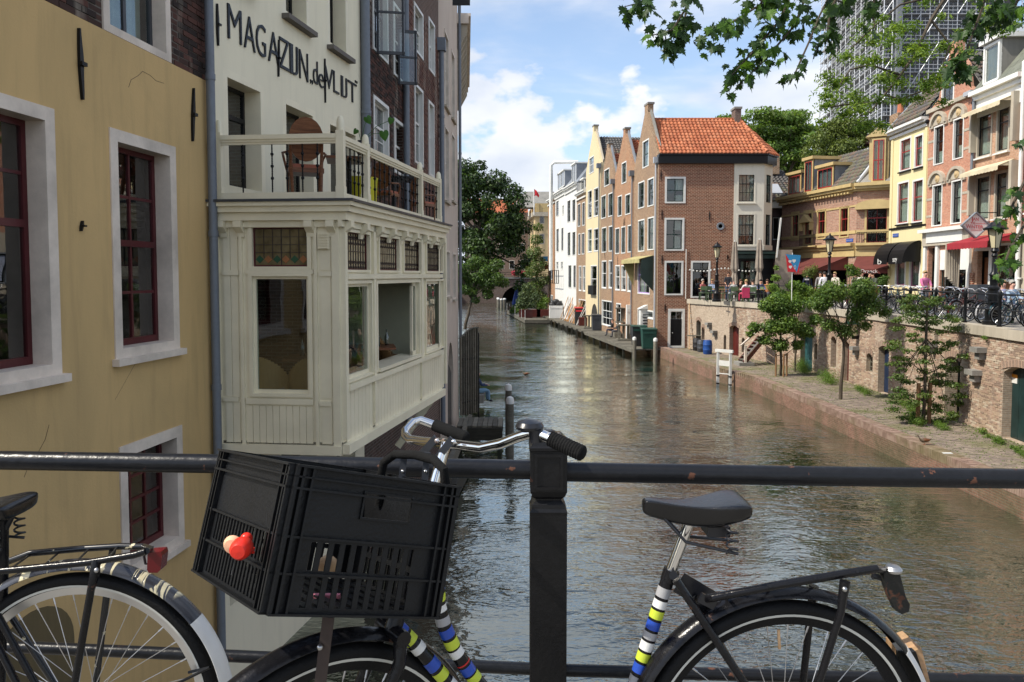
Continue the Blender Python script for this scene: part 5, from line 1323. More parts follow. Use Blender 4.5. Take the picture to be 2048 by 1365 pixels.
for i in range(5):xx=x0+(x1-x0)*i/4;FG_.put('baluster',MB().lim(xx-.03,xx+.03,-.62,-.54,z0,z1),M_BLACK,bl)
pq=FG_.w(-.1,-.5,0)
pv=pipe('flue_pipe',None,[(pq.x+3.2,pq.y,18.9),(pq.x+.4,pq.y,18.9),(pq.x,pq.y,18.5),(pq.x,pq.y,6)],.22,M_WHITE);tag(pv,'thick white flue pipe rising up the far end of the white houses','flue')
nd=thing('dark_house','low dark house with a grey tiled roof and skylight behind the white corner bay','house',(17.5,56,3.9))
Fd=Facade(nd,(17.3,57.5),(xat(1600,57.5,8),57.5))
Fd.winpx(1545,434,1559,481,fm=M_BLACK,sm=M_WHITE,fw=.05,cols=1,rows=1)
zt_=Fd.px(1560,417)[1];Fd.wall(paint('aubergine_wall',(0.06,0.035,0.035),.7,.3),[(0,3.7),(Fd.L,3.7),(Fd.L,zt_),(0,zt_)],deep=8);Fd.room(3.9,zt_)
Fd.put('fascia',MB().lim(0,Fd.L,-.3,0,zt_,zt_+.5),M_BAY)
rf=Fd.put('roof',MB().prism([(0,-.3,zt_+.5),(0,4,zt_+3.3),(0,8,zt_+.5)],(Fd.L,0,0)),M_GREYSTONE)
oo=Fd.w(0,-.35,zt_+.5);evv=Fd.w(0,4,zt_+3.3)-oo;tilefield(rf,oo,Fd.ex,evv,Fd.L,evv.length,.3,.36,T_DARK,limit=120)
Fd.put('skylight',MB().prism([(1.5,.35,zt_+1.05),(2.9,.35,zt_+1.05),(2.9,1.5,zt_+1.85),(1.5,1.5,zt_+1.85)],(0,-.05,.12)),M_LZINC)
MB().lim(19.8,20.8,60.4,61.2,zt_+2.9,zt_+4.4).build('chimney',M_BRICK_TAN,nd)
nb_=thing('ornate_house','brick house with mustard trim, dormers and dark red awnings at the street corner','house',(20,57,3.9))
pN0=(xat(1563,56.5,8),56.5);pN1=(xat(1712,47.6,8),47.6);pN2=(xat(1790,46.4,8),46.4)
FN=Facade(nb_,pN0,pN1);FM2=Facade(nb_,pN1,pN2)
ztN=FN.px(1710,376)[1];zfl=FN.px(1640,497)[1]
ztN=0.5*(FN.px(1710,378)[1]+FN.px(1568,402)[1]);zfl=0.5*(FN.px(1575,497)[1]+FN.px(1700,490)[1])
kN=dict(fm=M_YELLOWTRIM,sm=M_RED,fw=.12,rec=.06,proud=.04,cols=2,rows=[1,1],split=[.62])
M_NB=brickm('pinkish_brick',((0.33,0.17,0.12),(0.42,0.25,0.18)),(0.36,0.28,0.22),.24,.1,.014,soilamt=.2)
for q in((1583,425,1598,481),(1608,422,1625,490),(1635,420,1652,478),(1680,415,1698,475)):FN.winpx(*q,**kN)
FM2.winpx(1730,410,1777,488,**{**kN,'split':[.68]},label='wide balcony door with red frames under a curved pediment')
FN.holes+=[(1.0,4.3,3.9,zfl-.9),(4.9,FN.L-.9,3.9,zfl-.9)];FM2.holes+=[(.4,FM2.L-.1,3.9,zfl-.9)]
for F_ in(FN,FM2):
 F_.wall(M_NB,[(0,3.7),(F_.L,3.7),(F_.L,ztN),(0,ztN)],thick=.4,deep=None,reveal=.4);F_.room(3.9,ztN,y=2.4)
 for(pr,a,b)in((.18,-.22,-.1),(.38,-.1,.06),(.50,.06,.26)):F_.put('cornice_moulding',MB().lim(-.1,F_.L+.1,-pr,0,ztN+a,ztN+b),M_YELLOWTRIM)
 for(pr,a,b)in((.10,-.75,-.3),(.20,-.3,-.1),(.36,-.1,.06)):F_.put('fascia_moulding',MB().lim(0,F_.L,-pr,0,zfl+a,zfl+b),M_YELLOWTRIM)
 F_.put('string_course',MB().lim(0,F_.L,-.05,0,zfl+.65,zfl+.85),M_YELLOWTRIM);F_.put('string_course',MB().lim(0,F_.L,-.04,0,ztN-1.15,ztN-1.03),M_YELLOWTRIM)
for i in range(26):FN.put('dentil',MB().lim(.1+i*(FN.L-.3)/26,.1+i*(FN.L-.3)/26+.17,-.34,-.0,ztN-.32,ztN-.22),M_YELLOWTRIM)
xp=FN.px(1616,400)[0];FN.put('pediment',MB().prism([(xp-.8,-.3,ztN-1.75),(xp+.8,-.3,ztN-1.75),(xp,-.3,ztN-1.2)],(0,.3,0)),M_YELLOWTRIM);FN.put('pediment_console',MB().lim(xp-.75,xp-.6,-.25,0,ztN-2.3,ztN-1.75),M_YELLOWTRIM);FN.put('pediment_console',MB().lim(xp+.6,xp+.75,-.25,0,ztN-2.3,ztN-1.75),M_YELLOWTRIM)
xm=FM2.px(1753,400)[0];n=12;FM2.put('curved_pediment',MB().prism([(xm-1.15,-.35,ztN-1.35)]+[(xm+1.15*math.cos(a),-.35,ztN-1.2+.42*math.sin(a))for a in np.linspace(math.pi,0,n)]+[(xm+1.15,-.35,ztN-1.35)],(0,.35,0)),M_YELLOWTRIM)
zrN=FN.px(1640,340,2.2)[1]
P3=[FN.w(0,-.1,ztN+.25),FN.w(FN.L,-.1,ztN+.25),FN.w(FN.L-.4,2.3,ztN+2.8),FN.w(.9,2.3,ztN+2.5)]
mb=MB();P4=FM2.w(FM2.L,-.1,ztN+.25);P5=FM2.w(FM2.L,2.3,ztN+2.8);bk=[FN.w(FN.L+4,7,ztN+2.9),FN.w(.9,7,ztN+2.6)]
mb.add(P3+[P4,P5]+bk,[(0,1,2,3),(1,4,5,2),(3,2,5,6,7)]);rfN=mb.build('roof',M_GREYSTONE,nb_)
evN=P3[3]-P3[0];evN=(P3[2]-P3[1]);evN=evN-FN.ex*evN.dot(FN.ex)
dorm=[(1576,372,1602,392),(1608,345,1625,388),(1634,354,1666,386)]
dx=[(FN.px(a,370)[0],FN.px(c,370)[0])for a,b,c,d in dorm]
tilefield(rfN,P3[0]+FN.ex*0,FN.ex,evN,FN.L,evN.length,.28,.34,T_DARK,clip=lambda a,b:.5*b<a<FN.L-.25*b and not any(p-.1<a<q+.1 and b<1.9 for p,q in dx),limit=200)
for k_,((x0,x1),(a,b,c,d))in enumerate(zip(dx,dorm)):
 z0_,z1_=ztN+.3,FN.px(a,b)[1];z1_=ztN+(1.75 if k_!=1 else 2.5)
 dm=FN.put('dormer',MB().lim(x0,x1,.12,2.2,z0_,z1_),M_LEAD)
 FN.put('dormer_cap',MB().lim(x0-.15,x1+.15,-.12,2.3,z1_,z1_+.2),M_YELLOWTRIM,dm)
 FN.win(x0,x1,z0_,z1_,hole=False,fm=M_YELLOWTRIM,sm=M_RED,fw=.12,rec=-.02,proud=.0,cols=3 if k_!=1 else 2,rows=[1],split=None,mid=None)
z0_,z1_=ztN+.3,ztN+3.0;xa_,xb_=FM2.px(1737,350)[0],FM2.px(1776,350)[0]
dm=FM2.put('dormer',MB().lim(xa_,xb_,.1,2.5,z0_,z1_),M_YELLOWTRIM);FM2.put('dormer_cap',MB().prism([(xa_-.2,-.1,z1_),(xb_+.2,-.1,z1_),((xa_+xb_)/2,-.1,z1_+.55)],(0,2.5,0)),M_YELLOWTRIM,dm)
FM2.win(xa_+.15,xb_-.15,z0_,z1_-.1,hole=False,fm=M_YELLOWTRIM,sm=M_RED,fw=.1,rec=-.06,proud=.03,cols=2,rows=[1,1],split=[.5],bar=.09)
cc=FN.w(FN.px(1722,300)[0],2.8,0);MB().lim(cc.x-.6,cc.x+.6,cc.y-.5,cc.y+.5,ztN+2.3,ztN+4.5).build('chimney',M_BRICK_TAN,nb_);MB().lathe((cc.x-.2,cc.y,ztN+4.5),[(.2,0),(.16,.6),(.19,.65)],10).build('chimney_pot',paint('terracotta',(.45,.15,.07),.7,.2),nb_)
FN.put('roof_ridge',MB().tube([(.9,2.3,ztN+2.55),(FN.L-.4,2.3,ztN+2.85)],.1,8),M_LZINC);FN.put('roof_ridge',MB().tube([(FN.L-.4,2.3,ztN+2.8),(FN.L,0,ztN+.3)],.12,8),M_LZINC)
def iron_balcony(F,u0,v0,u1,v1,pr=.5):
 xa,z1_=F.px(u0,v0,-pr);xb,z0_=F.px(u1,v1,-pr);o=F.put('iron_balcony',MB().lim(xa,xb,-pr,0,z0_-.08,z0_),M_YELLOWTRIM)
 F.put('top_rail',MB().lim(xa,xb,-pr-.02,-pr+.02,z1_-.04,z1_),M_BLACK,o)
 n=max(4,int((xb-xa)/.13))
 for i in range(n+1):x=xa+(xb-xa)*i/n;F.put('baluster',MB().lim(x-.012,x+.012,-pr-.012,-pr+.012,z0_,z1_),M_BLACK,o)
iron_balcony(FN,1599,472,1630,491);iron_balcony(FM2,1714,465,1777,487,.3)
def plate(F,u,v,parent=None):
 x,z=F.px(u,v);o=F.put('street_name_plate',MB().lim(x-.35,x+.35,-.04,-.0,z-.1,z+.1),paint('enamel_blue',(.05,.10,.35),.3,.05));F.put('plate_border',MB().lim(x-.32,x+.32,-.045,-.04,z-.004,z+.004),M_WHITE,o)
plate(FN,1700,481)
M_AWN=paint('maroon_canvas',(0.13,0.032,0.026),.85,.25)
def awning(label,F,x0,x1,z1,drop,pr,mat=M_AWN,n=3,val=.28,text=None,cat='awning',group=None,round_=False,endm=None):
 t=thing('awning',label,cat,tuple(F.w(x0,-.1,z1)),0,group)
 def prof():
  if round_:return[(-.05-pr*math.sin(a),z1-drop*(1-math.cos(a)))for a in np.linspace(0,math.pi/2,9)]
  return[(-.05,z1),(-pr,z1-drop)]
 pf=prof();mb=MB();vs=[]
 for(y,z)in pf:vs+=[(x0,y,z),(x1,y,z)]
 k=len(pf);fs=[(2*i,2*i+1,2*i+3,2*i+2)for i in range(k-1)]
 mb.add(vs,fs);vs2=[(x,y-.0,z-.03)for x,y,z in vs];mb.add(vs2,fs)
 F.put('canvas',mb,mat,t,smooth=False)
 mb=MB();yv=pf[-1][0];zv=pf[-1][1];m_=max(4,int((x1-x0)/.25))
 for i in range(m_):
  a,b=x0+(x1-x0)*i/m_,x0+(x1-x0)*(i+1)/m_;mb.add([(a,yv,zv),(b,yv,zv),(b,yv-.01,zv-val*.85),((a+b)/2,yv-.01,zv-val),(a,yv-.01,zv-val*.85)],[(0,1,2,3,4)])
 F.put('valance',mb,mat,t)
 for x in(x0+.01,x1-.01):F.put('side_panel',MB().add([(x,y,z)for y,z in pf]+[(x,-.05,zv)],[tuple(range(len(pf)+1))]),endm or mat,t)
 if text:
  (tx,w_,h_)=text;me=text_mesh(tx,w_,h_,.01,M_WHITE)
  for cxm in([(x0+x1)/2-w_/2]if w_>.0 else[]):F.inst('lettering',me,t,axes((cxm,yv-.02,zv-val*.8),(1,0,0),(0,0,1),(0,-1,0)))
 return t
grp='maroon cafe awnings'
awning('maroon cafe awning with pale lettering, the leftmost of three, behind the red and blue flag',FN,.3,FN.L*.30,zfl-.75,.75,1.9,text=('De',.4,.2),group=grp)
awning('maroon cafe awning with pale lettering, the middle one beside the street lamp',FN,FN.L*.31,FN.L*.92,zfl-.75,.85,2.4,text=('Den Draeck',1.2,.24),group=grp)
awning('wide maroon cafe awning with pale lettering next to the pale yellow house',FM2,.1,FM2.L-.1,zfl-.75,.8,1.8,text=('Draeck',.9,.2),group=grp)
def stp(u):r=(u-1024)/FPX;Y=20.1/(r-.046);return Vector((20.1+.046*Y,Y,0))
def shop_house(name,label,ua,ub):
 a,b=stp(ua),stp(ub);t=thing(name,label,'house',(a.x,a.y,3.9));return t,Facade(t,a,b)
hP,FP=shop_house('pale_yellow_house','pale yellow shop house with dark round awnings and a dark tiled mansard',1776,1848)
zP=.5*(FP.px(1778,270)[1]+FP.px(1848,243)[1]);kp=dict(fm=M_WHITE,sm=M_RED,fw=.10,rec=.05,proud=.03,cols=1,rows=[1,1],split=[.6],curtain=[(0,1,0,1)])
for q in((1801,280,1822,339),(1830,272,1848-2,333),(1796,366,1817,447),(1826,361,1846,444)):FP.winpx(*q,sill=.08,sillmat=M_BLACK,**kp)
kq=dict(fm=M_WHITE,sm=paint('magenta_frame',(.25,.04,.13),.5,.1),fw=.12,rec=.06,proud=.03,cols=1,rows=1,curtain=[(0,.4,0,1)])
for q in((1792,500,1811,574),(1820,500,1840,577)):FP.winpx(*q,**kq)
FP.wall(M_YELLOWHOUSE,[(0,3.8),(FP.L,3.8),(FP.L,zP),(0,zP)],thick=.4,deep=9);FP.room(3.9,zP)
for(pr,a,b)in((.1,-.35,-.2),(.25,-.12,0),(.40,0,.14)):FP.put('cornice_moulding',MB().lim(-.1,FP.L,-pr,0,zP+a,zP+b),M_WHITE)
zz=FP.px(1800,457)[1];FP.put('black_band',MB().lim(0,FP.L,-.06,0,zz-.06,zz+.06),M_BLACK);FP.put('plinth',MB().lim(0,FP.L,-.06,0,3.9,4.15),M_BLACK)
for x in(.0,FP.L-.3):FP.put('pilaster',MB().lim(x,x+.28,-.05,0,4.15,zP-.35),M_YELLOWHOUSE)
plate(FP,1792,471)
xa=[FP.px(u,500)[0]for u in(1779,1806,1812,1842)];za_=FP.px(1810,484)[1]
for(a,b,lb,tx)in((.25,FP.L/2-.12,'black round-fronted shop awning, left of the pair on the pale yellow house','b'),(FP.L/2+.05,FP.L-.4,'black round-fronted shop awning, right of the pair, lettered suzy','suzy')):
 awning(lb,FP,a,b,za_,1.15,.95,M_DGREY if False else M_BLACK,round_=True,val=.12,text=(tx,.5,.3),group='black shop awnings')
FPs=Facade(hP,stp(1776)+FP.ey*9,stp(1776));
FPs=Facade(hP,(stp(1776)+FP.ey*2.6),stp(1776))
awning('black shop awning round the corner of the pale yellow house',Facade(hP,stp(1776)+FP.ey*3,stp(1776)),.3,2.2,za_,1.1,.9,M_BLACK,round_=True,val=.12,group='black shop awnings')
mb=MB();z2=zP+3.1;mb.add([FP.w(0,-.3,zP+.14),FP.w(FP.L,-.3,zP+.14),FP.w(FP.L,2.1,z2),FP.w(.9,2.1,z2),FP.w(FP.L,8,z2),FP.w(.9,8,z2),FP.w(0,9,zP+.14)],[(0,1,2,3),(3,2,4,5),(0,3,5,6)]);rfP=mb.build('roof',M_LZINC,hP)
e_=FP.w(0,2.1,z2)-FP.w(0,-.3,zP+.14);tilefield(rfP,FP.w(0,-.3,zP+.18),FP.ex,e_,FP.L,e_.length,.27,.36,T_DARK,clip=lambda a,b:a>.45+.9*b/e_.length,limit=200)
mb=MB();mb.bar(FP.w(0,-.3,zP+.2),FP.w(.9,2.1,z2+.05),.3,.08).bar(FP.w(.9,2.1,z2),FP.w(FP.L,2.1,z2),.25,.12);mb.build('lead_flashing',M_LZINC,hP)
hQ,FQ=shop_house('ornate_gabled_house','brick gabled shop house with carved double arches and bands of stone',1848,1941)
zQ=.5*(FQ.px(1850,228)[1]+FQ.px(1941,190)[1]);zpk=FQ.px(1901,98)[1]
M_BQ=brickm('bright_red_brick',((0.42,0.17,0.11),(0.50,0.24,0.16)),(0.40,0.30,0.22),.22,.075,.010,soilamt=.15)
kq2=dict(fm=M_WHITE,sm=M_BLACK,fw=.07,rec=.08,proud=.03,cols=1,rows=[1,1],split=[.6])
qs=((1867,262,1888,330),(1905,247,1927,318),(1866,370,1886,451),(1904,361,1926,449))
zu0=.5*(FQ.px(1867,330)[1]+FQ.px(1926,318)[1]);zu1=zu0+2.0;zl0=.5*(FQ.px(1867,451)[1]+FQ.px(1926,449)[1]);zl1=zl0+2.15
xq=[(FQ.px(1868,300)[0],FQ.px(1888,300)[0]),(FQ.px(1906,300)[0],FQ.px(1927,300)[0])]
for(a,b)in xq:
 FQ.win(a,b,zu0,zu1,**kq2,curtain=[(0,1,0,.35)]);FQ.win(a,b,zl0,zl1,**kq2,curtain=[(.1,1,.1,1)])
 for z_ in(zu1,zl1):
  n=10;xm,rr=(a+b)/2,(b-a)/2+.12
  arc=[(xm+rr*math.cos(t),z_+.05+rr*.8*math.sin(t))for t in np.linspace(math.pi,0,n+1)]
  FQ.put('tympanum',MB().prism([(x,-.04,z)for x,z in arc],(0,.04,0)),M_STONE)
  for i in range(n):
   (x1_,z1_),(x2_,z2_)=arc[i],arc[i+1];k1=1.28
   FQ.put('arch_stone',MB().prism([(x1_,-.16,z1_),(x2_,-.16,z2_),(xm+(x2_-xm)*k1,-.16,z_+.05+(z2_-z_-.05)*k1),(xm+(x1_-xm)*k1,-.16,z_+.05+(z1_-z_-.05)*k1)],(0,.16,0)),M_STONE)
  FQ.put('carved_rosette',MB().lathe((xm,-.09,z_+.28),[(0,-.04),(.08,-.03),(.12,.0),(.2,.02),(.24,.06)],12,'Y'),paint('ochre_carving',(.5,.37,.2),.7,.3)if 'ochre_carving' not in MAT else MAT['ochre_carving'])
  FQ.put('impost',MB().lim(a-.35,a-.02,-.1,0,z_-.08,z_+.08),M_STONE);FQ.put('impost',MB().lim(b+.02,b+.35,-.1,0,z_-.08,z_+.08),M_STONE)
  for s_ in(.35,.75):FQ.put('stone_band',MB().lim(0,a-.02,-.02,0,z_-s_*2.2,z_-s_*2.2+.12),M_STONE)if a<2 else FQ.put('stone_band',MB().lim(b+.02,FQ.L,-.02,0,z_-s_*2.2,z_-s_*2.2+.12),M_STONE)
x0,z1_=FQ.px(1885,153);x1,z0_=FQ.px(1908,211);FQ.win(x0,x1,z0_+.1,z1_-.1,fm=M_WHITE,sm=M_DGREY,fw=.08,cols=2,rows=3,rec=.05,proud=.03,bar=.05,label='blue-grey gable window')
zs_=.5*(FQ.px(1862,470)[1]+FQ.px(1941,462)[1])
FQ.holes+=[(.35,1.25,3.92,6.9),(1.6,FQ.L-.25,4.2,6.75)]
FQ.wall(M_BQ,[(0,3.8),(FQ.L,3.8),(FQ.L,zQ)]+[(FQ.L*.78,zQ+.5),(FQ.L*.72,zQ+1.6),(FQ.L/2+.35,zpk-.4),(FQ.L/2+.35,zpk+.3),(FQ.L/2-.35,zpk+.3),(FQ.L/2-.35,zpk-.4),(FQ.L*.28,zQ+1.6),(FQ.L*.22,zQ+.5)]+[(0,zQ)],thick=.4);FQ.room(3.9,zQ,y=1.6)
FQ.put('shop_fascia',MB().lim(0,FQ.L,-.18,0,7.0,zs_+.1),M_STONE);FQ.put('shop_cornice',MB().lim(-.05,FQ.L+.05,-.42,0,zs_+.1,zs_+.28),M_WHITE);FQ.put('panel',MB().lim(.5,FQ.L-.5,-.22,-.18,7.15,7.7),M_WHITE)
for x in(0,1.28,FQ.L-.24):FQ.put('shop_pillar',MB().lim(x,x+.24,-.12,0,3.9,7.0),M_WHITE)
FQ.put('door_leaf',MB().lim(.37,1.2,.3,.36,3.95,6.2),M_DGREEN);FQ.inst('pane',unit(M_GLASS),None,bxm((.8,.2,6.5),(.85,.01,.6)));
sh_=FQ.put('shop_window',MB().lim(1.6,FQ.L-.25,.1,.15,4.2,4.3).lim(1.6,FQ.L-.25,.1,.15,6.7,6.75).lim(1.6,1.66,.1,.15,4.3,6.7),M_DGREEN);FQ.inst('pane',unit(M_GLASS),sh_,bxm(((1.6+FQ.L-.25)/2,.12,5.45),(FQ.L-1.9,.01,2.4)))
FQ.put('roller_blind',MB().lim(1.62,FQ.L-.27,-.02,.08,5.75,6.75),M_WHITE)
for i in range(26):
 FQ.put('ornament',MB().sphere((rnd.uniform(1.8,FQ.L-.5),rnd.uniform(.3,.9),rnd.uniform(4.3,5.8)),rnd.uniform(.03,.07),6,4),rnd.choice((M_WHITE,M_STEEL)))
for i in range(5):FQ.put('corbel_ornament',MB().sphere((.05+i*FQ.L/4*.98,-.1,zQ-.5),.12,8,6),M_BLACK)if i in(0,4)else None
o_=FQ.w(FQ.L*.5,0,0)
mb=MB();mb.add([(0,.4,zQ),(FQ.L/2,.4,zpk-.3),(FQ.L,.4,zQ),(0,9,zQ),(FQ.L/2,9,zpk-.3),(FQ.L,9,zQ)],[(0,3,4,1),(1,4,5,2)]);rfQ=FQ.put('roof',mb,M_GREYSTONE)
p_=FQ.w(FQ.L,.4,zQ);e_=FQ.w(FQ.L/2,.4,zpk-.3)-p_;tilefield(rfQ,p_,FQ.ey,e_,8.6,e_.length,.28,.36,T_DARK,limit=200)
FQ.put('gutter',MB().lim(FQ.L*.86,FQ.L,-.3,0,zQ-.1,zQ+.1),M_LZINC);FQ.put('stone_cornice',MB().lim(0,FQ.L,-.16,0,zQ-.12,zQ+.08),M_STONE)
hR,FR_=shop_house('striped_awning_house','orange brick house with pale sun blinds, white cornice and slate dormer',1941,2037)
zR=.5*(FR_.px(1941,200)[1]+FR_.px(2037,160)[1])
kr=dict(fm=M_STONE,sm=M_BLACK,fw=.10,rec=.06,proud=.03,cols=1,rows=[1,1],split=[.68],sill=.1,sillmat=M_WHITE)
zu=FR_.px(1955,318)[1];zl=FR_.px(1955,443)[1]
xr_=[(FR_.px(1953,300)[0],FR_.px(1984,300)[0]),(FR_.px(1992,300)[0],FR_.px(2019,300)[0])]
for(a,b)in xr_:FR_.win(a,b,zu,zu+2.0,curtain=[(0,1,0,.9)],**kr);FR_.win(a,b,zl,zl+2.1,curtain=[(0,1,0,.9)],**kr)
FR_.holes+=[(.5,1.5,3.92,6.6),(1.9,FR_.L-.3,3.92,6.9)]
FR_.wall(M_BRICK_PINK if False else brickm('warm_brick',((0.42,0.22,0.13),(0.48,0.29,0.19)),(0.42,0.33,0.25),.22,.075,.010,soilamt=.3),[(0,3.8),(FR_.L,3.8),(FR_.L,zR),(0,zR)],thick=.4);FR_.room(3.9,zR,y=1.6)
for(pr,a,b)in((.06,-1.0,-.2),(.2,-.2,0),(.4,0,.2)):FR_.put('cornice_moulding',MB().lim(0,FR_.L+.1,-pr,0,zR+a,zR+b),M_WHITE)
M_STRIPE=paint('beige_canvas',(0.60,0.52,0.36),.9,.25)
awning('beige sun blind over the upper windows of the orange brick house',FR_,.15,FR_.L-.5,zu+2.35,.3,.75,M_STRIPE,val=.2,group='beige sun blinds');awning('beige sun blind over the lower windows of the orange brick house',FR_,.15,FR_.L-.5,zl+2.5,.3,.75,M_STRIPE,val=.2,group='beige sun blinds')
for z_ in(zu,zl):FR_.put('folded_blind',MB().lim(.0,.16,-.3,-.0,z_+.3,z_+2.2),M_STONE);FR_.put('folded_blind',MB().lim(FR_.L-.5,FR_.L-.3,-.3,-.0,z_+.3,z_+2.4),M_STONE)
mb=MB();mb.add([FR_.w(0,-.2,zR+.2),FR_.w(FR_.L,-.2,zR+.2),FR_.w(FR_.L,2.0,zR+2.9),FR_.w(0,2.0,zR+2.9),FR_.w(FR_.L,8,zR+2.9),FR_.w(0,8,zR+2.9)],[(0,1,2,3),(3,2,4,5)]);rfR=mb.build('roof',M_GREYSTONE,hR)
M_SLATE=tm('green_slate',(0.15,0.16,0.13));SL=[MB().lim(0.02,.98,-.05,1.05,-.02,.05).mesh('slate',[M_SLATE])]
e_=FR_.w(0,2.0,zR+2.9)-FR_.w(0,-.2,zR+.2);tilefield(rfR,FR_.w(0,-.2,zR+.2),FR_.ex,e_,FR_.L,e_.length,.3,.25,SL,clip=lambda a,b:not(.5<a<2.0 and b<2.4),limit=200,name='slate')
xa_,xb_=FR_.px(1968,150)[0],FR_.px(2000,150)[0];dm=FR_.put('dormer',MB().lim(xa_,xb_,.05,2.5,zR+.3,zR+2.2),M_GREYSTONE);FR_.put('dormer_cap',MB().lim(xa_-.15,xb_+.2,-.2,2.6,zR+2.2,zR+2.4),M_WHITE,dm)
FR_.win(xa_,xb_,zR+.35,zR+2.15,hole=False,fm=M_WHITE,sm=M_WHITE,fw=.12,rec=-.0,proud=.06,cols=1,rows=1,curtain=None)
FR_.put('flue',MB().tube([(FR_.L-1.0,.6,zR+1),(FR_.L-1.0,.6,zR+3.3)],.1,8).tube([(FR_.L-1.9,1.6,zR+2),(FR_.L-1.9,1.6,zR+3.9)],.16,8),M_WHITE)
M_AWRED=paint('crimson_canvas',(0.30,0.02,0.03),.85,.2)
awning('crimson awning with a hanging side cloth above the wine shop door',FR_,.25,FR_.L-.1,7.3,.35,1.3,M_AWRED,val=.3)
mb=MB();
for i in range(6):mb.tube([FR_.w(.25,-1.3+.12*i,6.9),FR_.w(.22+.03*math.sin(i),-1.25+.10*i,5.4-.1*i)],[.05,.09],6)
o_=mb.build('hanging_cloth',M_STONE);tag(o_,'bunched grey and red cloth hanging at the left end of the crimson awning','curtain')
FR_.put('door_leaf',MB().lim(.55,1.45,.3,.36,3.95,6.3),M_WOOD);FR_.put('door_leaf',MB().lim(1.95,FR_.L-.4,.3,.36,3.95,5.2),M_WOOD)
sh_=FR_.put('shop_window',MB().lim(1.9,FR_.L-.3,.2,.26,5.2,5.3).lim(1.9,FR_.L-.3,.2,.26,6.8,6.9).lim(2.5,2.55,.2,.26,5.3,6.8).lim(.4,1.9,-.1,0,6.6,6.75),M_WHITE);FR_.inst('pane',unit(M_GLASS),sh_,bxm(((1.9+FR_.L-.3)/2,.22,6.05),(FR_.L-2.3,.01,1.5)))
FR_.put('shop_pillar',MB().lim(0,.3,-.08,0,3.9,5.6),M_BRICK_RED);FR_.put('shop_pillar',MB().lim(1.55,1.8,-.08,0,3.9,6.6),M_WHITE)
hS,FS_=shop_house('brick_end_house','plain orange brick house with a stone ground floor at the right edge',2037.5,2200)
zS=16.5;FS_.holes+=[(1.0,2.4,5.0,6.6)]
FS_.win(3.0,4.0,9,11,fm=M_WHITE);FS_.wall(M_BQ,[(0,7.4),(FS_.L,7.4),(FS_.L,zS),(0,zS)],thick=.4,holes=[h for h in FS_.holes if h[2]>7.4]);FS_.wall(M_STONE,[(0,3.8),(FS_.L,3.8),(FS_.L,7.4),(0,7.4)],name='ground_floor_wall',thick=.4,holes=[h for h in FS_.holes if h[2]<7.4]);FS_.room(3.9,zS)
fr_=FS_.put('shop_window',MB().lim(1.0,2.4,-.05,.1,5,5.1).lim(1.0,2.4,-.05,.1,6.5,6.6).lim(1,1.1,-.05,.1,5.1,6.5),M_LEAD);FS_.put('poster',MB().lim(1.25,2.3,.12,.13,5.2,6.4),paint('poster_print',(.4,.45,.6),.5,.5,.1,6),fr_)
pp_=FS_.w(.1,-.15,0);pipe('downpipe','white downpipe between the two orange brick houses',[(pp_.x,pp_.y,4),(pp_.x,pp_.y,zR+.6),(pp_.x+.3,pp_.y-.6,zR+1.0)],.09,M_WHITE,clips=4)
pr_=FR_.w(.05,-.15,0);pipe('downpipe','grey downpipe between the carved gable house and the orange brick house',[(pr_.x,pr_.y,7.5),(pr_.x,pr_.y,zR-.1)],.07,M_ZINC,clips=2)
sgp=FR_.w(.25,0,0);ys_=FR_.w(.25,0,0).y
ys_=34.5;ps=atY(1951,451,ys_);sn=thing('diamond_sign','white diamond-shaped hanging sign reading JAN DE WINTER in red','sign',(ps.x,ps.y,ps.z),0)
hw=28/FPX*ys_*1.0;MB().prism([(-hw,0,0),(0,0,hw*.9),(hw,0,0),(0,0,-hw*.9)],(0,.12,0)).build('board',M_WHITE,sn,local=True)
mb=MB();
for a,b in(((-1,0),(0,.9)),((0,.9),(1,0)),((1,0),(0,-.9)),((0,-.9),(-1,0))):mb.bar((a[0]*hw,0,a[1]*hw),(b[0]*hw,0,b[1]*hw),.05,.16,(0,1,0))
mb.build('border',M_LEAD,sn,local=True)
M_REDINK=paint('red_lettering',(.55,.02,.03),.4,.05)
for(tx,x,z,w_,h_)in(('J',-.22,.10,.09,.32),('AN',-.12,.20,.24,.14),('DE',-.18,.04,.16,.11),('W',-.42,-.14,.20,.19),('INTER',-.21,-.14,.54,.14)):
 inst('lettering',text_mesh(tx,w_,h_,.012,M_REDINK),sn,axes((x,-.002,z),(1,0,0),(0,0,1),(0,-1,0)))
MB().lim(.0,.42,-.01,0,.065,.08).lim(-.2,.3,-.01,0,-.22,-.205).build('line',M_REDINK,sn,local=True);MB().bar((0,.06,hw*.9),(1.0,.06,hw*.9),.04,.04).build('arm',M_BLACK,sn,local=True)
plate_=None
tw=thing('scaffolded_tower','tall dark church tower wrapped in grey scaffolding','tower',(60,115,3.9))
Yt=112.0;xt0=xat(1762,Yt,25);xt1=xat(2035,Yt,25);xl=xat(1636,Yt+34,25)
FT=Facade(tw,(xt0,Yt),(xt1,Yt));FL=Facade(tw,(xl,Yt+34),(xt0,Yt))
M_NET=paint('dark_netting',(0.20,0.215,0.24),.8,.4,.3,3);M_POLE=metalm('scaffold_steel',(.50,.52,.55),.45,.6)
M_DECK=paint('scaffold_deck',(.28,.29,.30),.8,.3);M_POLEW=metalm('light_scaffold',(.70,.72,.75),.45,.3)
ztw=62
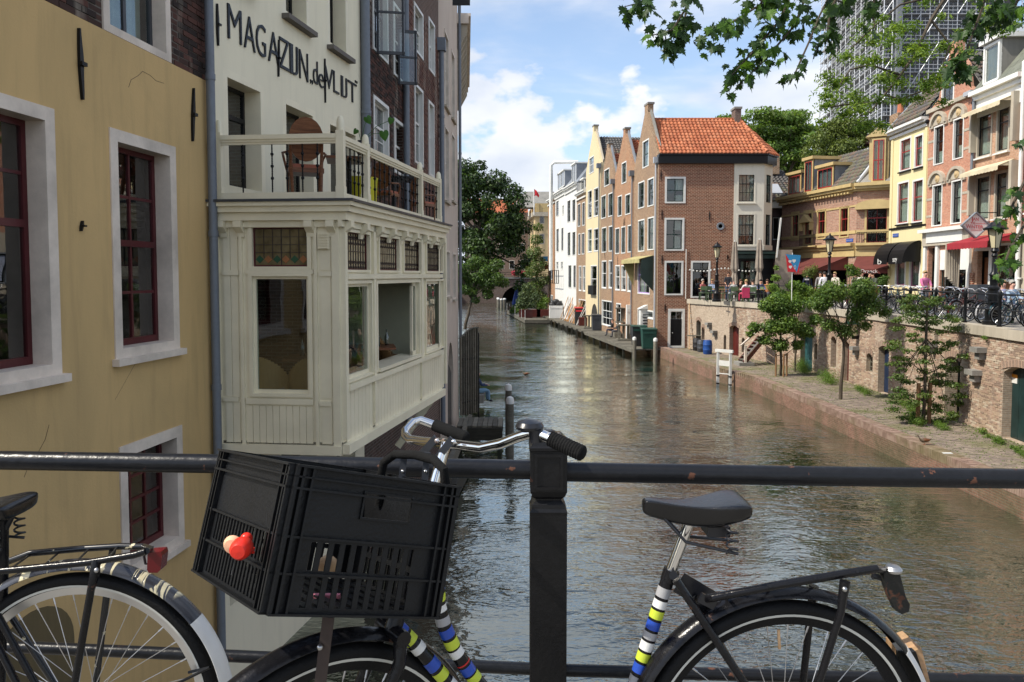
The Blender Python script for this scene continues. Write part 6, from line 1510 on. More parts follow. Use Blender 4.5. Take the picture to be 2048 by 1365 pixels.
for F_,nx,pm in((FT,15,M_POLE),(FL,13,M_POLEW)):
 F_.put('dark_wall',MB().lim(1.2,F_.L-(0 if F_ is FT else-.6),1.6,2.2,3.9,ztw),M_NET)
 p_m=MB().tube([(0,0,3.9),(0,0,ztw)],.065,6).mesh('pole_shape',[pm]);l_m=MB().tube([(0,0,0),(F_.L,0,0)],.045,5).mesh('ledger_shape',[pm]);d_m=MB().lim(0,F_.L,0,1.1,-.06,.06).mesh('deck_shape',[M_DECK])
 for i in range(nx+1):
  for y in(0,1.2):F_.inst('scaffold_pole',p_m,None,Matrix.Translation((F_.L*i/nx,y,0)))
 z=14.0
 while z<ztw:
  F_.inst('scaffold_deck',d_m,None,Matrix.Translation((0,.1,z)))
  for dz in(.0,.5,1.05):F_.inst('ledger',l_m,None,Matrix.Translation((0,-.05,z+dz)))
  z+=2.05
 mb=0
 for i in range(0,nx-1,2):
  for j in range(0,20,2):
   z=14+2.05*j;F_.put('brace',MB().tube([(F_.L*i/nx,-.08,z),(F_.L*(i+2)/nx,-.08,z+4.1)],.05,5),pm)if z<55 and(i*7+j)%3!=0 else None
FT.put('site_cabin',MB().lim(FT.L-5,FT.L+1,-2.0,0,36.5,40.5),M_POLEW)
nr=np.random.RandomState(3)
def leaves_mesh(name,centers,radii,n,size,mats,flat=(1,1,1),shell=0.55,droop=0.0,weights=None,aspect=0.55,curl=True):
 """n leaf-shaped faces spread through clumps (centres + radii)"""
 C_=np.array(centers,float);Rr=np.array(radii,float)
 wgt=Rr**2 if weights is None else np.array(weights,float);wgt=wgt/wgt.sum()
 idx=nr.choice(len(C_),n,p=wgt)
 d=nr.normal(size=(n,3));d/=np.linalg.norm(d,axis=1)[:,None]
 rr=(shell+(1-shell)*nr.rand(n))**1.0*(0.9+.25*nr.rand(n))
 P=C_[idx]+d*(rr*Rr[idx])[:,None]*np.array(flat)
 nrm=d*0.7+nr.normal(size=(n,3))*0.55+np.array([0,0,0.45]);nrm/=np.linalg.norm(nrm,axis=1)[:,None]
 t=nr.normal(size=(n,3));t[:,2]-=droop;t-=nrm*(t*nrm).sum(1)[:,None];t/=np.linalg.norm(t,axis=1)[:,None]
 b=np.cross(nrm,t);s=size*(0.6+0.8*nr.rand(n))[:,None]
 v0=P-t*s*0.5;v2=P+t*s*0.5-nrm*s*.12;v1=P+b*s*aspect*.5+nrm*s*.08;v3=P-b*s*aspect*.5+nrm*s*.08
 V=np.stack([v0,v1,v2,v3],1).reshape(-1,3)
 me=bpy.data.meshes.new(name)
 me.vertices.add(4*n);me.vertices.foreach_set('co',V.ravel().astype(np.float32))
 me.loops.add(4*n);me.loops.foreach_set('vertex_index',np.arange(4*n,dtype=np.int32))
 me.polygons.add(n);me.polygons.foreach_set('loop_start',np.arange(0,4*n,4,dtype=np.int32));
 for m_ in mats:me.materials.append(m_)
 me.update(calc_edges=True)
 me.polygons.foreach_set('material_index',nr.randint(0,len(mats),n).astype(np.int32));me.update();return me
def leafobj(name,me,parent):
 o=bpy.data.objects.new(name,me);COL.objects.link(o);o.parent=parent;W[o.name]=wmat(parent);return o
def limbs(parent,base,ends,r0,r1,mat,trunk_top=None):
 """trunk to trunk_top, then limbs to the ends (all local)"""
 base=Vector(base);tt=Vector(trunk_top)
 k=7;pts=[base.lerp(tt,i/k)+Vector((nr.normal()*.03*r0*8,nr.normal()*.03*r0*8,0))*(i>0)for i in range(k+1)]
 MB().tube(pts,[r0*(1.15-.45*i/k)for i in range(k+1)],10).build('trunk',mat,parent,True,local=True)
 sel=list(range(len(ends)));nr.shuffle(sel)
 for q_ in sel[:14]:
  e=Vector(ends[q_]);ok=[p for p in pts if p.z<e.z-(e-p).length*.35 and p.z>tt.z*.35];s_=ok[-1]if ok else pts[k-2];m_=s_.lerp(e,.5)+Vector((nr.normal()*.08,nr.normal()*.08,.1))*(e-s_).length*.5
  MB().tube([s_,s_.lerp(m_,.6),m_,m_.lerp(e,.6),e],[r1,r1*.8,r1*.6,r1*.4,r1*.15],6).build('limb',mat,parent,True,local=True)
LF={k:[leafm('leaf_%s_%d'%(k,i),c,tr)for i,(c,tr)in enumerate(v)]for k,v in dict(
 dark=[((0.024,0.050,0.018),.2),((0.034,0.068,0.022),.25),((0.044,0.080,0.028),.25)],
 mid=[((0.085,0.165,0.036),.4),((0.11,0.20,0.045),.4),((0.065,0.13,0.03),.35)],
 bright=[((0.15,0.26,0.05),.45),((0.18,0.30,0.06),.45),((0.11,0.21,0.04),.4)],
 olive=[((0.10,0.145,0.028),.25),((0.125,0.175,0.034),.25),((0.075,0.11,0.025),.25)],
 blue=[((0.06,0.10,0.042),.25),((0.08,0.125,0.05),.25),((0.045,0.078,0.034),.25)],
 purple=[((0.05,0.02,0.022),.2),((0.035,0.016,0.018),.2)],
 pale=[((0.12,0.17,0.06),.3),((0.16,0.21,0.09),.3)]).items()}
M_BARK=woodm('bark',(0.05,0.04,0.03),(0.11,0.09,0.065),.9,(6,6,1.2),.8)
M_STAKE=woodm('tree_stake',(0.16,0.085,0.04),(0.28,0.16,0.08),.8,(6,6,1.5),.4)
def tree(name,label,u,Y,zb,clumps,n,size,lf,trunk_r,trunk_h,group=None,flat=(1,1,.8),shell=.5,bark=None,cat='tree',lean=0):
 """clumps: (u, v, dY, radius in metres) measured in the photo at depth Y"""
 x=xat(u,Y,zb);t=thing(name,label,cat,(x,Y,zb),0,group)
 cs=[];rs=[]
 for(cu,cv,dy,r)in clumps:
  p=atY(cu,cv,Y+dy);cs.append((p.x-x,dy,p.z-zb));rs.append(r)
 ends=[c for c in cs]
 tt=Vector((lean,0,trunk_h));limbs(t,(0,0,-.2),ends,trunk_r,trunk_r*.4,bark or M_BARK,tt)
 leafobj('crown',leaves_mesh(name+'_crown',cs,rs,n,size,lf,flat,shell),t)
 return t
def blob(u0,v0,u1,v1,k,Y,seed,rmin,rmax,power=1.0):
 """k clumps inside an ellipse of the photo"""
 rs_=np.random.RandomState(seed);out=[]
 for i in range(k):
  a=rs_.rand()*2*math.pi;q=math.sqrt(rs_.rand())**power
  out.append(((u0+u1)/2+(u1-u0)/2*q*math.cos(a),(v0+v1)/2+(v1-v0)/2*q*math.sin(a),rs_.uniform(-1,1)*(u1-u0)/2*Y/FPX*.8*math.sqrt(max(0,1-q*q)),rs_.uniform(rmin,rmax)))
 return out
tree('chestnut_tree','large dark chestnut tree on the left bank in front of the far bridge',955,100,3.9,blob(890,345,1040,560,44,100,5,1.1,2.1)+blob(880,330,975,440,14,100,6,1.0,1.7)+[(1050,455,0,1.2),(1055,520,-1,1.3),(1048,540,0,1.4),(1040,570,0,1.0),(960,332,0,1.0)],26000,.42,LF['dark']+LF['mid'][2:],.5,7)
tree('leaning_tree','fresh green tree leaning out over the water in front of the dark chestnut',930,72,.6,blob(905,520,1010,585,22,72,8,.5,1.0)+[(950,600,0,.5),(975,590,0,.6)],9000,.22,LF['mid']+LF['dark'][2:],.14,2.6,lean=.6)
tree('canal_birch','slender pale green tree in a planter on the floating garden',1073,96,.8,[(1073,480,0,.9),(1076,455,0,.7),(1070,505,0,1.1),(1078,530,0,1.2),(1065,545,0,1.1),(1086,560,0,1.0),(1070,575,0,1.2),(1080,595,0,1.0)],5200,.24,LF['pale']+LF['mid'][:1],.09,6)
tree('canal_bamboo','leafy grey-green shrub in a box on the floating garden',1050,90,.8,[(1050,590,0,.8),(1045,605,0,.8),(1056,575,0,.7),(1062,608,0,.7),(1040,612,0,.5)],2600,.2,LF['blue']+LF['pale'][:1],.05,1.5,cat='shrub')
def feathery(seed,u0,v0,u1,v1,rows):
 rs_=np.random.RandomState(seed);o=[]
 for j in range(rows):
  f=(j+.5)/rows;w_=math.sin(math.pi*min(1,f*.75+.12))
  for i in range(int(4+5*w_)):o.append(((u0+u1)/2+(u1-u0)/2*w_*rs_.uniform(-1,1),v0+(v1-v0)*f+rs_.uniform(-5,5),rs_.uniform(-4,4),rs_.uniform(1.0,1.9)))
 return o
tree('locust_tree','airy bright green tree with tiered branches behind the red roof',1560,95,3.9,feathery(4,1492,222,1630,345,8)+[(1470,240,0,1.5),(1450,238,0,1.2)],24000,.42,LF['bright']+LF['pale'][:1]+LF['mid'][1:2],.4,11,flat=(1.25,1,.42),shell=.35)  # paler leaves mixed in, distance haze put into the crown colour
tree('yew_tree','dense rounded olive green conifer behind the dormer roof',1690,82,3.9,blob(1628,250,1765,350,36,82,12,.9,1.6)+blob(1650,238,1735,280,10,82,14,.8,1.3)+blob(1620,300,1780,380,16,82,15,1,1.6),30000,.27,LF['olive'],.4,8,shell=.75)
tree('copper_beech','dark purple-leaved tree between the conifer and the pale yellow house',1752,80,3.9,blob(1728,275,1782,320,9,80,16,.8,1.2),6000,.26,LF['purple'],.3,9)
tree('elder_tree','small mid-green tree tucked beside the pale yellow house roof',1778,70,3.9,blob(1748,290,1800,345,9,70,17,.7,1.1),5000,.25,LF['mid'],.2,8)
def stakes(t,lst,h_,r=.045):
 for(x,y)in lst:MB().tube([(x,y,-.1),(x,y,h_)],r,8).build('stake',M_STAKE,t,True,local=True)
 MB().tube([(lst[0][0],lst[0][1],h_-.12),(0,0,h_-.08),(lst[-1][0],lst[-1][1],h_-.12)],.02,5).build('tree_tie',M_BLACK,t,local=True)
Y1=37.0
t=tree('staked_maple','young broad-leaved tree with three timber stakes, nearest the wooden steps',1561,Y1,WZ,[(1556,606,0,.6),(1535,612,0,.45),(1590,612,.1,.5),(1560,620,.2,.65),(1545,655,0,.55),(1575,650,-.2,.6),(1510,655,0,.35),(1605,660,0,.5),(1560,690,0,.45),(1530,680,0,.35),(1595,690,0,.3),(1625,606,.2,.4),(1632,640,0,.35),(1620,668,0,.25),(1500,668,0,.2)],14000,.125,LF['bright'][:2]+LF['mid'],.06,2.3,shell=.3)
stakes(t,[(-.28,-.15),(.02,-.35),(.26,-.1)],1.1)
t=tree('golden_shrub_tree','yellow-green bushy tree rising over the cellar wall beside the flag',1590,38.6,WZ,blob(1536,572,1628,612,14,38.6,21,.3,.5)+[(1552,556,0,.26),(1553,536,0,.16),(1545,575,0,.3),(1605,572,0,.22)],11000,.10,LF['bright'],.05,2.4,shell=.3)
Y2=30.0
t=tree('wharf_tree','round-headed tree with a leaning trunk in the middle of the wharf',1680,Y2,WZ,blob(1640,560,1765,640,16,Y2,23,.3,.6)+[(1690,660,0,.45),(1660,650,0,.4),(1750,610,0,.4),(1770,625,0,.3),(1708,545,0,.3),(1700,535,0,.2),(1640,610,0,.4),(1650,590,0,.4),(1668,590,0,.4),(1730,650,0,.3)],19000,.09,LF['mid']+LF['olive'][:1]+LF['bright'][:1],.065,2.2,shell=.25,lean=.1)
Y3=25.0
cl=[]
for j,v in enumerate(range(600,850,16)):
 f=j/16;hw_=18+58*math.sin(math.pi*min(1,f*.62+.14))
 for s_ in(-1,-.55,0,.5,1):cl.append((1849+hw_*s_*nr.uniform(.6,1.05),v+nr.uniform(-8,8),nr.uniform(-.4,.4),nr.uniform(.14,.26)))
t=tree('staked_elm','small-leaved young tree tied to two thick stakes, the nearest on the wharf',1847,Y3,WZ,cl,15000,.080,LF['mid'][:2]+LF['olive'][:1]+LF['pale'][:1],.05,4.0,shell=.05,flat=(1.5,1.2,.55))
stakes(t,[(-.22,-.05),(.22,.08)],1.35,.065)
def weeds(label,u,v,w_,h_,n,size=.05,lf=None,zb=WZ,name='weed_clump',Y=None,mound=.5):
 p=atZ(u,v,zb)if Y is None else Vector((xat(u,Y,zb),Y,zb));t=thing(name,label,'plant',tuple(p))
 cs,rs=[],[]
 for i in range(max(3,int(w_*5))):
  a=nr.uniform(-.5,.5);cs.append((a*w_*.25,a*w_,h_*.35*nr.rand()));rs.append(h_*nr.uniform(.3,.7))
 leafobj('foliage',leaves_mesh('weed_foliage',cs,rs,n,size,lf or LF['bright']+LF['mid'][:1],(1,1,.8),.1,aspect=.3),t)
 return t
wl=(('tall grassy weeds at the foot of the wall behind the first young tree',1605,745,2.6,.75,2600),('leafy weeds behind the middle wharf tree',1655,765,2.2,.7,2200),('low weeds right of the middle trunk along the wall',1725,785,2.4,.3,1100),('bright weeds against the wall left of the nearest young tree',1815,818,1.8,.42,1600),
 ('leafy weeds around the stakes of the nearest tree',1835,850,.9,.35,1500),('creeping weeds just right of the nearest stakes',1880,855,1.1,.25,1000),('weeds along the wall by the ajar blue door',1905,835,.8,.25,600),('creeping weeds in front of the green arched door',1985,880,1.6,.2,1100),('weeds at the right edge below the green door',2035,905,1.2,.18,800),('small weeds at the wall left of the teal door',1575,728,1.2,.35,700))
for(lb,u,v,w_,h_,n)in wl:weeds(lb,u,v,w_*1.1,h_*1.45,int(n*1.7),.055)
pts=[]
for i in range(9000):
 y=nr.uniform(15,45);xa_=lerp_poly(WALLP,y);xq_=lerp_poly(QUAY,y)+.45;f=nr.rand()**2.2 if nr.rand()<.7 else 1-nr.rand()**3*.1
 pts.append((xa_-f*(xa_-xq_),y,WZ+.012))
me=leaves_mesh('moss',pts,[.035]*len(pts),16000,.04,LF['bright']+LF['olive'][:1],(1,1,.35),.1,aspect=.35)
o=bpy.data.objects.new('paving_grass',me);COL.objects.link(o);tag(o,'grass and moss growing between the wharf clinkers','grass',kind='stuff')
for(lb,u,v,n)in(('tuft of fern on the coping right of the nearest young tree',1940,655,500),('grass tuft on the coping at the foot of the lamp',1905,650,350),('small fern growing out of the wall corbel',1979,676,250),('tuft of grass on the coping near the bicycles',1800,636,350)):
 F=seg_at(u,v);x,z=F.px(u,v);p=F.w(x,.1 if v<660 else-.15,z-.05);weeds(lb,0,0,.35,.16,n,.04,zb=p.z,Y=None)if False else None
 t=thing('fern_tuft',lb,'plant',tuple(p));leafobj('foliage',leaves_mesh('fern',[(0,0,.05),(.08,.1,.03)],[.12,.1],n,.05,LF['bright'],(1,1,.8),.1,aspect=.25),t)
for(lb,u,Y,v,r,n,lf)in(('potted olive bush by the maroon awnings',1620,45,545,.45,900,'olive'),('potted bush at the cafe terrace beside the man in green',1765,44,563,.35,900,'mid'),('dark potted bush behind the terrace tables',1478,50.6,572,.5,1100,'dark')):
 p=atY(u,v,Y);t=thing('potted_bush',lb,'plant',(p.x,p.y,SZ));h_=p.z-SZ
 MB().lathe((0,0,0),[(.18,0),(.24,.4),(.26,.42),(.2,.42),(.15,.3),(0,.3)],12).build('pot',M_DGREY,t,True,local=True);MB().tube([(0,0,.3),(0,0,h_)],.025,6).build('stem',M_BARK,t,local=True)
 leafobj('foliage',leaves_mesh('bush',[(0,0,h_),(r*.5,0,h_+r*.5),(-r*.5,0,h_-.1)],[r,r*.7,r*.6],n,.09,LF[lf],(1,1,.9),.2),t)
def maple_leaf_shape():
 half=[(0,0),(.10,.03),(.24,-.06),(.22,.10),(.46,.16),(.36,.26),(.50,.44),(.34,.42),(.30,.52),(.16,.46),(.20,.70),(.09,.66),(0,1.0)]
 pts=half+[(-x,y)for x,y in half[-2:0:-1]]
 return pts
MLP=maple_leaf_shape()
def maple_mesh(name,mat):
 n=len(MLP);vs=[(x,y-.0,-.10*abs(x)-.08*(y-.4)**2+.03*math.sin(9*x+4*y))for x,y in MLP];c=(0,.36,.03)
 return MB().add([c]+vs,[(0,1+i,1+(i+1)%n)for i in range(n)]).mesh(name,[mat])
MM=[maple_mesh('maple_leaf_%d'%i,leafm('maple_%d'%i,c,tr,.25))for i,(c,tr)in enumerate((((0.035,0.085,0.018),.3),((0.025,0.062,0.015),.25),((0.07,0.16,0.026),.4),((0.11,0.23,0.035),.5)))]
mt=thing('maple_tree','overhanging maple twigs with large lobed leaves at the top of the picture','tree',(3.6,6.5,4.05))
MB().tube([(5.6,-1.0,4.0),(5.5,-.8,7.5),(5.2,.5,10.0)],[.28,.24,.2],12).build('trunk',M_BARK,mt,True)
MB().tube([(5.2,.5,10.0),(4.4,3.5,9.8),(3.0,6.3,9.25),(1.9,6.6,9.0)],[.15,.10,.05,.02],8).build('bough',M_BARK,mt,True);MB().tube([(5.2,.5,10.0),(5.6,4.5,9.9),(5.2,7.0,9.3)],[.13,.08,.03],8).build('bough',M_BARK,mt,True)
nleaf=0;restl={i:MB()for i in range(4)}
def twig(pts,n,spread,Yc,bright=0.3,lsize=.115,starts=True):
 """pts: photo polyline the twig follows; leaves scattered round it"""
 global nleaf
 P=[atY(u,v,Yc+dy)for u,v,dy in pts]
 MB().tube(P,[.010]*(len(P)-1)+[.003],5).build('twig',M_BARK,mt,True)
 for i in range(int(n*1.3)):
  k=rnd.randrange(len(P)-1);t_=rnd.random();p=P[k].lerp(P[k+1],t_)
  d=Vector((rnd.gauss(0,1),rnd.gauss(0,1.2),rnd.gauss(-.25,.8)));d=d/max(d.length,.1)*spread*rnd.uniform(.3,1)
  q=p+d
  s_=lsize*rnd.uniform(.65,1.2)
  down=Vector((rnd.gauss(0,.5)+d.x,rnd.gauss(0,.4),-1+rnd.gauss(0,.45))).normalized()
  nm=Vector((rnd.gauss(0,.6),rnd.gauss(-.5,.5),rnd.gauss(.8,.4)));nm=(nm-down*nm.dot(down)).normalized();xx=down.cross(nm)
  Mx=axes(q,xx*s_,down*s_,nm*s_)
  mi=rnd.choices((0,1,2,3),(1-bright,1-bright,bright,bright*.8))[0]
  if nleaf<300 and rnd.random()<.75:instw('leaf',MM[mi],mt,Mx);nleaf+=1
  else:me=MM[mi];restl[mi].add([Mx@v.co for v in me.vertices],[tuple(f.vertices)for f in me.polygons])
YM=6.6
twig([(1330,-60,0),(1300,0,0),(1245,15,.1)],26,.14,YM,.15);twig([(1400,-60,0),(1370,20,0),(1345,60,0),(1290,75,0)],34,.14,YM,.12);twig([(1385,-40,.2),(1365,60,.1),(1340,110,0)],30,.10,YM,.2)
twig([(1560,-60,0),(1520,10,0),(1440,60,0),(1405,76,0)],60,.14,YM,.55,.11);twig([(1600,-50,.2),(1560,40,.1),(1500,110,0),(1455,160,0)],62,.14,YM,.5,.11);twig([(1620,-30,.3),(1590,50,.2),(1530,120,0),(1470,178,0)],50,.13,YM,.5,.11)
twig([(1680,-50,.5),(1640,30,.5),(1620,80,.4),(1600,125,.3),(1580,170,.3)],34,.10,YM+.8,.12,.10);twig([(1500,-60,0),(1520,0,0),(1560,30,0)],30,.16,YM,.4)
twig([(1700,-50,0),(1660,20,0),(1655,70,0),(1650,95,0)],32,.13,YM,.08,.12);twig([(1760,-60,0),(1745,20,0),(1750,60,0)],22,.12,YM,.08,.12)
twig([(1990,-60,0),(1960,30,0),(1930,110,0),(1905,150,0)],52,.12,YM,.08,.12);twig([(2060,-40,0),(2020,30,0),(1985,30,0)],34,.16,YM,.25,.12);twig([(1620,-50,.6),(1660,0,.6),(1720,10,.6)],30,.15,YM+.5,.1)
twig([(2130,260,.3),(2070,320,.2),(2030,400,0),(2010,440,0)],34,.10,5.6,.45,.09);twig([(2120,330,.3),(2060,430,.2),(2020,500,0),(1998,555,0)],40,.09,5.6,.5,.09);twig([(2100,250,0),(2050,290,0)],10,.06,5.6,.3,.08)
for i,mbx in restl.items():
 if mbx.f:o=mbx.build('leaves',MM[i].materials[0],mt,fix=False);o['kind']='stuff'
at_=thing('ash_tree','sunlit yellow-green branch with narrow leaves hanging in front of the scaffolded tower','tree',(9,17,3.9))
YA=17.0
BR=[[(2050,-120,0),(1900,-20,0),(1862,40,0),(1830,110,0),(1790,165,0),(1740,225,0),(1720,232,0)],[(1862,40,0),(1900,90,0),(1880,150,0),(1830,170,0)],[(1800,150,0),(1740,130,0),(1700,140,0),(1680,170,0)],[(1880,-10,0),(1800,10,0),(1740,60,0),(1700,100,0)],[(1770,190,0),(1800,200,0),(1850,180,0)],[(1760,205,0),(1690,210,0),(1660,215,0)],[(2050,-60,0),(1990,10,0),(1970,50,0),(1985,80,0)],[(1900,-20,0),(1980,0,0),(2040,30,0)]]
cs,rs=[],[]
for k,b in enumerate(BR):
 P=[atY(u,v,YA)for u,v,_ in b];MB().tube(P,[.045*(.5 if k else 1)*(1-.8*i/len(P))+.004 for i in range(len(P))],6).build('branch',M_BARK,at_,True)
 for a,c in zip(P[1:],P[2:]):
  for i in range(5):p=a.lerp(c,rnd.random())+Vector((rnd.gauss(0,.22),rnd.gauss(0,.4),rnd.gauss(0,.18)));cs.append(tuple(p-wmat(at_).translation));rs.append(rnd.uniform(.12,.30))
leafobj('crown',leaves_mesh('ash_leaves',cs,rs,7500,.10,LF['bright']+[leafm('sunlit_leaf',(0.20,0.32,0.04),.55)],(1.3,1,.7),.1,aspect=.33),at_)
MB().tube([(14.5,18,3.9),(14.2,18,8.0),tuple(atY(2050,-120,YA))],[.2,.16,.06],8).build('trunk',M_BARK,at_,True)
def rustm(name,c,rust,rough=.3):
 m=new_mat(name);g=G(m);n=g.noise(g.geo(),15,6,.62);n2=g.noise(g.geo(),45,4)
 k=g.ramp(n,[(.655,(0,0,0)),(.675,(1,1,1))])
 col=g.mixc(g.math('MULTIPLY',k,rust),g.mixc(n2,c,sh(c,2.2)),(.13,.055,.032))
 b=g.bsdf(col,rough,0,g.bump(g.mixc(.5,n,n2),.6,.005),.28);g.l(g.math('ADD',g.math('MULTIPLY',k,.4),rough,True),b.inputs['Roughness']);return m
M_RAIL=rustm('painted_iron_railing',(0.006,0.0065,0.008),.8,.30);M_POST=rustm('painted_iron_post',(0.005,0.005,0.0055),.4,.38)
rl=thing('bridge_railing','thick black painted iron railing of the bridge, chipped to rust in spots','railing',(0.1,2.05,4.06))
YR=lambda u:2.13-.13*u/2048
def railpts(L_):return[atY(u,v,YR(u))for u,v in L_]
MB().tube(railpts([(-500,907),(0,921),(440,928),(1062,940)]),.0262,20).build('top_rail',M_RAIL,rl,True)
MB().tube(railpts([(1130,944),(1600,952),(2048,958),(2500,964)]),.0262,20).build('top_rail',M_RAIL,rl,True)
MB().tube(railpts([(-500,1275),(0,1293),(450,1312),(1062,1338)]),.0165,16).build('lower_rail',M_RAIL,rl,True)
MB().tube(railpts([(1130,1341),(1640,1354),(2048,1362),(2500,1370)]),.0165,16).build('lower_rail',M_RAIL,rl,True)
pc=atY(1096,940,2.05);hw=.0485
zz=lambda v:atY(1096,v,2.0).z
mb=MB()
def sq(prof):
 vs=[]
 for r_,z in prof:vs+=[(pc.x-r_,pc.y-r_,z),(pc.x+r_,pc.y-r_,z),(pc.x+r_,pc.y+r_,z),(pc.x-r_,pc.y+r_,z)]
 n=len(prof);fs=[(0,3,2,1),(4*n-4,4*n-3,4*n-2,4*n-1)]
 for i in range(n-1):
  for k in range(4):k2=(k+1)%4;fs.append((4*i+k,4*i+k2,4*i+4+k2,4*i+4+k))
 return vs,fs
vs,fs=sq([(hw,4.0),(hw,zz(1032)),(hw+.001,zz(1026)),(hw*.93,zz(1020)),(hw*.9,zz(1012)),(hw*.7,zz(1005)),(hw*.7,zz(1002)),(hw*.88,zz(996)),(hw,zz(985)),(hw,zz(905)),(hw+.003,zz(903)),(hw+.003,zz(897)),(hw*.95,zz(894)),(hw*.80,zz(880)),(hw*.2,zz(868))])
mb.add(vs,fs);po=mb.build('post',M_POST,rl)
a,b=zz(975),zz(915);y0=pc.y-hw;iw=hw*.62
mb=MB();
for q in((-iw-.008,-iw,a,b),(iw,iw+.008,a,b),(-iw-.008,iw+.008,a-.008,a),(-iw-.008,iw+.008,b,b+.008)):mb.lim(pc.x+q[0],pc.x+q[1],y0-.004,y0,q[2],q[3])
mb.build('panel_moulding',M_POST,po)
M_TYRE=paint('tyre_rubber',(0.008,0.008,0.0085),.6,.3,.5,5,.2);M_CREAMSTRIPE=paint('reflective_stripe',(.60,.60,.55),.5,.15)
M_SPOKE=metalm('spoke_steel',(.55,.55,.56),.35,1.0);M_ALU=metalm('rim_aluminium',(.60,.60,.60),.35,1.0)
M_BK=rustm('bicycle_black',(0.005,0.005,0.006),.5,.22);M_TAPEW=paint('white_tape',(.72,.72,.70),.4,.12);M_TAPEG=paint('grey_tape',(.35,.35,.36),.4,.15)
M_TAPEY=paint('lime_tape',(.52,.62,.05),.4,.12);M_TAPEB=paint('blue_tape',(.02,.07,.40),.35,.1);M_TAPER=paint('red_tape',(.5,.02,.02),.4,.1)
M_SADDLE=paint('saddle_vinyl',(0.006,0.006,0.007),.2,.3,.2,5,.5);M_GRIP=paint('foam_grip',(0.010,0.010,0.010),.9,.3,.6,8,.15)
def wheel(parent,c,f,r=.345,rimmat=None,n=36,stripe=True,phase=0.0,tread=True,detail=True):
 f=Vector(f).normalized();nn=Vector((0,0,1)).cross(f);T=axes(c,f,nn,(0,0,1))
 w_=MB();w_.T=T;w_.lathe((0,0,0),[(0,-.05),(.012,-.05),(.022,-.03),(.014,-.026),(.014,.026),(.022,.03),(.012,.05),(0,.05)],14,'Y');w_=w_.build('wheel',M_STEEL,parent,True)
 def ring(nm,R_,prof,mat,seg=96):
  mb=MB();mb.T=T;k=len(prof);vs=[];fs=[]
  for i in range(seg):
   a=2*math.pi*i/seg
   for(dr,y)in prof:vs.append(((R_+dr)*math.cos(a),y,(R_+dr)*math.sin(a)))
  for i in range(seg):
   j=(i+1)%seg
   for q in range(k):q2=(q+1)%k;fs.append((i*k+q,i*k+q2,j*k+q2,j*k+q))
  mb.add(vs,fs);return mb.build(nm,mat,w_,True)
 cr=[(.0195*math.cos(t),.0195*math.sin(t))for t in np.linspace(0,2*math.pi,13)[:-1]]
 ring('tyre',r-.0195,cr,M_TYRE,96 if detail else 40)
 ring('rim',r-.045,[(-.010,-.006),(.012,-.012),(.012,.012),(-.010,.006)],rimmat or M_TYRE,96 if detail else 40)
 if stripe:
  for s_ in(-1,1):ring('tyre_stripe',r-.029,[(-.003,s_*.0170),(.003,s_*.0188),(.003,s_*.0194),(-.003,s_*.0178)],M_CREAMSTRIPE)
 if detail:
  for i in range(n):
   a=phase+2*math.pi*i/n;b_=a+(.55 if i%2 else-.55)*(1 if(i//2)%2 else-1);s_=1 if i%2 else-1
   mb=MB();mb.T=T;P=Vector(((r-.054)*math.cos(a),0,(r-.054)*math.sin(a)));Q=Vector((.02*math.cos(b_),s_*.028,.02*math.sin(b_)))
   mb.tube([P,P.lerp(Q,.07),P.lerp(Q,.071),Q],[.0022,.0022,.0011,.0011],5);mb.build('spoke',M_SPOKE,w_)
 else:
  mb=MB();mb.T=T
  for i in range(14):a=2*math.pi*i/14;mb.tube([(.3*math.cos(a),0,.3*math.sin(a)),(.02*math.cos(a+.3),0,.02*math.sin(a+.3))],.0025,3)
  o=mb.build('spokes',M_SPOKE,w_);o['kind']='stuff'
 return w_
def guard(name,parent,c,f,R_,a0,a1,mat,w_=.028,seg=48,th=.0015):
 """mudguard: curved strip over the wheel, angles in degrees from the front direction, anticlockwise"""
 f=Vector(f).normalized();nn=Vector((0,0,1)).cross(f);T=axes(c,f,nn,(0,0,1));mb=MB();mb.T=T
 prof=[(-.014,-w_),(-.006,-w_*.85),(0,-w_*.5),(.004,0),(0,w_*.5),(-.006,w_*.85),(-.014,w_)];prof=prof+[(dr-th,y*.97)for dr,y in prof[::-1]]
 k=len(prof);vs=[];fs=[]
 for i in range(seg+1):
  a=R(a0+(a1-a0)*i/seg)
  for dr,y in prof:vs.append(((R_+dr)*math.cos(a),y,(R_+dr)*math.sin(a)))
 for i in range(seg):
  for q in range(k):q2=(q+1)%k;fs.append((i*k+q,i*k+q2,(i+1)*k+q2,(i+1)*k+q))
 fs+=[tuple(range(k)),tuple(seg*k+q for q in range(k))[::-1]];mb.add(vs,fs);return mb.build(name,mat,parent,True)
def tape(parent,P,r,bands):
 """P: polyline; bands: (f0, f1, material) along its length"""
 Ls=[0]
 for a,b in zip(P,P[1:]):Ls.append(Ls[-1]+(b-a).length)
 def at(f):
  d=f*Ls[-1]
  for i in range(len(P)-1):
   if d<=Ls[i+1]+1e-9:return P[i].lerp(P[i+1],(d-Ls[i])/max(1e-9,Ls[i+1]-Ls[i]))
  return P[-1]
 for(f0,f1,m_)in bands:MB().tube([at(f0),at((f0+f1)/2),at(f1)],r*1.05,16,cap=False).build('tape_band',m_,parent,True)
ZD_=4.065;ax1=Vector((.62,1.73,4.41));ax2=Vector((-.385,1.50,4.41));f1=Vector((-1,-.10,0)).normalized();f2=Vector((-.80,-.60,0)).normalized()
b1=thing('bicycle','black bicycle with a plastic crate and blue, lime and white striped frame tape','bicycle',(.62,1.73,ZD_),0)
P=lambda u,v,Y:atY(u,v,Y)
wheel(b1,ax1,f1,phase=.05);wheel(b1,ax2,f2,phase=.02)
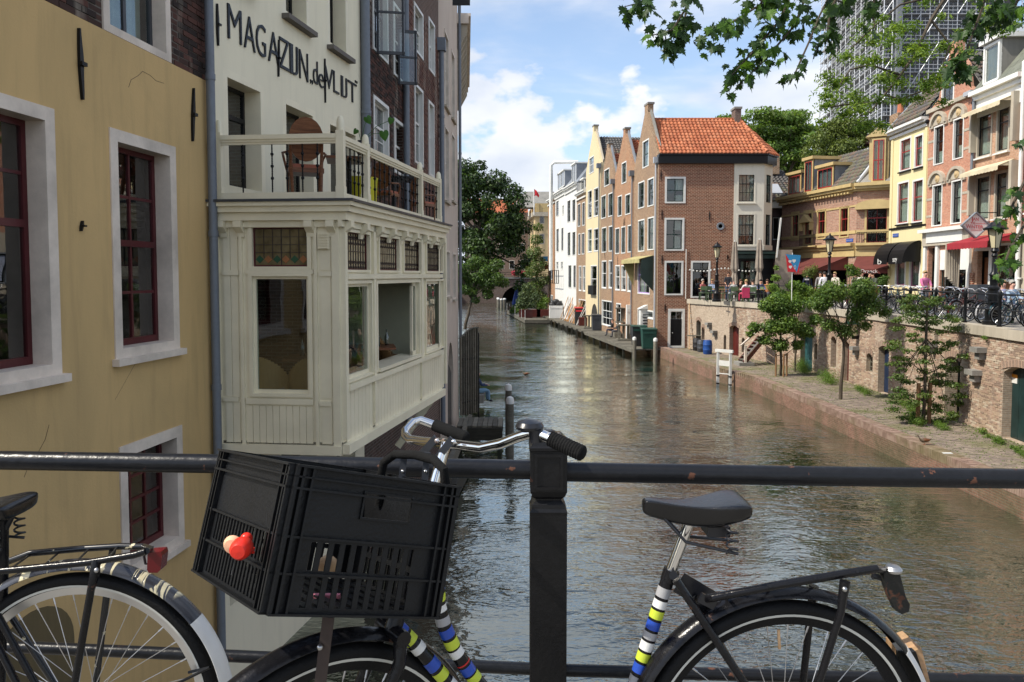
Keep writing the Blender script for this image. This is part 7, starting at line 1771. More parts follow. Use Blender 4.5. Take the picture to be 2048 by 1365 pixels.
fr=MB().tube([P(1338,1150,1.73),P(1200,1590,1.71)],.0155,16).build('frame',M_BK,b1,True)
sv=lambda v:(v-1150)/(1590-1150)
tape(fr,[P(1338,1150,1.73),P(1200,1590,1.71)],.0155,[(sv(a),sv(b),m_)for a,b,m_ in((1174,1193,M_TAPEG),(1199,1214,M_TAPEW),(1219,1235,M_TAPEY),(1240,1257,M_TAPEB),(1262,1276,M_TAPEG),(1281,1298,M_TAPEW),(1303,1320,M_TAPEY),(1325,1343,M_TAPEB),(1350,1366,M_TAPEG),(1374,1390,M_TAPEW))])
T2=[P(868,1120,1.62),P(874,1159,1.62),P(877,1211,1.63),P(889,1255,1.63),P(909,1299,1.64),P(938,1343,1.65),P(985,1400,1.66),P(1200,1590,1.71)]
T1=[P(770,1225,1.60),P(796,1255,1.60),P(832,1291,1.61),P(877,1343,1.62),P(930,1405,1.64),P(1190,1620,1.71)]
for T_,lst in((T2,((.07,.09,M_TAPEB),(.10,.125,M_TAPEY),(.14,.163,M_TAPEW),(.18,.205,M_TAPEG),(.215,.245,M_TAPEB),(.255,.285,M_TAPEY),(.292,.318,M_TAPEW),(.345,.35,M_TAPER),(.358,.388,M_TAPEB),(.395,.42,M_TAPEY))),
    (T1,((.02,.05,M_TAPEG),(.058,.085,M_TAPEB),(.095,.125,M_TAPEY),(.14,.165,M_TAPEW),(.205,.24,M_TAPEB),(.25,.28,M_TAPEY),(.30,.33,M_TAPEW)))):
 t_=MB().tube(T_,.0155,16).build('frame_tube',M_BK,b1,True);tape(t_,T_,.0155,lst)
bar0=P(893,886,1.70);crown=P(785,1262,1.58)
MB().tube([bar0,bar0.lerp(crown,.25)],.0125,14).build('stem',M_CHROME,b1,True);MB().tube([bar0.lerp(crown,.22),crown],.019,14).build('head_tube',M_BK,b1,True)
lat=Vector((0,0,1)).cross(f2)
for s_ in(-1,1):MB().tube([crown+lat*.035*s_,crown+lat*.05*s_+Vector((-.01,0,-.05)),ax2+lat*.055*s_+Vector((.03,.02,.08)),ax2+lat*.055*s_],[.015,.014,.011,.010],10).build('fork_leg',M_BK,b1,True)
MB().tube([crown+lat*.05,crown-lat*.05],.017,10).build('fork_crown',M_BK,b1,True)
hb=[(872,852,1.99),(841,841,2.0),(825,845,1.99),(811,862,1.95),(811,872,1.93),(821,880,1.88),(850,884,1.80),(893,887,1.70),(930,892,1.66),(965,896,1.62),(1005,887,1.58),(1040,873,1.55),(1062,867,1.53),(1080,869,1.52),(1104,879,1.50)]
hbo=MB().tube([P(*q)for q in hb],.0112,16).build('handlebar',M_CHROME,b1,True)
def grip(a,b):
 a,b=P(*a),P(*b);n=26;pts=[a.lerp(b,i/n)for i in range(n+1)];MB().tube(pts,[.0150 if i%2 else .0163 for i in range(n)]+[.011],14).build('grip',M_GRIP,hbo,True)
grip((870,851,1.99),(935,877,1.94));grip((1102,878,1.50),(1168,909,1.46))
MB().lathe(P(1059,862,1.53)+Vector((0,0,.004)),[(.027,0),(.029,.006),(.024,.014),(.010,.019),(0,.020)],20).build('bell',M_BLACKMETAL,hbo,True);MB().tube([P(1071,860,1.52),P(1073,884,1.52)],.0145,12).build('bell_clamp',M_BLACKMETAL,hbo,True)
MB().tube([P(1095,872,1.50),P(1118,868,1.56),P(1130,880,1.60)],.006,8).build('brake_lever',M_CHROME,hbo,True)
bk_=MB()
for(q0,q1)in(((872,876,1.70),(838,915,1.78)),((905,878,1.66),(868,925,1.70))):o=MB().bar(P(*q0),P(*q1),.0165,.003,(0,-1,.3)).build('carrier_strap',M_DGREY,b1);MB().sphere(P(q0[0]+2,q0[1]+6,q0[2]-.012),.006,10,6).build('screw',M_CHROME,o,True)
MB().tube([P(758,1010,1.72),P(761,955,1.72),P(768,925,1.72),P(790,909,1.70),P(830,910,1.64),P(868,920,1.58),P(888,940,1.55),P(893,990,1.55)],.0098,14).build('carrier_hoop',M_GRIP,b1,True)
for(u,Y)in((806,1.68),(852,1.62)):
 o=MB().bar(P(u+3,905,Y),P(u-8,1010,Y),.014,.0025,(0,1,0)).build('carrier_upright',M_DGREY,b1);MB().sphere(P(u-1,943,Y-.004),.004,8,5).build('screw',M_CHROME,o,True)
MB().bar(P(657,1235,1.42),P(634,1420,1.42),.022,.004,(0,-1,0)).build('rack_strut',metalm('rusty_strut',(.06,.045,.04),.6,.5,.6),b1);MB().sphere(P(640,1295,1.41),.006,10,6).build('bolt',M_STEEL,b1,True)
guard('front_mudguard',b1,ax2,f2,.372,60,205,M_BK)
MB().tube([P(1378,1045,1.73),P(1336,1158,1.73)],.0130,16).build('seat_post',M_CHROME,b1,True);MB().tube([P(1344,1140,1.73),P(1336,1162,1.73)],.0185,12).tube([P(1347,1152,1.70),P(1350,1152,1.76)],.010,10).build('seat_lug',M_BK,b1,True)
def saddle(parent,c,L_,wmax,sgn=-1,name='saddle',springs=True):
 """c: centre of the tail top; sgn: direction of the nose along x"""
 st=[(0,.70,.004,.022),(.03,.95,.014,.036),(.16,.98,.013,.048),(.34,.74,.006,.054),(.52,.46,.002,.052),(.72,.31,.004,.046),(.88,.27,.009,.040),(.97,.24,.010,.034),(1.0,.16,.005,.022)]
 vs=[];n=16
 for(t_,w_,top,dp)in st:
  for k in range(n):
   a=2*math.pi*k/n;ca,sa=math.cos(a),math.sin(a)
   y=wmax*w_*(abs(ca)**.75)*(1 if ca>=0 else-1);z=(top*.35*(abs(sa)**.8)if sa>0 else-dp*(abs(sa)**.45))+(top-.02)
   vs.append((c[0]+sgn*t_*L_,c[1]+y,c[2]+z))
 m_=len(st);fs=[(i*n+k,i*n+(k+1)%n,(i+1)*n+(k+1)%n,(i+1)*n+k)for i in range(m_-1)for k in range(n)]+[tuple(range(n))[::-1],tuple((m_-1)*n+k for k in range(n))]
 o=MB().add(vs,fs).build(name,M_SADDLE,parent,True);md=o.modifiers.new('s','SUBSURF');md.levels=md.render_levels=2
 if springs:
  for s_ in(-1,1):
   pts=[(c[0]+sgn*(.045+.012*math.cos(t)),c[1]+s_*.05+.012*math.sin(t),c[2]-.115+.055*t/(6*math.pi))for t in np.linspace(0,6*math.pi,50)]
   MB().tube(pts,.0028,6).build('spring',M_BLACKMETAL,o,True)
   MB().tube([(c[0]+sgn*.03,c[1]+s_*.045,c[2]-.118),(c[0]+sgn*.14,c[1]+s_*.02,c[2]-.10),(c[0]+sgn*L_*.85,c[1]+s_*.012,c[2]-.035)],.0038,8).build('saddle_rail',M_BLACKMETAL,o,True)
 return o
cs_=P(1493,998,1.71);saddle(b1,(cs_.x,cs_.y,cs_.z+.008),.235,.074)
o=MB().box(P(1430,1055,1.72),(.05,.07,.022)).build('saddle_clamp',M_BLACKMETAL,b1)
for(A,B_,r_)in(((1352,1160,1.69),(1590,1520,1.67),.0095),((1372,1172,1.77),(1580,1530,1.80),.0095),((1200,1590,1.70),(1575,1520,1.67),.011),((1200,1590,1.72),(1575,1520,1.80),.011)):MB().tube([P(*A),P(*B_)],r_,12).build('stay',M_BK,b1,True)
guard('rear_mudguard',b1,ax1,f1,.374,-8,143,M_BK);guard('mudguard_tip',b1,ax1,f1,.3745,143,178,M_TAPEW,.0285)
for Y_,du in((1.67,0),(1.79,-4)):MB().tube([P(1395+du,1200,1.72),P(1425+du,1196,Y_),P(1560+du,1170,Y_),P(1700+du,1146,Y_),P(1752+du,1138,Y_),P(1764+du,1140,(Y_+1.73)/2),P(1764,1141,1.73)],.0092,12).build('rack_rail',M_BK,b1,True)
for u,v in((1450,1190),(1540,1172),(1630,1156),(1715,1143)):MB().tube([P(u,v,1.66),P(u-3,v-2,1.80)],.004,8).build('rack_crossbar',M_BK,b1)
for(a,Y_)in(((1690,1163),1.65),((1628,1172),1.81)):MB().tube([P(a[0],a[1],Y_),P(a[0]-8,a[1]+60,Y_),P(1590,1520,Y_)],[.0115,.0085,.0085],12).build('rack_leg',M_BK,b1,True);MB().sphere(P(a[0]-1,a[1]+16,Y_-.012),.006,10,6).build('bolt',M_STEEL,b1,True)
MB().bar(P(1358,1165,1.73),P(1425,1205,1.73),.05,.004,(0,-1,0)).bar(P(1400,1195,1.69),P(1430,1210,1.69),.022,.01,(0,-1,0)).build('rack_bracket',M_BLACKMETAL,b1)
o=MB().prism([P(u,v,1.70)for u,v in((1768,1150),(1772,1140),(1790,1136),(1799,1143),(1803,1160),(1812,1195),(1820,1210),(1818,1224),(1804,1229),(1792,1222),(1778,1192),(1769,1165))],(0,.02,0)).build('reflector_bracket',rustm('rusty_bracket',(.010,.010,.009),.6,.5),b1)
MB().lathe(P(1786,1141,1.71),[(.018,-.003),(.02,.003),(.014,.010),(0,.012)],14).build('reflector_rim',M_STEEL,o,True);MB().tube([P(1745,1152,1.72),P(1772,1158,1.72)],.007,8).build('bolt',M_RAIL,b1)
MB().tube([P(1557,1260,1.73),P(1559,1298,1.73)],.0035,8).build('valve',M_RAWWOOD,b1)
q=[-0.4109,1.2545,4.9343,0.6336,0.277,-0.1198,0.3406,0.3906,0.2504]
from mathutils import Euler
Rz=Matrix.Rotation(q[3],3,'Z')@Matrix.Rotation(q[4],3,'Y')@Matrix.Rotation(q[5],3,'X')
cr=thing('plastic_crate','black slatted plastic crate strapped to the front carrier of the bicycle','crate',tuple(q[:3]));cr.rotation_euler=Rz.to_euler();W[cr.name]=Matrix.Translation(Vector(q[:3]))@Rz.to_4x4()
dx,dy,dz=q[6:9];M_CR=paint('crate_plastic',(0.006,0.0065,0.0075),.42,.4,.35,5,.3)
class CF:pass
def side(o,ex,n,L_,kind):
 """o corner, ex along, n outward; wall with holes, drawn in local coordinates"""
 o,ex,n=Vector(o),Vector(ex),Vector(n)
 def bx(a0,a1,z0,z1,t0,t1,name,parent):
  return MB().lim(a0,a1,-t1,-t0-.0003,z0,z1).build(name,M_CR,parent,local=True)
 mb=MB();F_=Facade.__new__(Facade);ey=-n
 F_.M=wmat(cr)@axes(o,ex,ey,(0,0,1));F_.root=cr;F_.holes=[];F_.L=L_;F_.ex=ex;F_.ey=ey;F_.o=o
 m_=.045;w_=L_-2*m_
 if kind=='long':
  ns=10;
  for r0,r1 in((.012,.064),(.074,.122)):
   for i in range(ns):a=m_+.012+(w_-.03)*i/ns;F_.holes.append((a,a+.0115,r0,r1))
  F_.holes.append((L_*.42,L_*.42+.10,.172,.215))
 else:
  for r0,r1 in((.010,.062),(.074,.125)):
   for i in range(17):a=m_+.006+(w_-.01)*i/17;F_.holes.append((a,a+.010,r0,r1))
 wl_=F_.wall(M_CR,[(0,0),(L_,0),(L_,dz),(0,dz)],name='side_panel',thick=.003,reveal=.003)
 for a in((.0,.006),(.012,.017),(.030,.034),(L_-.034,L_-.030),(L_-.017,L_-.012),(L_-.006,L_)):bx(a[0],a[1],0,dz-.001,0,.010,'rib',wl_)
 for(z0,z1,t_)in((0,.004,.012),(.066,.070,.008),(.127,.131,.008),(dz-.042,dz-.038,.011),(dz-.022,dz-.019,.010),(dz-.004,dz,.014)):bx(0,L_,z0,z1,0,t_,'rib',wl_)
 if kind=='long':
  a0,a1=L_*.42-.004,L_*.42+.104
  for(x0,x1,z0,z1)in((a0,a1,.168,.172),(a0,a1,.215,.219),(a0,a0+.004,.172,.215),(a1-.004,a1,.172,.215)):bx(x0,x1,z0,z1,0,.004,'handle_rim',wl_)
 return F_
side((0,0,0),(1,0,0),(0,-1,0),dx,'long');side((0,dy,0),(0,-1,0),(-1,0,0),dy,'short');side((dx,dy,0),(-1,0,0),(0,1,0),dx,'long');side((dx,0,0),(0,1,0),(1,0,0),dy,'short')
F_=MB()
for i in range(11):F_.lim(.003,dx-.003,.01+i*(dy-.03)/11,.01+i*(dy-.03)/11+.018,0,.004)
for i in range(9):F_.lim(.01+i*(dx-.03)/9,.01+i*(dx-.03)/9+.018,.003,dy-.003,.0045,.008)
o=F_.build('base_grid',M_CR,cr,local=True);o['kind']='stuff'
M_TOYR=paint('red_plastic_toy',(.75,.035,.02),.3,.08);M_PEACH=paint('peach_plastic',(.75,.45,.28),.4,.08)
ty=thing('toy_bell','red and peach plastic toy clipped on the short side of the crate','toy',tuple(P(482,1090,1.36)))
MB().lathe(P(484,1096,1.30),[(.0,-.022),(.012,-.021),(.017,-.014),(.019,0),(.016,.012),(0,.02)],18,'Y').build('nose',M_TOYR,ty,True);MB().lathe(P(466,1090,1.32),[(0,-.012),(.012,-.010),(.017,0),(.010,.012),(0,.014)],18,'Y').build('cap',M_PEACH,ty,True)
MB().sphere(P(493,1078,1.33),.011,12,8).build('body',M_TOYR,ty,True);
for du,dv in((0,0),(2,7)):MB().tube([P(492,1096+dv,1.34),P(508,1098+dv,1.35)],.0028,8).build('peg',M_TOYR,ty)
tag(MB().sphere(P(655,1133,1.40),.020,14,9).build('wooden_ball',M_RAWWOOD,None,True),'pale wooden ball lying inside the crate','ball')
tag(MB().tube([P(478,1060,1.50),P(462,1150,1.52)],.0012,4).build('thin_string',M_TAPEW),'thin pale cord hanging inside the crate','cord')
tag(MB().lim(P(660,1180,1.5).x-.03,P(660,1180,1.5).x+.03,1.45,1.46,P(660,1190,1.5).z,P(660,1170,1.5).z).build('pink_wrapper',paint('pink_wrapper',(.6,.2,.25),.4,.2)),'small pink wrapper inside the crate','wrapper')
ax3=Vector((-1.093,1.92,4.40));f3=Vector((-1,0,0))
b2=thing('bicycle','old bicycle at the left edge with cream paint drips on its mudguard','bicycle',(-1.09,1.92,ZD_),0)
wheel(b2,ax3,f3,rimmat=M_ALU,phase=.09)
mm=new_mat('dripped_mudguard');g=G(mm);nz=g.noise(g.geo((38,1,5)),1.0,4,.6,.4);n4=g.noise(g.geo(),5,2)
k=g.math('MULTIPLY',g.ramp(nz,[(.54,(0,0,0)),(.56,(1,1,1))]),g.ramp(n4,[(.46,(0,0,0)),(.50,(1,1,1))]));g.bsdf(g.mixc(k,(.035,.037,.045),(.62,.55,.36)),.25,0,g.bump(k,.4,.003),.6)
guard('rear_mudguard',b2,ax3,f3,.376,40,142,mm,.030);guard('mudguard_tip',b2,ax3,f3,.3765,142,190,paint('chipped_white',(.70,.69,.66),.35,.2),.0305)
o=MB().lathe((0,0,0),[(0,0),(.011,0),(.011,.001),(0,.0012)],16).build('sticker',M_TAPEW,b2,True);o.matrix_basis=wmat(b2).inverted()@Matrix.Translation(P(349,1224,1.895))@Matrix.Rotation(R(42),4,'Y')@Matrix.Rotation(R(70),4,'X')
M_DRIP=new_mat('dripped_enamel');g=G(M_DRIP);nz=g.noise(g.geo((30,30,30)),1.2,3);g.bsdf(g.mixc(g.ramp(nz,[(.655,(0,0,0)),(.675,(1,1,1))]),(.012,.013,.015),(.62,.55,.36)),.25,0,None,.6)
for L_,Y_,m_ in(([(-80,1150),(60,1137),(180,1125),(270,1110),(292,1103)],1.85,M_BK),([(-60,1140),(20,1122),(60,1107),(160,1098),(240,1093),(288,1094)],1.99,M_DRIP)):MB().tube([P(u,v,Y_)for u,v in L_],.0085,12).build('rack_rail',m_,b2,True)
MB().tube([P(292,1103,1.85),P(300,1098,1.92),P(288,1094,1.99)],.0085,10).build('rack_end',M_BK,b2,True)
for(u0,v0,u1,v1)in((20,1139,60,1110),(85,1134,118,1105),(150,1127,178,1098),(215,1118,235,1094)):MB().tube([P(u0,v0,1.85),P(u1,v1,1.99)],.003,6).build('rack_crossbar',M_DRIP,b2)
MB().tube([P(192,1120,1.85),P(190,1145,1.84),P(182,1180,1.84),P(140,1420,1.86)],[.010,.012,.009,.009],12).build('rack_leg',M_BK,b2,True);MB().tube([P(225,1100,1.99),P(212,1200,1.99),P(185,1420,1.98)],.009,10).build('rack_leg',M_DRIP,b2,True)
MB().sphere(P(193,1141,1.828),.006,10,6).build('bolt',M_STEEL,b2,True)
o=MB().prism([P(u,v,1.88)for u,v in((295,1106),(322,1104),(324,1112),(321,1140),(315,1146),(297,1146),(294,1140))],(0,.035,0)).build('rear_light',paint('red_lens',(.12,.006,.009),.15,.1,.1,1,.4),b2)
MB().tube([P(300,1098,1.9),P(288,1112,1.9),P(291,1128,1.9),P(298,1128,1.9)],.0035,6).tube([P(305,1093,1.93),P(305,1106,1.93)],.003,6).build('light_bracket',M_BLACKMETAL,b2)
for(A,B_)in(((-5,1230,1.87),(100,1420,1.87)),((20,1230,1.97),(130,1400,1.97)),((-60,1180,1.87),(50,1400,1.86))):MB().tube([P(*A),P(*B_)],.0085,10).build('stay',M_DRIP if B_[0]==130 else M_BK,b2,True)
cs_=P(47,1000,1.92);saddle(b2,(cs_.x,cs_.y,cs_.z+.005),.25,.085)
MB().tube([P(30,1020,1.92),P(10,1060,1.92),P(2,1085,1.92)],.008,8).build('saddle_strut',M_BLACKMETAL,b2,True);MB().tube([P(4,1030,1.92),P(4,1130,1.92),P(-3,1400,1.92)],.0155,12).build('seat_tube',M_BK,b2,True)
MB().tube([P(378,1345,1.9),P(420,1335,1.86),P(350,1370,1.9)],.004,6).build('lock_cable',M_BLACK,b2,True)
o=MB().prism([P(u,v,1.78)for u,v in((1808,1310),(1843,1297),(1860,1365),(1866,1440),(1815,1440))],(0,.09,0)).build('wooden_block',M_RAWWOOD);tag(o,'block of bare wood with a dark side, half hidden behind the rear wheel','block')
tag(MB().prism([P(u,v,1.775)for u,v in((1800,1306),(1832,1304),(1852,1365),(1852,1440),(1800,1440))],(0,.02,0)).build('leaning_board',M_BLACK),'small dark panel leaning against the wooden block at the rear wheel','panel')
Yb=150.0
fb=thing('arched_bridge','distant brick arch bridge over the canal with red flower baskets','bridge',(0,Yb,0));FBr=Facade(fb,(-14,Yb),(8.5,Yb))
xa,xb=xat(1003,Yb,2)+14,xat(1072,Yb,2)+14;xm,hw=(xa+xb)/2,(xb-xa)/2;zt=atY(1035,556,Yb).z;za=atY(1035,572,Yb).z
n=16;arc=[(xm+hw*math.cos(a),.2+(za-.2)*math.sin(a))for a in np.linspace(0,math.pi,n+1)]
mb=MB()
for(x0,z0),(x1,z1)in zip(arc,arc[1:]):mb.add([(x0,0,z0),(x1,0,z1),(x1,0,zt),(x0,0,zt),(x0,9,z0),(x1,9,z1)],[(0,1,2,3),(0,4,5,1)])
mb.lim(0,xm-hw,0,9,-1,zt).lim(xm+hw,FBr.L,0,9,-1,zt);FBr.put('wall',mb,M_BRICK_BROWN);FBr.put('parapet',MB().lim(0,FBr.L,-.3,0,zt-.2,zt+.15),M_GREYSTONE);FBr.put('dark_opening',MB().lim(xm-hw,xm+hw,30,31,-1,zt),M_ROOM)
FBr.put('railing',MB().lim(0,FBr.L,-.1,-.05,zt+1.0,zt+1.08).lim(0,FBr.L,-.1,-.05,zt+.6,zt+.65),M_BLACK)
M_FLOWER=[leafm('red_flower',(.45,.03,.06),.2),leafm('pink_flower',(.5,.08,.14),.2)]
for u,r in((1030,.75),(1046,.6),(1053,.85)):fo=thing('flower_basket',{1030:'red flower basket above the arch of the distant bridge, the left one',1046:'smallest red flower basket on the distant bridge railing',1053:'largest red flower basket on the distant bridge, the right one'}[u],'flowers',tuple(atY(u,547,Yb-.4)),0,'flower baskets on the far bridge');leafobj('flowers',leaves_mesh('flowers',[(0,0,0)],[r],260,.3,M_FLOWER,(1,1,.8),.4),fo)
tb=thing('town_hall','pale ochre classical building with a flat cornice beyond the far bridge','building',(6,190,3.9));Ft=Facade(tb,(xat(1058,195,10),215),(xat(1070,190,10),190));Fu=Facade(tb,(xat(1070,190,10),190),(xat(1112,190,10),190))
ztw_=atY(1080,425,190).z
for F_ in(Ft,Fu):
 for i in range(2):
  for zc_ in(7.5,13,18):F_.win(F_.L*(.2+.42*i),F_.L*(.2+.42*i)+1.3,zc_,zc_+2.6,fm=M_STONE,sm=M_GREYSTONE,rows=[1,1],split=[.5],fw=.2)
 F_.wall(plaster('ochre_stone',(.52,.40,.22),(.40,.30,.18),.4),[(0,3),(F_.L,3),(F_.L,ztw_),(0,ztw_)],thick=.4);F_.room(3,ztw_,y=.8);F_.put('cornice',MB().lim(-.4,F_.L+.4,-.7,.3,ztw_-1,ztw_),M_STONE);F_.put('attic',MB().lim(0,F_.L,.3,1,ztw_,ztw_+2.2),M_YELLOWTRIM)
Fu.put('roof',MB().prism([(-6,3,ztw_+1.5),(Fu.L,3,ztw_+1.5),(Fu.L,9,ztw_+6),(-2,9,ztw_+6)],(0,6,0)),M_GREYSTONE)
rb=thing('row_building','brick building with a red and grey roof behind the dark chestnut tree','building',(-4,200,3.9));Fr=Facade(rb,(xat(930,205,8),205),(xat(1056,205,8),205))
for i in range(6):
 for zc_ in(7,11.5,16):Fr.win(1+2.7*i,2.3+2.7*i,zc_,zc_+2.3,fm=M_WHITE,sm=M_DGREY,rows=[1,1],split=[.5])
Fr.wall(M_BRICK_BROWN,[(0,3),(Fr.L,3),(Fr.L,22),(0,22)]);Fr.room(3,22);Fr.put('roof',MB().prism([(0,0,22),(0,4,26),(0,8,22)],(Fr.L,0,0)),MAT['red_tile_deep'])
for(u,v,Y,c,lb,hh)in((1068,378,188,M_REDINK,'red flag on a tall white pole over the ochre building',14),(1021,377,188,paint('flag_blue',(.05,.07,.25),.6,.1),'small blue flag on a pole above the chestnut tree',14)):
 p=P(u,v,Y);t=thing('flag',lb,'flag',(p.x,Y,20));MB().tube([(0,0,0),(0,0,p.z-20)],.12,6).build('pole',M_WHITE,t,local=True);w_=1.3 if u>1050 else .4
 MB().add([(0,0,p.z-20),(w_*.5,-.2,p.z-20.5),(w_,0,p.z-21.6),(w_*.9,.2,p.z-22.1),(w_*.4,-.1,p.z-21.6),(0,0,p.z-21.9)],[(0,1,4,5),(1,2,3,4)]).build('cloth',c,t,local=True)
dk=thing('canal_decking','weathered plank walkway on piles along the feet of the canal houses','decking',(9,56,.6))
n=0;y=50.6;pm_=unit(M_GREYWOOD)
while y<100:
 w_=1.9 if y<66 else 1.6;wp=.3;p=fl(y);instw('plank',pm_,dk,Matrix.Translation((p.x-w_/2+.02,y+wp/2,WZ-.05+rnd.uniform(-.01,.01)))@Matrix.Rotation(.11,4,'Z')@Matrix.Diagonal((w_,wp-.03,.06,1)));n+=1;y+=wp
for y in np.arange(51,99,2.4):p=fl(y);MB().bar((p.x-1.7,y,-1),(p.x-1.7,y,WZ-.09),.14,.14,(0,1,0)).build('pile',M_WETWOOD,dk)
MB().bar(fl(50.6)+Vector((-1.82,0,WZ-.16)),fl(66)+Vector((-1.82,0,WZ-.16)),.1,.18).build('edge_beam',M_GREYWOOD,dk);MB().bar(fl(66)+Vector((-1.55,0,WZ-.16)),fl(99)+Vector((-1.55,0,WZ-.16)),.1,.18).build('edge_beam',M_GREYWOOD,dk)
def dpos(u,v):return atZ(u,v,WZ)
M_PLKS=[unit(M_RAWWOOD),unit(woodm('orange_wood',(.45,.20,.06),(.60,.32,.12),.7,var=.4)),unit(paint('white_plank',(.7,.68,.64),.6,.2)),unit(M_GREYWOOD)]
lp=thing('lumber_stack','orange, brown and white planks leaning against the houses','lumber',tuple(dpos(1140,650)))
for i in range(26):
 t_=i/25;ub=1122+t_*32+rnd.uniform(-2,2);Yp=84-9.5*t_;b_=Vector((xat(ub,Yp,.7),Yp,WZ+.02));tp=b_+Vector((rnd.uniform(.9,1.25),rnd.uniform(-.2,.3),rnd.uniform(1.9,3.1)));d=(tp-b_);x_=d.normalized();y_=Vector((0,1,0)).cross(x_).normalized();z_=x_.cross(y_)
 instw('plank',M_PLKS[(0,1,0,3,2,2,1,1,0,1)[i%10]],lp,Matrix.Translation((b_+tp)/2)@axes((0,0,0),x_,y_,z_)@Matrix.Diagonal((d.length,.05,rnd.uniform(.12,.26),1)))
def boxthing(name,label,cat,u,v,w_,d_,h_,mat,Y=None,lid=None,z=WZ,taper=1.0):
 p=dpos(u,v)if Y is None else Vector((xat(u,Y,z),Y,z));t=thing(name,label,cat,tuple(p));a,b=w_/2,d_/2;k=taper
 vs=[(-a*k,-b*k,0),(a*k,-b*k,0),(a*k,b*k,0),(-a*k,b*k,0),(-a,-b,h_),(a,-b,h_),(a,b,h_),(-a,b,h_)]
 MB().add(vs,[(0,3,2,1),(4,5,6,7),(0,1,5,4),(1,2,6,5),(2,3,7,6),(3,0,4,7)]).build('body',mat,t,local=True)
 if lid:MB().prism([(-a-.04,-b-.04,h_),(a+.04,-b-.04,h_),(a+.04,b+.04,h_+.05),(-a-.04,b+.04,h_+.05)],(0,0,.06)).build('lid',lid,t,local=True)
 MB().lim(-a*.9,a*.9,-b-.03,-b-.005,h_*.8,h_*.9).build('rim',lid or mat,t,local=True);return t
M_BING=paint('bin_green',(.012,.06,.045),.45,.2);M_BINK=paint('bin_black',(.02,.02,.022),.5,.2)
boxthing('wheelie_bin','dark green bin at the deck edge, the right one of two','bin',1297,697,.95,.8,1.25,M_BING,lid=M_BING,Y=51.0,taper=.85)
boxthing('wheelie_bin','blackish green bin standing behind the mooring post','bin',1277,690,.95,.8,1.3,M_BINK,lid=M_BING,Y=53,taper=.88)
boxthing('wheelie_bin','dark grey bin on the deck beside the arched cellar opening','bin',1196,665,1.1,.8,1.3,M_DGREY,lid=M_DGREY,Y=68,taper=.9)
boxthing('wheelie_bin','tall dark bin with an orange lid at the end of the lumber','bin',1158,652,.8,.8,1.6,M_BINK,lid=M_REDINK,Y=75.5)
t=boxthing('storage_chest','white waste chest heaped with black rubbish bags','container',1112,640,1.5,1.2,1.4,M_WHITEHOUSE,Y=87)
for i,(x,z,r)in enumerate(((-.4,1.5,.4),(.3,1.6,.45),(0,1.85,.4))):p=wmat(t).translation+Vector((x,0,z));tag(MB().sphere(p,r,10,7,1,.9,.75).build('rubbish_bag',M_BINK,None,True),('black rubbish bag at the left end of the white waste chest','black rubbish bag at the right end of the white waste chest','black rubbish bag on top of the heap on the white waste chest')[i],'bag','rubbish bags on the waste chest')
t=boxthing('louvred_cabinet','white louvred cabinet with a pitched top beside the green bins','cabinet',1293,670,1.0,.8,2.5,M_WHITE,Y=54)
MB().prism([(-.6,-.5,2.5),(.6,-.5,2.5),(0,-.5,2.8)],(0,1.0,0)).build('roof',M_WHITE,t,local=True)
for i in range(9):MB().box((-.1,-.43,.5+.2*i),(.5,.05,.07),Matrix.Rotation(R(30),3,'X')).build('louvre',M_DGREY,t,local=True)
for k_,(u,Y,z,lb)in enumerate(((1252,57.5,WZ,'upright grey pallet on the deck, the nearer one'),(1248,60,WZ+1.15,'grey pallet stacked higher against the brick house'),(1182,70.5,WZ,'grey pallet crate in front of the arched opening'))):
 t=thing('pallet',lb,'pallet',(xat(u,Y,z),Y,z),0,'weathered pallets on the deck')
 for i in range(4):MB().lim(-.6+.34*i,-.44+.34*i,-.06,.06,.02,1.1).build('slat',M_GREYWOOD,t,local=True)
 for z_ in(.0,1.08):MB().lim(-.68,.68,-.4,.4,z_,z_+.09).build('board',M_GREYWOOD,t,local=True)
boxthing('cargo_box','white slim appliance box against the orange brick house','box',1259,640,.5,.5,2.6,M_WHITE,Y=58.3);boxthing('crate','dark red crate on the deck beside the orange-lidded bin','crate',1167,658,.9,.6,.8,M_MAROON,Y=74)
for(u,v,Y,lb)in((1138,657,80,'yellow mooring buoy below the deck, the nearer one'),(1110,645,88,'yellow mooring buoy by the floating garden')):tag(MB().sphere((xat(u,Y,0),Y,.08),.2,12,8).build('buoy',M_YELLOWTRIM,None,True),lb,'buoy')
fg=thing('floating_garden','low wooden pontoon with rust-red planters in front of the far bridge','pontoon',(2,94,.3));pts=[(atZ(1014,622,.45)),(atZ(1050,640,.45)),(atZ(1100,640,.45)),Vector((5.2,112,.45)),Vector((.5,116,.45))]
MB().prism([tuple(p)for p in pts],(0,0,-.4)).build('deck',M_GREYWOOD,fg)
for(u,Y,w_)in((1050,92,1.4),(1068,92,1.5),(1086,92,1.5),(1030,102,1.5),(1058,90.5,.8)):MB().lim(xat(u,Y,.6)-w_/2,xat(u,Y,.6)+w_/2,Y-.4,Y+.4,.45,1.35).build('planter',M_MAROON,fg)
for i in range(7):p=pts[0].lerp(pts[1],i/6);MB().bar(p,p+Vector((0,0,1.1)),.05,.05,(0,1,0)).build('railing_post',M_WHITE,fg)
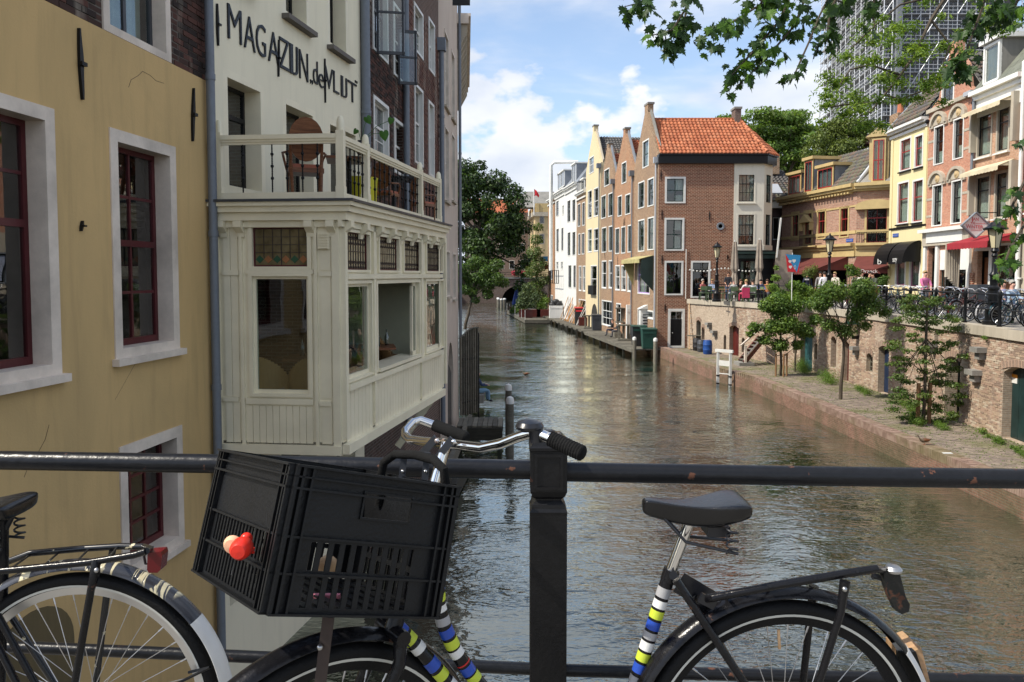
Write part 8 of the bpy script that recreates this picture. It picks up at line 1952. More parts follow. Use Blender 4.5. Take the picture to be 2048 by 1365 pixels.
for(u,v,Y,r,lf)in((1045,615,93,.8,'mid'),(1030,618,100,.6,'mid'),(1085,610,93,.8,'bright'),(1066,600,93,.9,'blue')):t=thing('garden_shrub','bushy %s shrub on the floating garden'%{'mid':'green' if u>1040 else 'low green','bright':'bright green','blue':'grey-green'}[lf],'shrub',tuple(P(u,v,Y)));leafobj('foliage',leaves_mesh('shrub',[(0,0,0),(.4,0,.5),(-.4,0,-.3)],[r,r*.7,r*.7],900,.2,LF[lf],(1,1,1),.3),t)
tp_=P(1033,578,103);t=thing('folded_parasol','folded dark blue parasol on the floating garden','parasol',(tp_.x,103,.45));MB().lathe((0,0,0),[(.5,.6),(.62,1.2),(.4,2.2),(.12,tp_.z-.45),(0,tp_.z-.3)],8).build('canopy',paint('navy_canvas',(.02,.05,.22),.8,.2),t,local=True);MB().tube([(0,0,0),(0,0,1)],.05,6).build('pole',M_WHITE,t,local=True)
for(u,v,m_,lb)in((1091,518,paint('sky_blue_sign',(.03,.25,.50),.4,.05),'small blue square hanging sign at the far end of the canal row'),(1092,534,M_REDINK,'small red round hanging sign at the far end of the canal row')):p=P(u,v,96.5);tag(MB().lim(p.x-.3,p.x+.3,96.5,96.6,p.z-.3,p.z+.3).build('hanging_sign',m_)if u==1091 else MB().lathe((p.x,96.5,p.z),[(0,0),(.32,0),(.32,.1),(0,.1)],16,'Y').build('hanging_sign',m_),lb,'sign')
t=thing('quay_ladder','white timber ladder frame with black bands at the water edge','ladder',tuple(atZ(1450,752,.5)+Vector((-.05,0,0))));pq=wmat(t).translation;ztp=P(1450,704,pq.y).z-pq.z
for x in(-.24,.24):
 o=MB().lim(x-.055,x+.055,-.06-x,.06-x,-.9,ztp).build('post',M_WHITE,t,local=True)
 for z_ in(-.05,-.45):MB().lim(x-.065,x+.065,-.07-x,.07-x,z_,z_+.07).build('band',M_BLACK,o,local=True)
MB().bar((-.34,.34,ztp+.04),(.34,-.34,ztp+.04),.14,.14).build('top_rail',M_WHITE,t,local=True);MB().bar((-.24,.24,ztp*.52),(.24,-.24,ztp*.52),.05,.26).build('crossboard',M_WHITE,t,local=True);MB().bar((-.3,.3,.1),(.24,-.24,.1),.04,.04).build('rung',M_WHITE,t,local=True)
pS=P(1480,727,41.5);st=thing('wooden_steps','open maroon steps with a grey handrail leaning up to the cellar wall','stairs',(pS.x,41.5,WZ));top=P(1524,676,42.2);bt=Vector((pS.x+.1,41.5,WZ+.15));dv=top-bt
for s_ in(0,.85):MB().bar(bt+Vector((0,s_-.4,0)),top+Vector((0,s_-.4,0)),.06,.26).build('stringer',M_MAROON,st)
for i in range(7):p=bt.lerp(top,(i+.5)/7);MB().box(p+Vector((0,.02,.05)),(.26,.8,.04)).build('tread',M_GREYWOOD,st)
MB().bar(bt+Vector((.05,-.45,0)),bt+Vector((.05,-.45,.95)),.12,.12,(0,1,0)).build('newel_post',M_OLDWHITE,st);MB().bar(bt+Vector((-.2,-.45,.95)),top+Vector((0,-.45,.75)),.08,.07).build('handrail',M_OLDWHITE,st);MB().bar(bt+Vector((.1,-.45,.35)),top+Vector((0,-.45,.2)),.05,.07).build('lower_rail',M_OLDWHITE,st)
MB().lim(pS.x-.2,pS.x+.6,40.9,42,WZ,WZ+.18).build('stone_step',M_GREYSTONE,st)
def barrel(u,v,Y,r,h_,mat,label):
 t=thing('barrel',label,'barrel',(xat(u,Y,WZ),Y,WZ));MB().lathe((0,0,0),[(r*.85,0),(r*.95,.05),(r,h_*.3),(r*1.04,h_*.33),(r,h_*.36),(r,h_*.66),(r*1.04,h_*.69),(r,h_*.72),(r*.92,h_*.95),(r*.85,h_)],18).build('body',mat,t,True,local=True);MB().lathe((0,0,h_),[(r*.8,-.02),(r*.8,.02),(0,.02)],16).build('lid',mat,t,local=True)
barrel(1415,712,47.2,.28,.85,M_TAPEB if False else paint('blue_plastic',(.01,.06,.25),.4,.1),'bright blue plastic barrel at the foot of the wall');barrel(1403,706,48.6,.28,.75,M_DGREY,'grey plastic tub to the left of the blue barrel');barrel(1394,704,49.4,.28,.8,M_BINK,'dark tub left of the grey tub by the wall')
t=cafe_table((xat(1387,50,WZ),49.9,WZ),0,'rickety grey table with clutter next to the black wharf door',M_GREYWOOD,.9,.6,.95)
t=thing('stepladder','wooden ladder leaning in the corner by the black wharf door','ladder',(xat(1381,50.8,WZ),50.6,WZ))
for x in(-.2,.2):MB().bar((x,-.3,0),(x+.1,.3,3.0),.05,.07).build('stile',M_RAWWOOD,t,local=True)
for i in range(8):MB().bar((-.2+.1*i/8,-.3+.6*(i+1)/9,3*(i+1)/9),(.2+.1*i/8,-.3+.6*(i+1)/9,3*(i+1)/9),.03,.03).build('rung',M_RAWWOOD,t,local=True)
def corbel(u,v,lb,lamp=False,w_=.35):
 F=seg_at(u,v);x,z=F.px(u,v);t=thing('wall_lantern' if lamp else 'stone_corbel',lb,'lantern' if lamp else 'corbel',tuple(F.w(x,0,z)))
 if lamp:
  F.put('glass',MB().prism([(x-.13,-.45,z-.3),(x+.13,-.45,z-.3),(x+.13,-.17,z-.3),(x-.13,-.17,z-.3)],(0,0,.5)),paint('lamp_glass',(.50,.45,.28),.3,.1),t);F.put('cap',MB().lim(x-.2,x+.2,-.52,-.1,z+.2,z+.32),M_TEALDOOR,t);F.put('bracket',MB().lim(x-.04,x+.04,-.3,0,z-.45,z-.3),M_BLACK,t)
 else:F.put('stone',MB().lim(x-w_/2,x+w_/2,-.32,0,z-.08,z+.08).lim(x-w_*.3,x+w_*.3,-.2,0,z-.3,z-.081),M_GREYSTONE,t)
corbel(1718,658,'green-capped glass wall lantern under the middle tree',True);corbel(1716,697,'stone corbel just below the green-capped lantern');corbel(1967,700,'carved stone corbel under the big street lamp',w_=.45);corbel(1957,745,'small planter shelf on the wall left of the green door',w_=.5);corbel(1432,664,'stone corbel on the grey buttress of the far wall');corbel(1421,648,'small stone corbel near the far end of the wall');corbel(1872,690,'dark iron bracket on the wall left of the blue door',w_=.2)
def lamp(u,vtop,Y,label,s=1.0,z=SZ,lz=None):
 x=xat(u,Y,z);t=thing('street_lamp',label,'street lamp',(x,Y,z),0,'black street lamps with cream lanterns');H_=P(u,vtop,Y).z-z
 MB().lathe((0,0,0),[(.26*s,0),(.26*s,.12),(.20*s,.16),(.19*s,.45),(.22*s,.5),(.13*s,.62),(.12*s,1.1),(.15*s,1.14),(.15*s,1.2),(.10*s,1.26),(.10*s,1.55),(.13*s,1.6),(.07*s,1.7),(.055*s,H_-1.25),(.09*s,H_-1.2),(.05*s,H_-1.12),(.11*s,H_-1.05),(.06*s,H_-.92)],16).build('post',M_BLACK,t,True,local=True)
 MB().lathe((0,0,0),[(.11*s,H_-.95),(.20*s,H_-.38)],6).build('lantern_glass',paint('cream_glass',(.62,.55,.36),.25,.1)if 'cream_glass' not in MAT else MAT['cream_glass'],t,local=True)
 MB().lathe((0,0,0),[(.30*s,H_-.38),(.31*s,H_-.33),(.20*s,H_-.26),(.12*s,H_-.14),(.05*s,H_-.12),(.03*s,H_-.05),(.0,H_)],12).build('cap',M_BLACK,t,local=True)
 for k in range(6):a=math.pi*k/3;MB().bar((.12*s*math.cos(a),.12*s*math.sin(a),H_-.95),(.205*s*math.cos(a),.205*s*math.sin(a),H_-.38),.02,.02).build('glazing_bar',M_BLACK,t,local=True)
lamp(1433,483,45.8,'black street lamp with a cream lantern at the cafe terrace, the farthest one');lamp(1657,466,38.6,'black street lamp with a cream lantern rising between the wharf trees',1.05);lamp(1985,436,24.6,'big black street lamp beside the diamond sign, the nearest one',1.15)
def wallpt(Y,off=.25,z=SZ):return Vector((lerp_poly(WALLP,Y)+off,Y,z))
srl=thing('street_railing','black iron railing with square posts along the top of the cellar wall','railing',tuple(wallpt(30)))
ys_=list(np.arange(17.5,50.5,2.05))
for a,b in zip(ys_,ys_[1:]):
 for h_ in(1.0,.52):MB().tube([wallpt(a)+Vector((0,0,h_)),wallpt(b)+Vector((0,0,h_))],.022,8).build('rail',M_BLACK,srl)
pm_=MB().lathe((0,0,0),[(.08,0),(.055,.06),(.045,.85),(.065,.9),(.065,1.05),(.03,1.12),(0,1.16)],8).mesh('post_shape',[M_BLACK],True)
for a in ys_:instw('post',pm_,srl,Matrix.Translation(wallpt(a)))
def small_bike(label,col):
 t=thing('parked_bicycle',label,'bicycle',(0,0,SZ),0,'bicycles parked along the railing');f=Vector((1,0,0))
 wheel(t,Vector((0,0,SZ+.345)),f,rimmat=M_ALU,stripe=False,detail=False);wheel(t,Vector((1.08,0,SZ+.345)),f,rimmat=M_ALU,stripe=False,detail=False)
 Z=lambda x,z,y=0:Vector((x,y,SZ+z));mb=MB()
 for a,b in((Z(.42,.3),Z(.26,.85)),(Z(.42,.3),Z(.86,.72)),(Z(.30,.62),Z(.84,.88)),(Z(.84,.9),Z(.90,.66)),(Z(.42,.3,.05),Z(0,.345,.05)),(Z(.42,.3,-.05),Z(0,.345,-.05)),(Z(.28,.75,.04),Z(0,.345,.06)),(Z(.28,.75,-.04),Z(0,.345,-.06)),(Z(.90,.68,.04),Z(1.08,.345,.05)),(Z(.90,.68,-.04),Z(1.08,.345,-.05))):mb.tube([a,b],.018,6)
 mb.build('frame',col,t);guard('mudguard',t,Vector((0,0,SZ+.345)),f,.375,40,190,col,seg=14);guard('mudguard',t,Vector((1.08,0,SZ+.345)),f,.375,0,130,col,seg=14)
 MB().tube([Z(.80,1.12,.28),Z(.72,1.12,.30),Z(.84,1.10,.1),Z(.82,1.02),Z(.84,1.10,-.1),Z(.72,1.12,-.30),Z(.62,1.10,-.28)],.013,6).tube([Z(.82,1.04),Z(.84,.88)],.013,6).build('handlebar',M_CHROME,t)
 o=MB().lim(.12,.30,-.08,.08,SZ+.95,SZ+1.0).lim(.30,.40,-.03,.03,SZ+.95,SZ+.99).build('saddle',M_SADDLE,t);MB().tube([Z(.26,.8),Z(.235,.96)],.014,6).build('seat_post',M_CHROME,t)
 MB().lim(-.38,.14,-.07,.07,SZ+.74,SZ+.755).tube([Z(-.2,.74,.06),Z(0,.36,.07)],.007,4).tube([Z(-.2,.74,-.06),Z(0,.36,-.07)],.007,4).build('rack',M_BLACK,t);return t
bcols=[M_BLACKMETAL,M_DGREY,paint('silver_frame',(.4,.4,.42),.3,.1),paint('petrol_frame',(.02,.08,.10),.3,.1),M_MAROON]
protos=[small_bike('parked bicycle prototype',c)for c in bcols]
whr=['at the far end of the parked row, under the maroon awnings','in front of the pale yellow house','below the black round awnings','near the man in the pink striped shirt','behind the top of the nearest young tree','in front of the shop window with ornaments','between two railing posts left of the big lamp','beside the dark litter bin','just left of the big lamp base','at the foot of the big lamp','right of the big lamp','in front of the seated couple','near the right edge of the picture','at the right edge of the picture']
cn=['black','dark grey','silver','petrol blue','maroon'];names={}
yb=37.5;i=0;used=set()
while yb>18.0:
 k=i%5 if i%3 else 0;w_=whr[min(13,int((37.5-yb)/19.5*14))];lb='%s bicycle parked %s'%(cn[k],w_)
 j=names.get(lb,0);names[lb]=j+1
 if j:lb=lb.replace('bicycle parked','bicycle parked a step nearer,')
 if j>1:lb=lb.replace('bicycle','bicycle leaning over,',1)
 p=wallpt(yb,.42+.12*(i%3));rz=R(8+rnd.uniform(-12,14))+(math.pi if i%4==1 else 0)
 if i%4==1:p.x+=1.15
 if k not in used:c=protos[k];used.add(k);c.location=p;c.rotation_euler=(R(rnd.uniform(-6,6)),0,rz);c['label']=lb
 else:c=copy_tree(protos[k],None,lb,p,rz);c.rotation_euler=(R(rnd.uniform(-8,8)),0,rz)
 yb-=.46+rnd.uniform(0,.22);i+=1
for i in range(15):
 yb=36.6-i*1.12;p=wallpt(yb,2.0+.2*(i%3));copy_tree(protos[(i*3)%5],None,'%s bicycle in the second row, %s'%(cn[(i*3)%5],whr[min(13,i)].replace('at the far end of the parked row, ','')),p,R(95+rnd.uniform(-14,14))+(math.pi if i%2 else 0))
bx_=boxthing('litter_bin','dark grey litter bin with a steel edge among the parked bicycles','bin',1960,600,.55,.5,1.25,M_DGREY,Y=27.6,z=SZ);bx_=0
M_PARA=paint('taupe_canvas',(.33,.28,.23),.9,.3)
for(u,Y,vt,lb)in((1468,50.2,481,'folded taupe parasol outside the corner cafe, the left one'),(1517,49.6,477,'folded taupe parasol outside the corner cafe, the right one')):
 x=xat(u,Y,SZ);t=thing('folded_parasol',lb,'parasol',(x,Y,SZ),0,'folded cafe parasols');H_=P(u,vt,Y).z-SZ;MB().tube([(0,0,0),(0,0,H_)],.035,8).build('pole',M_WHITE,t,local=True)
 n=14;vs=[];prof=[(.13,H_-.1),(.17,H_-.5),(.24,H_*.62),(.27,H_*.52),(.15,H_*.45),(.22,H_*.36),(.27,H_*.25)]
 for(r_,z)in prof:vs+=[(r_*(1 if k%2 else .68)*math.cos(2*math.pi*k/n),r_*(1 if k%2 else .68)*math.sin(2*math.pi*k/n),z)for k in range(n)]
 MB().add(vs,[(i*n+k,i*n+(k+1)%n,(i+1)*n+(k+1)%n,(i+1)*n+k)for i in range(len(prof)-1)for k in range(n)]).build('canopy',M_PARA,t,local=True);MB().lim(-.3,.3,-.3,.3,0,.1).build('base',M_GREYSTONE,t,local=True)
M_CHG=paint('sage_green_metal',(.10,.16,.08),.5,.2)
def tchair(u,Y,rz,label,proto=[None]):
 if proto[0]is None:
  t=thing('terrace_chair',label,'chair',(xat(u,Y,SZ),Y,SZ),rz,'green terrace chairs');MB().lim(-.21,.21,-.21,.21,.44,.47).build('seat',M_CHG,t,local=True);MB().lim(-.21,.21,.19,.22,.62,.88).build('backrest',M_CHG,t,local=True)
  for sx in(-1,1):
   for sy in(-1,1):MB().bar((sx*.19,sy*.19,0),(sx*.19,sy*.2,.44 if sy<0 else .88),.03,.03,(0,1,0)).build('leg',M_CHG,t,local=True)
  proto[0]=t;return t
 return copy_tree(proto[0],None,label,Vector((xat(u,Y,SZ),Y,SZ)),rz)
for(u,Y,rz,lb)in((1446,47.3,20,'green terrace chair left of the standing man in black'),(1467,46.0,180,'green terrace chair under the man in pale grey'),(1492,45.3,175,'green terrace chair draped with a pink jacket'),(1504,45.2,170,'green terrace chair under the man in the white shirt'),(1420,48.6,10,'green terrace chair by the white-framed cafe window'),(1530,46,100,'green terrace chair beside the bushy yellow-green tree'),(1406,48.8,180,'green terrace chair at the far left of the terrace')):tchair(u,Y,R(rz),lb)
for(u,Y,lb)in((1440,46.6,'small square table at the left side of the cafe terrace'),(1480,46.3,'small square table between the seated men'),(1518,46.0,'small square table near the right-hand folded parasol'),(1412,49.2,'small square table by the far lamp post')):cafe_table((xat(u,Y,SZ),Y,SZ),.2,lb,M_RAWWOOD)
p=P(1585,527,37.0);t=thing('town_banner','red and blue banner with white emblems on a thin pole above the trees','flag',(p.x,37.0,SZ));k=37/FPX
MB().tube([(0,.03,0),(0,.03,P(1585,506,37).z-SZ)],.02,6).build('pole',M_WHITE,t,local=True);zc_=p.z-SZ
MB().prism([(-14*k,0,zc_+18*k),(16*k,0,zc_+16*k),(15*k,.0,zc_+5*k),(9*k,0,zc_-18*k)],(0,.02,0)).build('cloth',MAT['sky_blue_sign'],t,local=True);MB().prism([(-14*k,-.001,zc_+17.5*k),(8.6*k,-.001,zc_-17.7*k),(-9*k,-.001,zc_-17*k)],(0,.02,0)).build('cloth',M_REDINK,t,local=True)
MB().prism([(9*k,0,zc_-18*k),(15*k,0,zc_+5*k),(13*k,0,zc_-19*k)],(0,.019,0)).build('cloth',M_REDINK,t,local=True)
for(a,b,s_)in((-5,3,3),(3,4,3.5),(-4,-8,3.2)):MB().prism([((a-s_)*k,-.004,zc_+(b+s_)*k),((a+s_)*k,-.004,zc_+(b+s_)*k),((a+s_)*k,-.004,zc_+b*k),(a*k,-.004,zc_+(b-s_)*k),((a-s_)*k,-.004,zc_+b*k)],(0,.003,0)).build('emblem',M_WHITE,t,local=True)
inst('lettering',text_mesh('0',4*k,8*k,.004,M_WHITE),t,axes((3*k,-.005,zc_-12*k),(1,0,0),(0,0,1),(0,-1,0)))
gl_=thing('light_garland','string of white party lights sagging between the cafe window and the parasols','garland',tuple(P(1440,538,50.6)))
pts=[P(1380+140*i/20,538+3*math.sin(math.pi*i/20*3),50.7)for i in range(21)];MB().tube(pts,.008,4).build('wire',M_BLACK,gl_)
for q_ in pts:MB().sphere(q_-Vector((0,0,.07)),.055,6,5).build('bulb',M_WHITE,gl_)
tag(MB().prism([P(1545,585,50),P(1553,500,50),P(1585,470+30,50),P(1580,600,50)],(0,.05,0)).build('sail_cloth',M_PARA),'slanting taupe wind cloth right of the corner cafe','cloth')
tag(MB().bar(P(1553,516,50),P(1562,436,50),.09,.09).build('flagpole',M_WHITE),'slanted white pole leaning beside the white corner bay','pole')
M_SKIN=paint('skin',(.50,.27,.18),.55,.08);M_SKINP=paint('pink_skin',(.56,.31,.24),.55,.08)
HAIR={k:paint('hair_'+k,c,.7,.3)for k,c in dict(dark=(.02,.015,.012),brown=(.07,.035,.02),grey=(.35,.33,.30),blond=(.35,.24,.11)).items()}
_cl={}
def cloth(c):
 if c not in _cl:_cl[c]=paint('cloth_%d'%len(_cl),c,.85,.2,.3,4)
 return _cl[c]
def person(u,Y,z,label,pose='stand',face=0,shirt=(.7,.7,.7),pants=(.05,.06,.10),hair='brown',sleeves=True,scale=1.0,lean=0.0,skin=None,arms='down',group=None,x=None):
 skin=skin or M_SKIN
 J={};E=[]
 sit=pose=='sit';hz=.50 if sit else .95
 def jt(n,p,r):J[n]=(Vector(p),r)
 ly=-math.sin(lean)
 jt('pel',(0,0,hz),.125);jt('sp',(0,ly*.15,hz+.18),.115);jt('ch',(0,ly*.36,hz+.38*math.cos(lean)),.135);jt('nk',(0,ly*.52,hz+.55*math.cos(lean)),.055);jt('jaw',(0,ly*.56-.025,hz+.62*math.cos(lean)+.0),.068);jt('hd',(0,ly*.60-.01,hz+.73*math.cos(lean)),.088);jt('nose',(0,ly*.60-.115,hz+.70*math.cos(lean)),.014)
 E+=[('pel','sp'),('sp','ch'),('ch','nk'),('nk','jaw'),('jaw','hd'),('jaw','nose')]
 for s,t in((-1,'l'),(1,'r')):
  c=J['ch'][0]
  jt('sh'+t,c+Vector((s*.18,0,.08)),.062)
  if arms=='fwd' or sit:e_=c+Vector((s*.22,-.12,-.16));w_=c+Vector((s*.13,-.36,-.17))
  elif arms=='low':e_=c+Vector((s*.21,-.12,-.18));w_=c+Vector((s*.10,-.26,-.36))
  else:e_=c+Vector((s*.25,.02,-.20));w_=c+Vector((s*.26,-.06,-.44))
  jt('el'+t,e_,.042);jt('wr'+t,w_,.028);d=(w_-e_).normalized();h_=w_+d*.07;jt('hn'+t,h_,.034)
  E+=[('ch','sh'+t),('sh'+t,'el'+t),('el'+t,'wr'+t),('wr'+t,'hn'+t)]
  sd_=d.cross(Vector((0,0,1)));sd_=sd_.normalized()if sd_.length>.2 else Vector((1,0,0))
  for k in range(5):
   o_=sd_*(-.03+.015*k);L_=(.05,.075,.085,.08,.06)[k]
   if k==0:o_=sd_*-.04*s;
   jt('f%s%d'%(t,k),h_+o_+d*L_+Vector((0,0,-.012)),.009);E.append(('hn'+t,'f%s%d'%(t,k)))
  if sit:kn=Vector((s*.12,-.44,.50));an=Vector((s*.13,-.46,.09));ft=an+Vector((0,-.15,-.05))
  else:kn=Vector((s*.10,-.02,.50));an=Vector((s*.11,.03,.09));ft=an+Vector((0,-.16,-.05))
  jt('hp'+t,(s*.09,0,hz-.03),.095);jt('kn'+t,kn,.062);jt('an'+t,an,.042);jt('ft'+t,ft,.036);E+=[('pel','hp'+t),('hp'+t,'kn'+t),('kn'+t,'an'+t),('an'+t,'ft'+t)]
 ns=list(J);me=bpy.data.meshes.new('body');me.from_pydata([tuple(J[n][0])for n in ns],[(ns.index(a),ns.index(b))for a,b in E],[])
 o=bpy.data.objects.new('body',me);COL.objects.link(o);md=o.modifiers.new('k','SKIN');md.use_smooth_shade=True
 for n,sv_ in zip(ns,me.skin_vertices[0].data):sv_.radius=(J[n][1],J[n][1]*(.78 if n in('pel','sp','ch')else 1));sv_.use_root=n=='pel'
 s2=o.modifiers.new('s','SUBSURF');s2.levels=s2.render_levels=1
 dg=bpy.context.evaluated_depsgraph_get();m2=bpy.data.meshes.new_from_object(o.evaluated_get(dg));bpy.data.objects.remove(o)
 px_=xat(u,Y,z)if x is None else x
 t=thing('person',label,'person',(px_,Y,z),R(face),group);t.scale=(scale,)*3
 m2.materials.clear();m2.materials.append(skin);b=bpy.data.objects.new('body',m2);COL.objects.link(b);b.parent=t
 V=[v.co.copy()for v in m2.vertices];NN=[v.normal.copy()for v in m2.vertices];wr=J['wrl'][0];nz=J['nk'][0].z
 def dist(p,a,b_):ab=b_-a;k_=max(0,min(1,(p-a).dot(ab)/ab.length_squared));return(p-a-ab*k_).length
 def region(p):
  best,bn=9,None
  for a,b_ in E:
   if a.startswith('hn'):continue
   d_=dist(p,J[a][0],J[b_][0])-.6*min(J[a][1],J[b_][1])
   if d_<best:best,bn=d_,(a,b_)
  a,b_=bn
  if a in('nk','jaw')or b_=='nk' and p.z>nz-.05:return 'skin'
  if a[:2]=='wr' or(a[:2]=='el' and not sleeves):return 'skin'
  if a[:2]in('hp','kn')or a=='pel' and b_[:2]=='hp':return 'pants'
  if a[:2]=='an':return 'shoe'
  if p.z<hz+.02 and a=='pel':return 'pants'
  return 'shirt'
 reg=[region(p)for p in V]
 for nm,mt_,off in(('shirt',cloth(shirt),.012),('trousers',cloth(pants),.008),('shoes',M_BLACK,.01)):
  key={'shirt':'shirt','trousers':'pants','shoes':'shoe'}[nm]
  fs=[f for f in m2.polygons if sum(reg[i]==key for i in f.vertices)>=2]
  if not fs:continue
  ids=sorted({i for f in fs for i in f.vertices});mp_={i:k for k,i in enumerate(ids)};MB().add([V[i]+NN[i]*off for i in ids],[tuple(mp_[i]for i in f.vertices)for f in fs]).build(nm,mt_,t,True,local=True,fix=False)
 if hair:
  hc=J['hd'][0];mb=MB();n=12;vs=[];fs=[]
  for i in range(6):
   th=math.pi*.60*i/5
   for k in range(n):
    a=2*math.pi*k/n;front=max(0,-math.sin(a));tt=th*(1-.38*front);vs.append(hc+Vector((.098*math.sin(tt)*math.cos(a),.102*math.sin(tt)*math.sin(a)+.012,.104*math.cos(tt)+.01)))
  for i in range(5):
   for k in range(n):fs.append((i*n+k,i*n+(k+1)%n,(i+1)*n+(k+1)%n,(i+1)*n+k))
  mb.add(vs,fs).build('hair',HAIR[hair],t,True,local=True)
 for s in(-1,1):MB().sphere(J['hd'][0]+Vector((s*.032,-.084,-.012)),.011,6,5).build('eye',M_BLACK,t,local=True);MB().sphere(J['hd'][0]+Vector((s*.09,0,-.02)),.02,6,5,.5,1,1.3).build('ear',skin,t,True,local=True)
 return t
G_='people on the cafe terrace'
person(1456,48.4,SZ,'man in a black T-shirt and jeans standing at a terrace table',face=-20,shirt=(.02,.022,.03),pants=(.05,.09,.16),hair='brown',sleeves=False,arms='low',group=G_)
person(1467,46.0,SZ,'balding man in a pale grey shirt seated with his back to the canal','sit',190,(.55,.55,.53),(.3,.32,.33),None,sleeves=False,skin=M_SKINP,group=G_)
person(1492,45.3,SZ,'red-haired person in white seated over a pink jacket','sit',200,(.72,.68,.65),(.45,.05,.10),'blond',group=G_)
person(1481,47.6,SZ,'person in a brown top seated behind the small table in the middle of the terrace','sit',20,(.18,.10,.07),(.05,.05,.06),'brown',group=G_);person(1534,47.4,SZ,'person in orange seated at the right end of the corner terrace','sit',-30,(.50,.20,.08),(.1,.1,.12),'brown',group=G_)
person(1640,46.0,SZ,'woman in a grey dress standing in the shade left of the middle lamp',face=-30,shirt=(.25,.24,.24),pants=(.2,.2,.2),hair='dark',group=G_);person(1738,43.0,SZ,'dark-clothed waiter standing behind the woman in white',face=15,shirt=(.02,.02,.025),pants=(.02,.02,.02),hair='dark',group=G_)
tag(MB().lim(xat(1490,45.2,4.5)-.22,xat(1490,45.2,4.5)+.22,45.0,45.06,4.15,4.75).build('jacket',paint('pink_jacket',(.55,.05,.13),.8,.2)),'pink jacket hanging over the back of a terrace chair','jacket')
person(1505,45.2,SZ,'dark-haired man in a white shirt seated with his back to the canal','sit',175,(.78,.78,.80),(.05,.05,.06),'dark',sleeves=False,group=G_)
person(1521,46.6,SZ,'dark-haired person in blue facing the canal at the terrace','sit',10,(.10,.14,.30),(.04,.04,.05),'dark',group=G_)
person(1405,49.6,SZ,'grey-haired person in a faded red top seated by the cafe window','sit',30,(.35,.12,.12),(.1,.1,.1),'grey',group=G_);person(1424,49.6,SZ,'person in a light blue shirt seated behind the far lamp post','sit',-40,(.30,.38,.55),(.1,.1,.12),'blond',group=G_)
person(1614,46.5,SZ,'man in a navy top with a white chest stripe standing under the awning',face=5,shirt=(.015,.02,.05),pants=(.03,.03,.04),hair='dark',group=G_);tag(MB().lim(xat(1614,46.3,5.2)-.12,xat(1614,46.3,5.2)+.12,46.30,46.33,5.18,5.26).build('chest_badge',M_WHITE),'white badge strip across the navy top under the awning','badge')
person(1648,43.5,SZ,'person in a white shirt standing behind the middle street lamp',face=170,shirt=(.75,.76,.80),pants=(.1,.1,.14),hair='dark',group=G_);person(1672,43.0,SZ,'fair woman in a cream top leaning left beside the lamp',face=-60,shirt=(.68,.62,.52),pants=(.3,.28,.25),hair='blond',skin=M_SKINP,lean=.25,group=G_)
person(1722,41.5,SZ,'woman in a white top looking towards the canal',face=0,shirt=(.75,.72,.68),pants=(.2,.2,.2),hair='brown',skin=M_SKINP,group=G_);person(1752,42.0,SZ,'man in an olive T-shirt and red shorts bending to the left',face=-75,shirt=(.07,.085,.06),pants=(.30,.02,.04),hair=None,sleeves=False,lean=.45,arms='low',group=G_)
person(1710,44.5,SZ,'person in grey in the shade under the wide awning',face=20,shirt=(.18,.16,.14),pants=(.05,.05,.05),hair='brown',group=G_)
person(1848,33.0,SZ,'man in a pink striped polo shirt walking behind the parked bicycles',face=10,shirt=(.55,.16,.32),pants=(.25,.25,.3),hair='blond',sleeves=False,skin=M_SKINP,arms='low')
person(2004,25.5,SZ+.1,'older woman with fair hair seated behind the bicycles at the right','sit',-15,(.25,.28,.45),(.3,.3,.3),'blond',skin=M_SKINP,scale=1.0);person(2022,25.3,SZ+.1,'grey-haired man in a light blue shirt seated at the far right','sit',15,(.30,.40,.52),(.2,.2,.25),'grey',skin=M_SKINP)
for(u,Y,lb)in((2004,25.6,'wicker chair under the older woman at the right'),(2022,25.4,'wicker chair under the grey-haired man at the right')):tchair(u,Y,R(0),lb)
person(1225,61.5,WZ,'person in black sitting on the deck bench, the left of the two','sit',-95,(.02,.02,.025),(.03,.03,.05),'brown');person(1236,60.0,WZ,'person in dark clothes sitting on the deck, the right of the two','sit',-90,(.03,.035,.04),(.06,.06,.07),'dark')
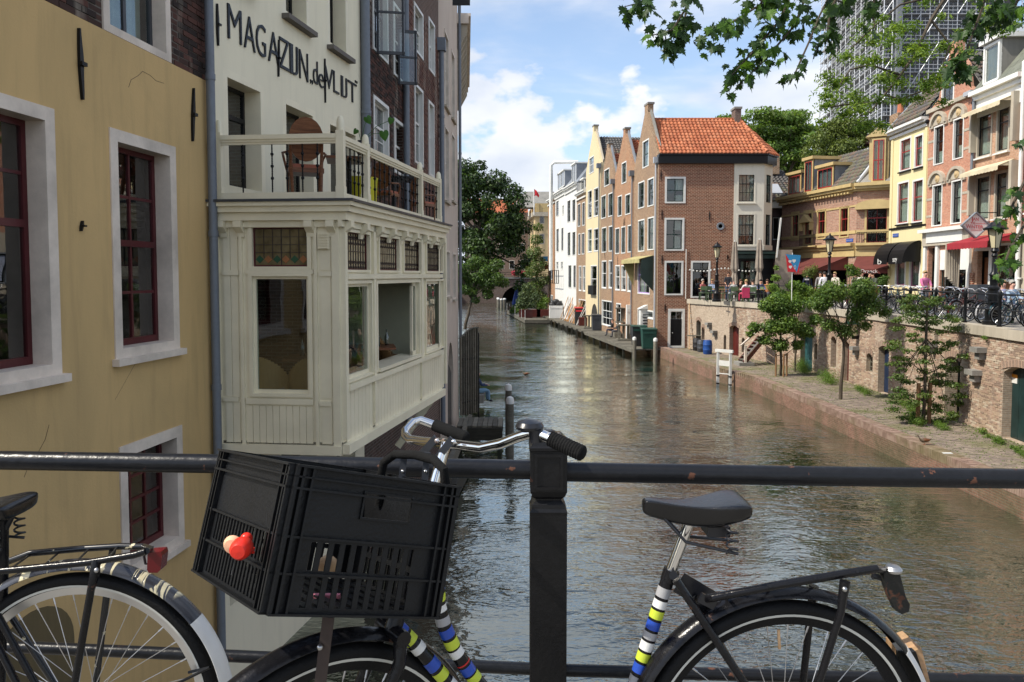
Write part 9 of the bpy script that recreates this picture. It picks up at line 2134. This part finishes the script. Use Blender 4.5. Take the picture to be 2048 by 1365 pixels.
tag(MB().lim(xat(1231,61,1)-.2,xat(1231,61,1)+.3,59.8,62,WZ,WZ+.44).build('deck_bench',M_GREYWOOD),'grey timber box bench under the two people on the deck','bench')
person(966,31.5,.25,'person in a navy top sitting at the water behind the slatted gate','sit',-70+180,(.03,.05,.12),(.2,.35,.5),'dark',x=xat(955,31.5,1.2));tag(MB().lim(xat(925,31.5,.5),xat(968,31.5,.5),31.0,32.4,.3,.62).build('stone_ledge',M_GREYSTONE),'low stone ledge at the water behind the slatted gate','ledge')
def duck(p,rz,label,c1,standing=False,s=1.0):
 t=thing('duck',label,'duck',tuple(p),rz);t.scale=(s,)*3;z=.10 if standing else .02;pf=[(-.25,.13,.004),(-.2,.10,.035),(-.1,.07,.075),(.03,.055,.085),(.12,.07,.07),(.17,.12,.038),(.19,.17,.028),(.21,.21,.034),(.235,.225,.034),(.27,.215,.016),(.31,.205,.010)]
 vs=[];n=12
 for(x,zz_,r)in pf:vs+=[(x,r*math.cos(2*math.pi*k/n),z+zz_+r*.85*math.sin(2*math.pi*k/n))for k in range(n)]
 m_=len(pf);mb=MB().add(vs,[(i*n+k,i*n+(k+1)%n,(i+1)*n+(k+1)%n,(i+1)*n+k)for i in range(m_-1)for k in range(n)]+[tuple(range(n))[::-1],tuple((m_-1)*n+k for k in range(n))]);mb.build('body',c1,t,True,local=True)
 for s_ in(-1,1):
  MB().sphere((-.05,s_*.07,z+.085),.1,10,7,1.1,.25,.5).build('wing',M_WOOD,t,True,local=True)
  if standing:MB().tube([(.0,s_*.03,.07),(0,s_*.03,.005),(.05,s_*.03,.003)],.008,5).build('leg',MAT['terracotta'],t,local=True)
M_DUCK=paint('duck_feathers',(.14,.10,.065),.8,.5,.4,12)
duck(atZ(1052,751,0.0),R(170),'brown duck swimming in the middle of the canal',M_DUCK);dp=Vector((11.58,21.4,WZ+.11));duck(dp,R(175),'brown duck standing on the brick quay edge',M_DUCK,True,.8)
tag(MB().lim(11.52,11.76,20.3,20.42,WZ+.115,WZ+.125).build('white_slip',M_WHITE),'scrap of white paper on the quay edge beside the duck','paper')
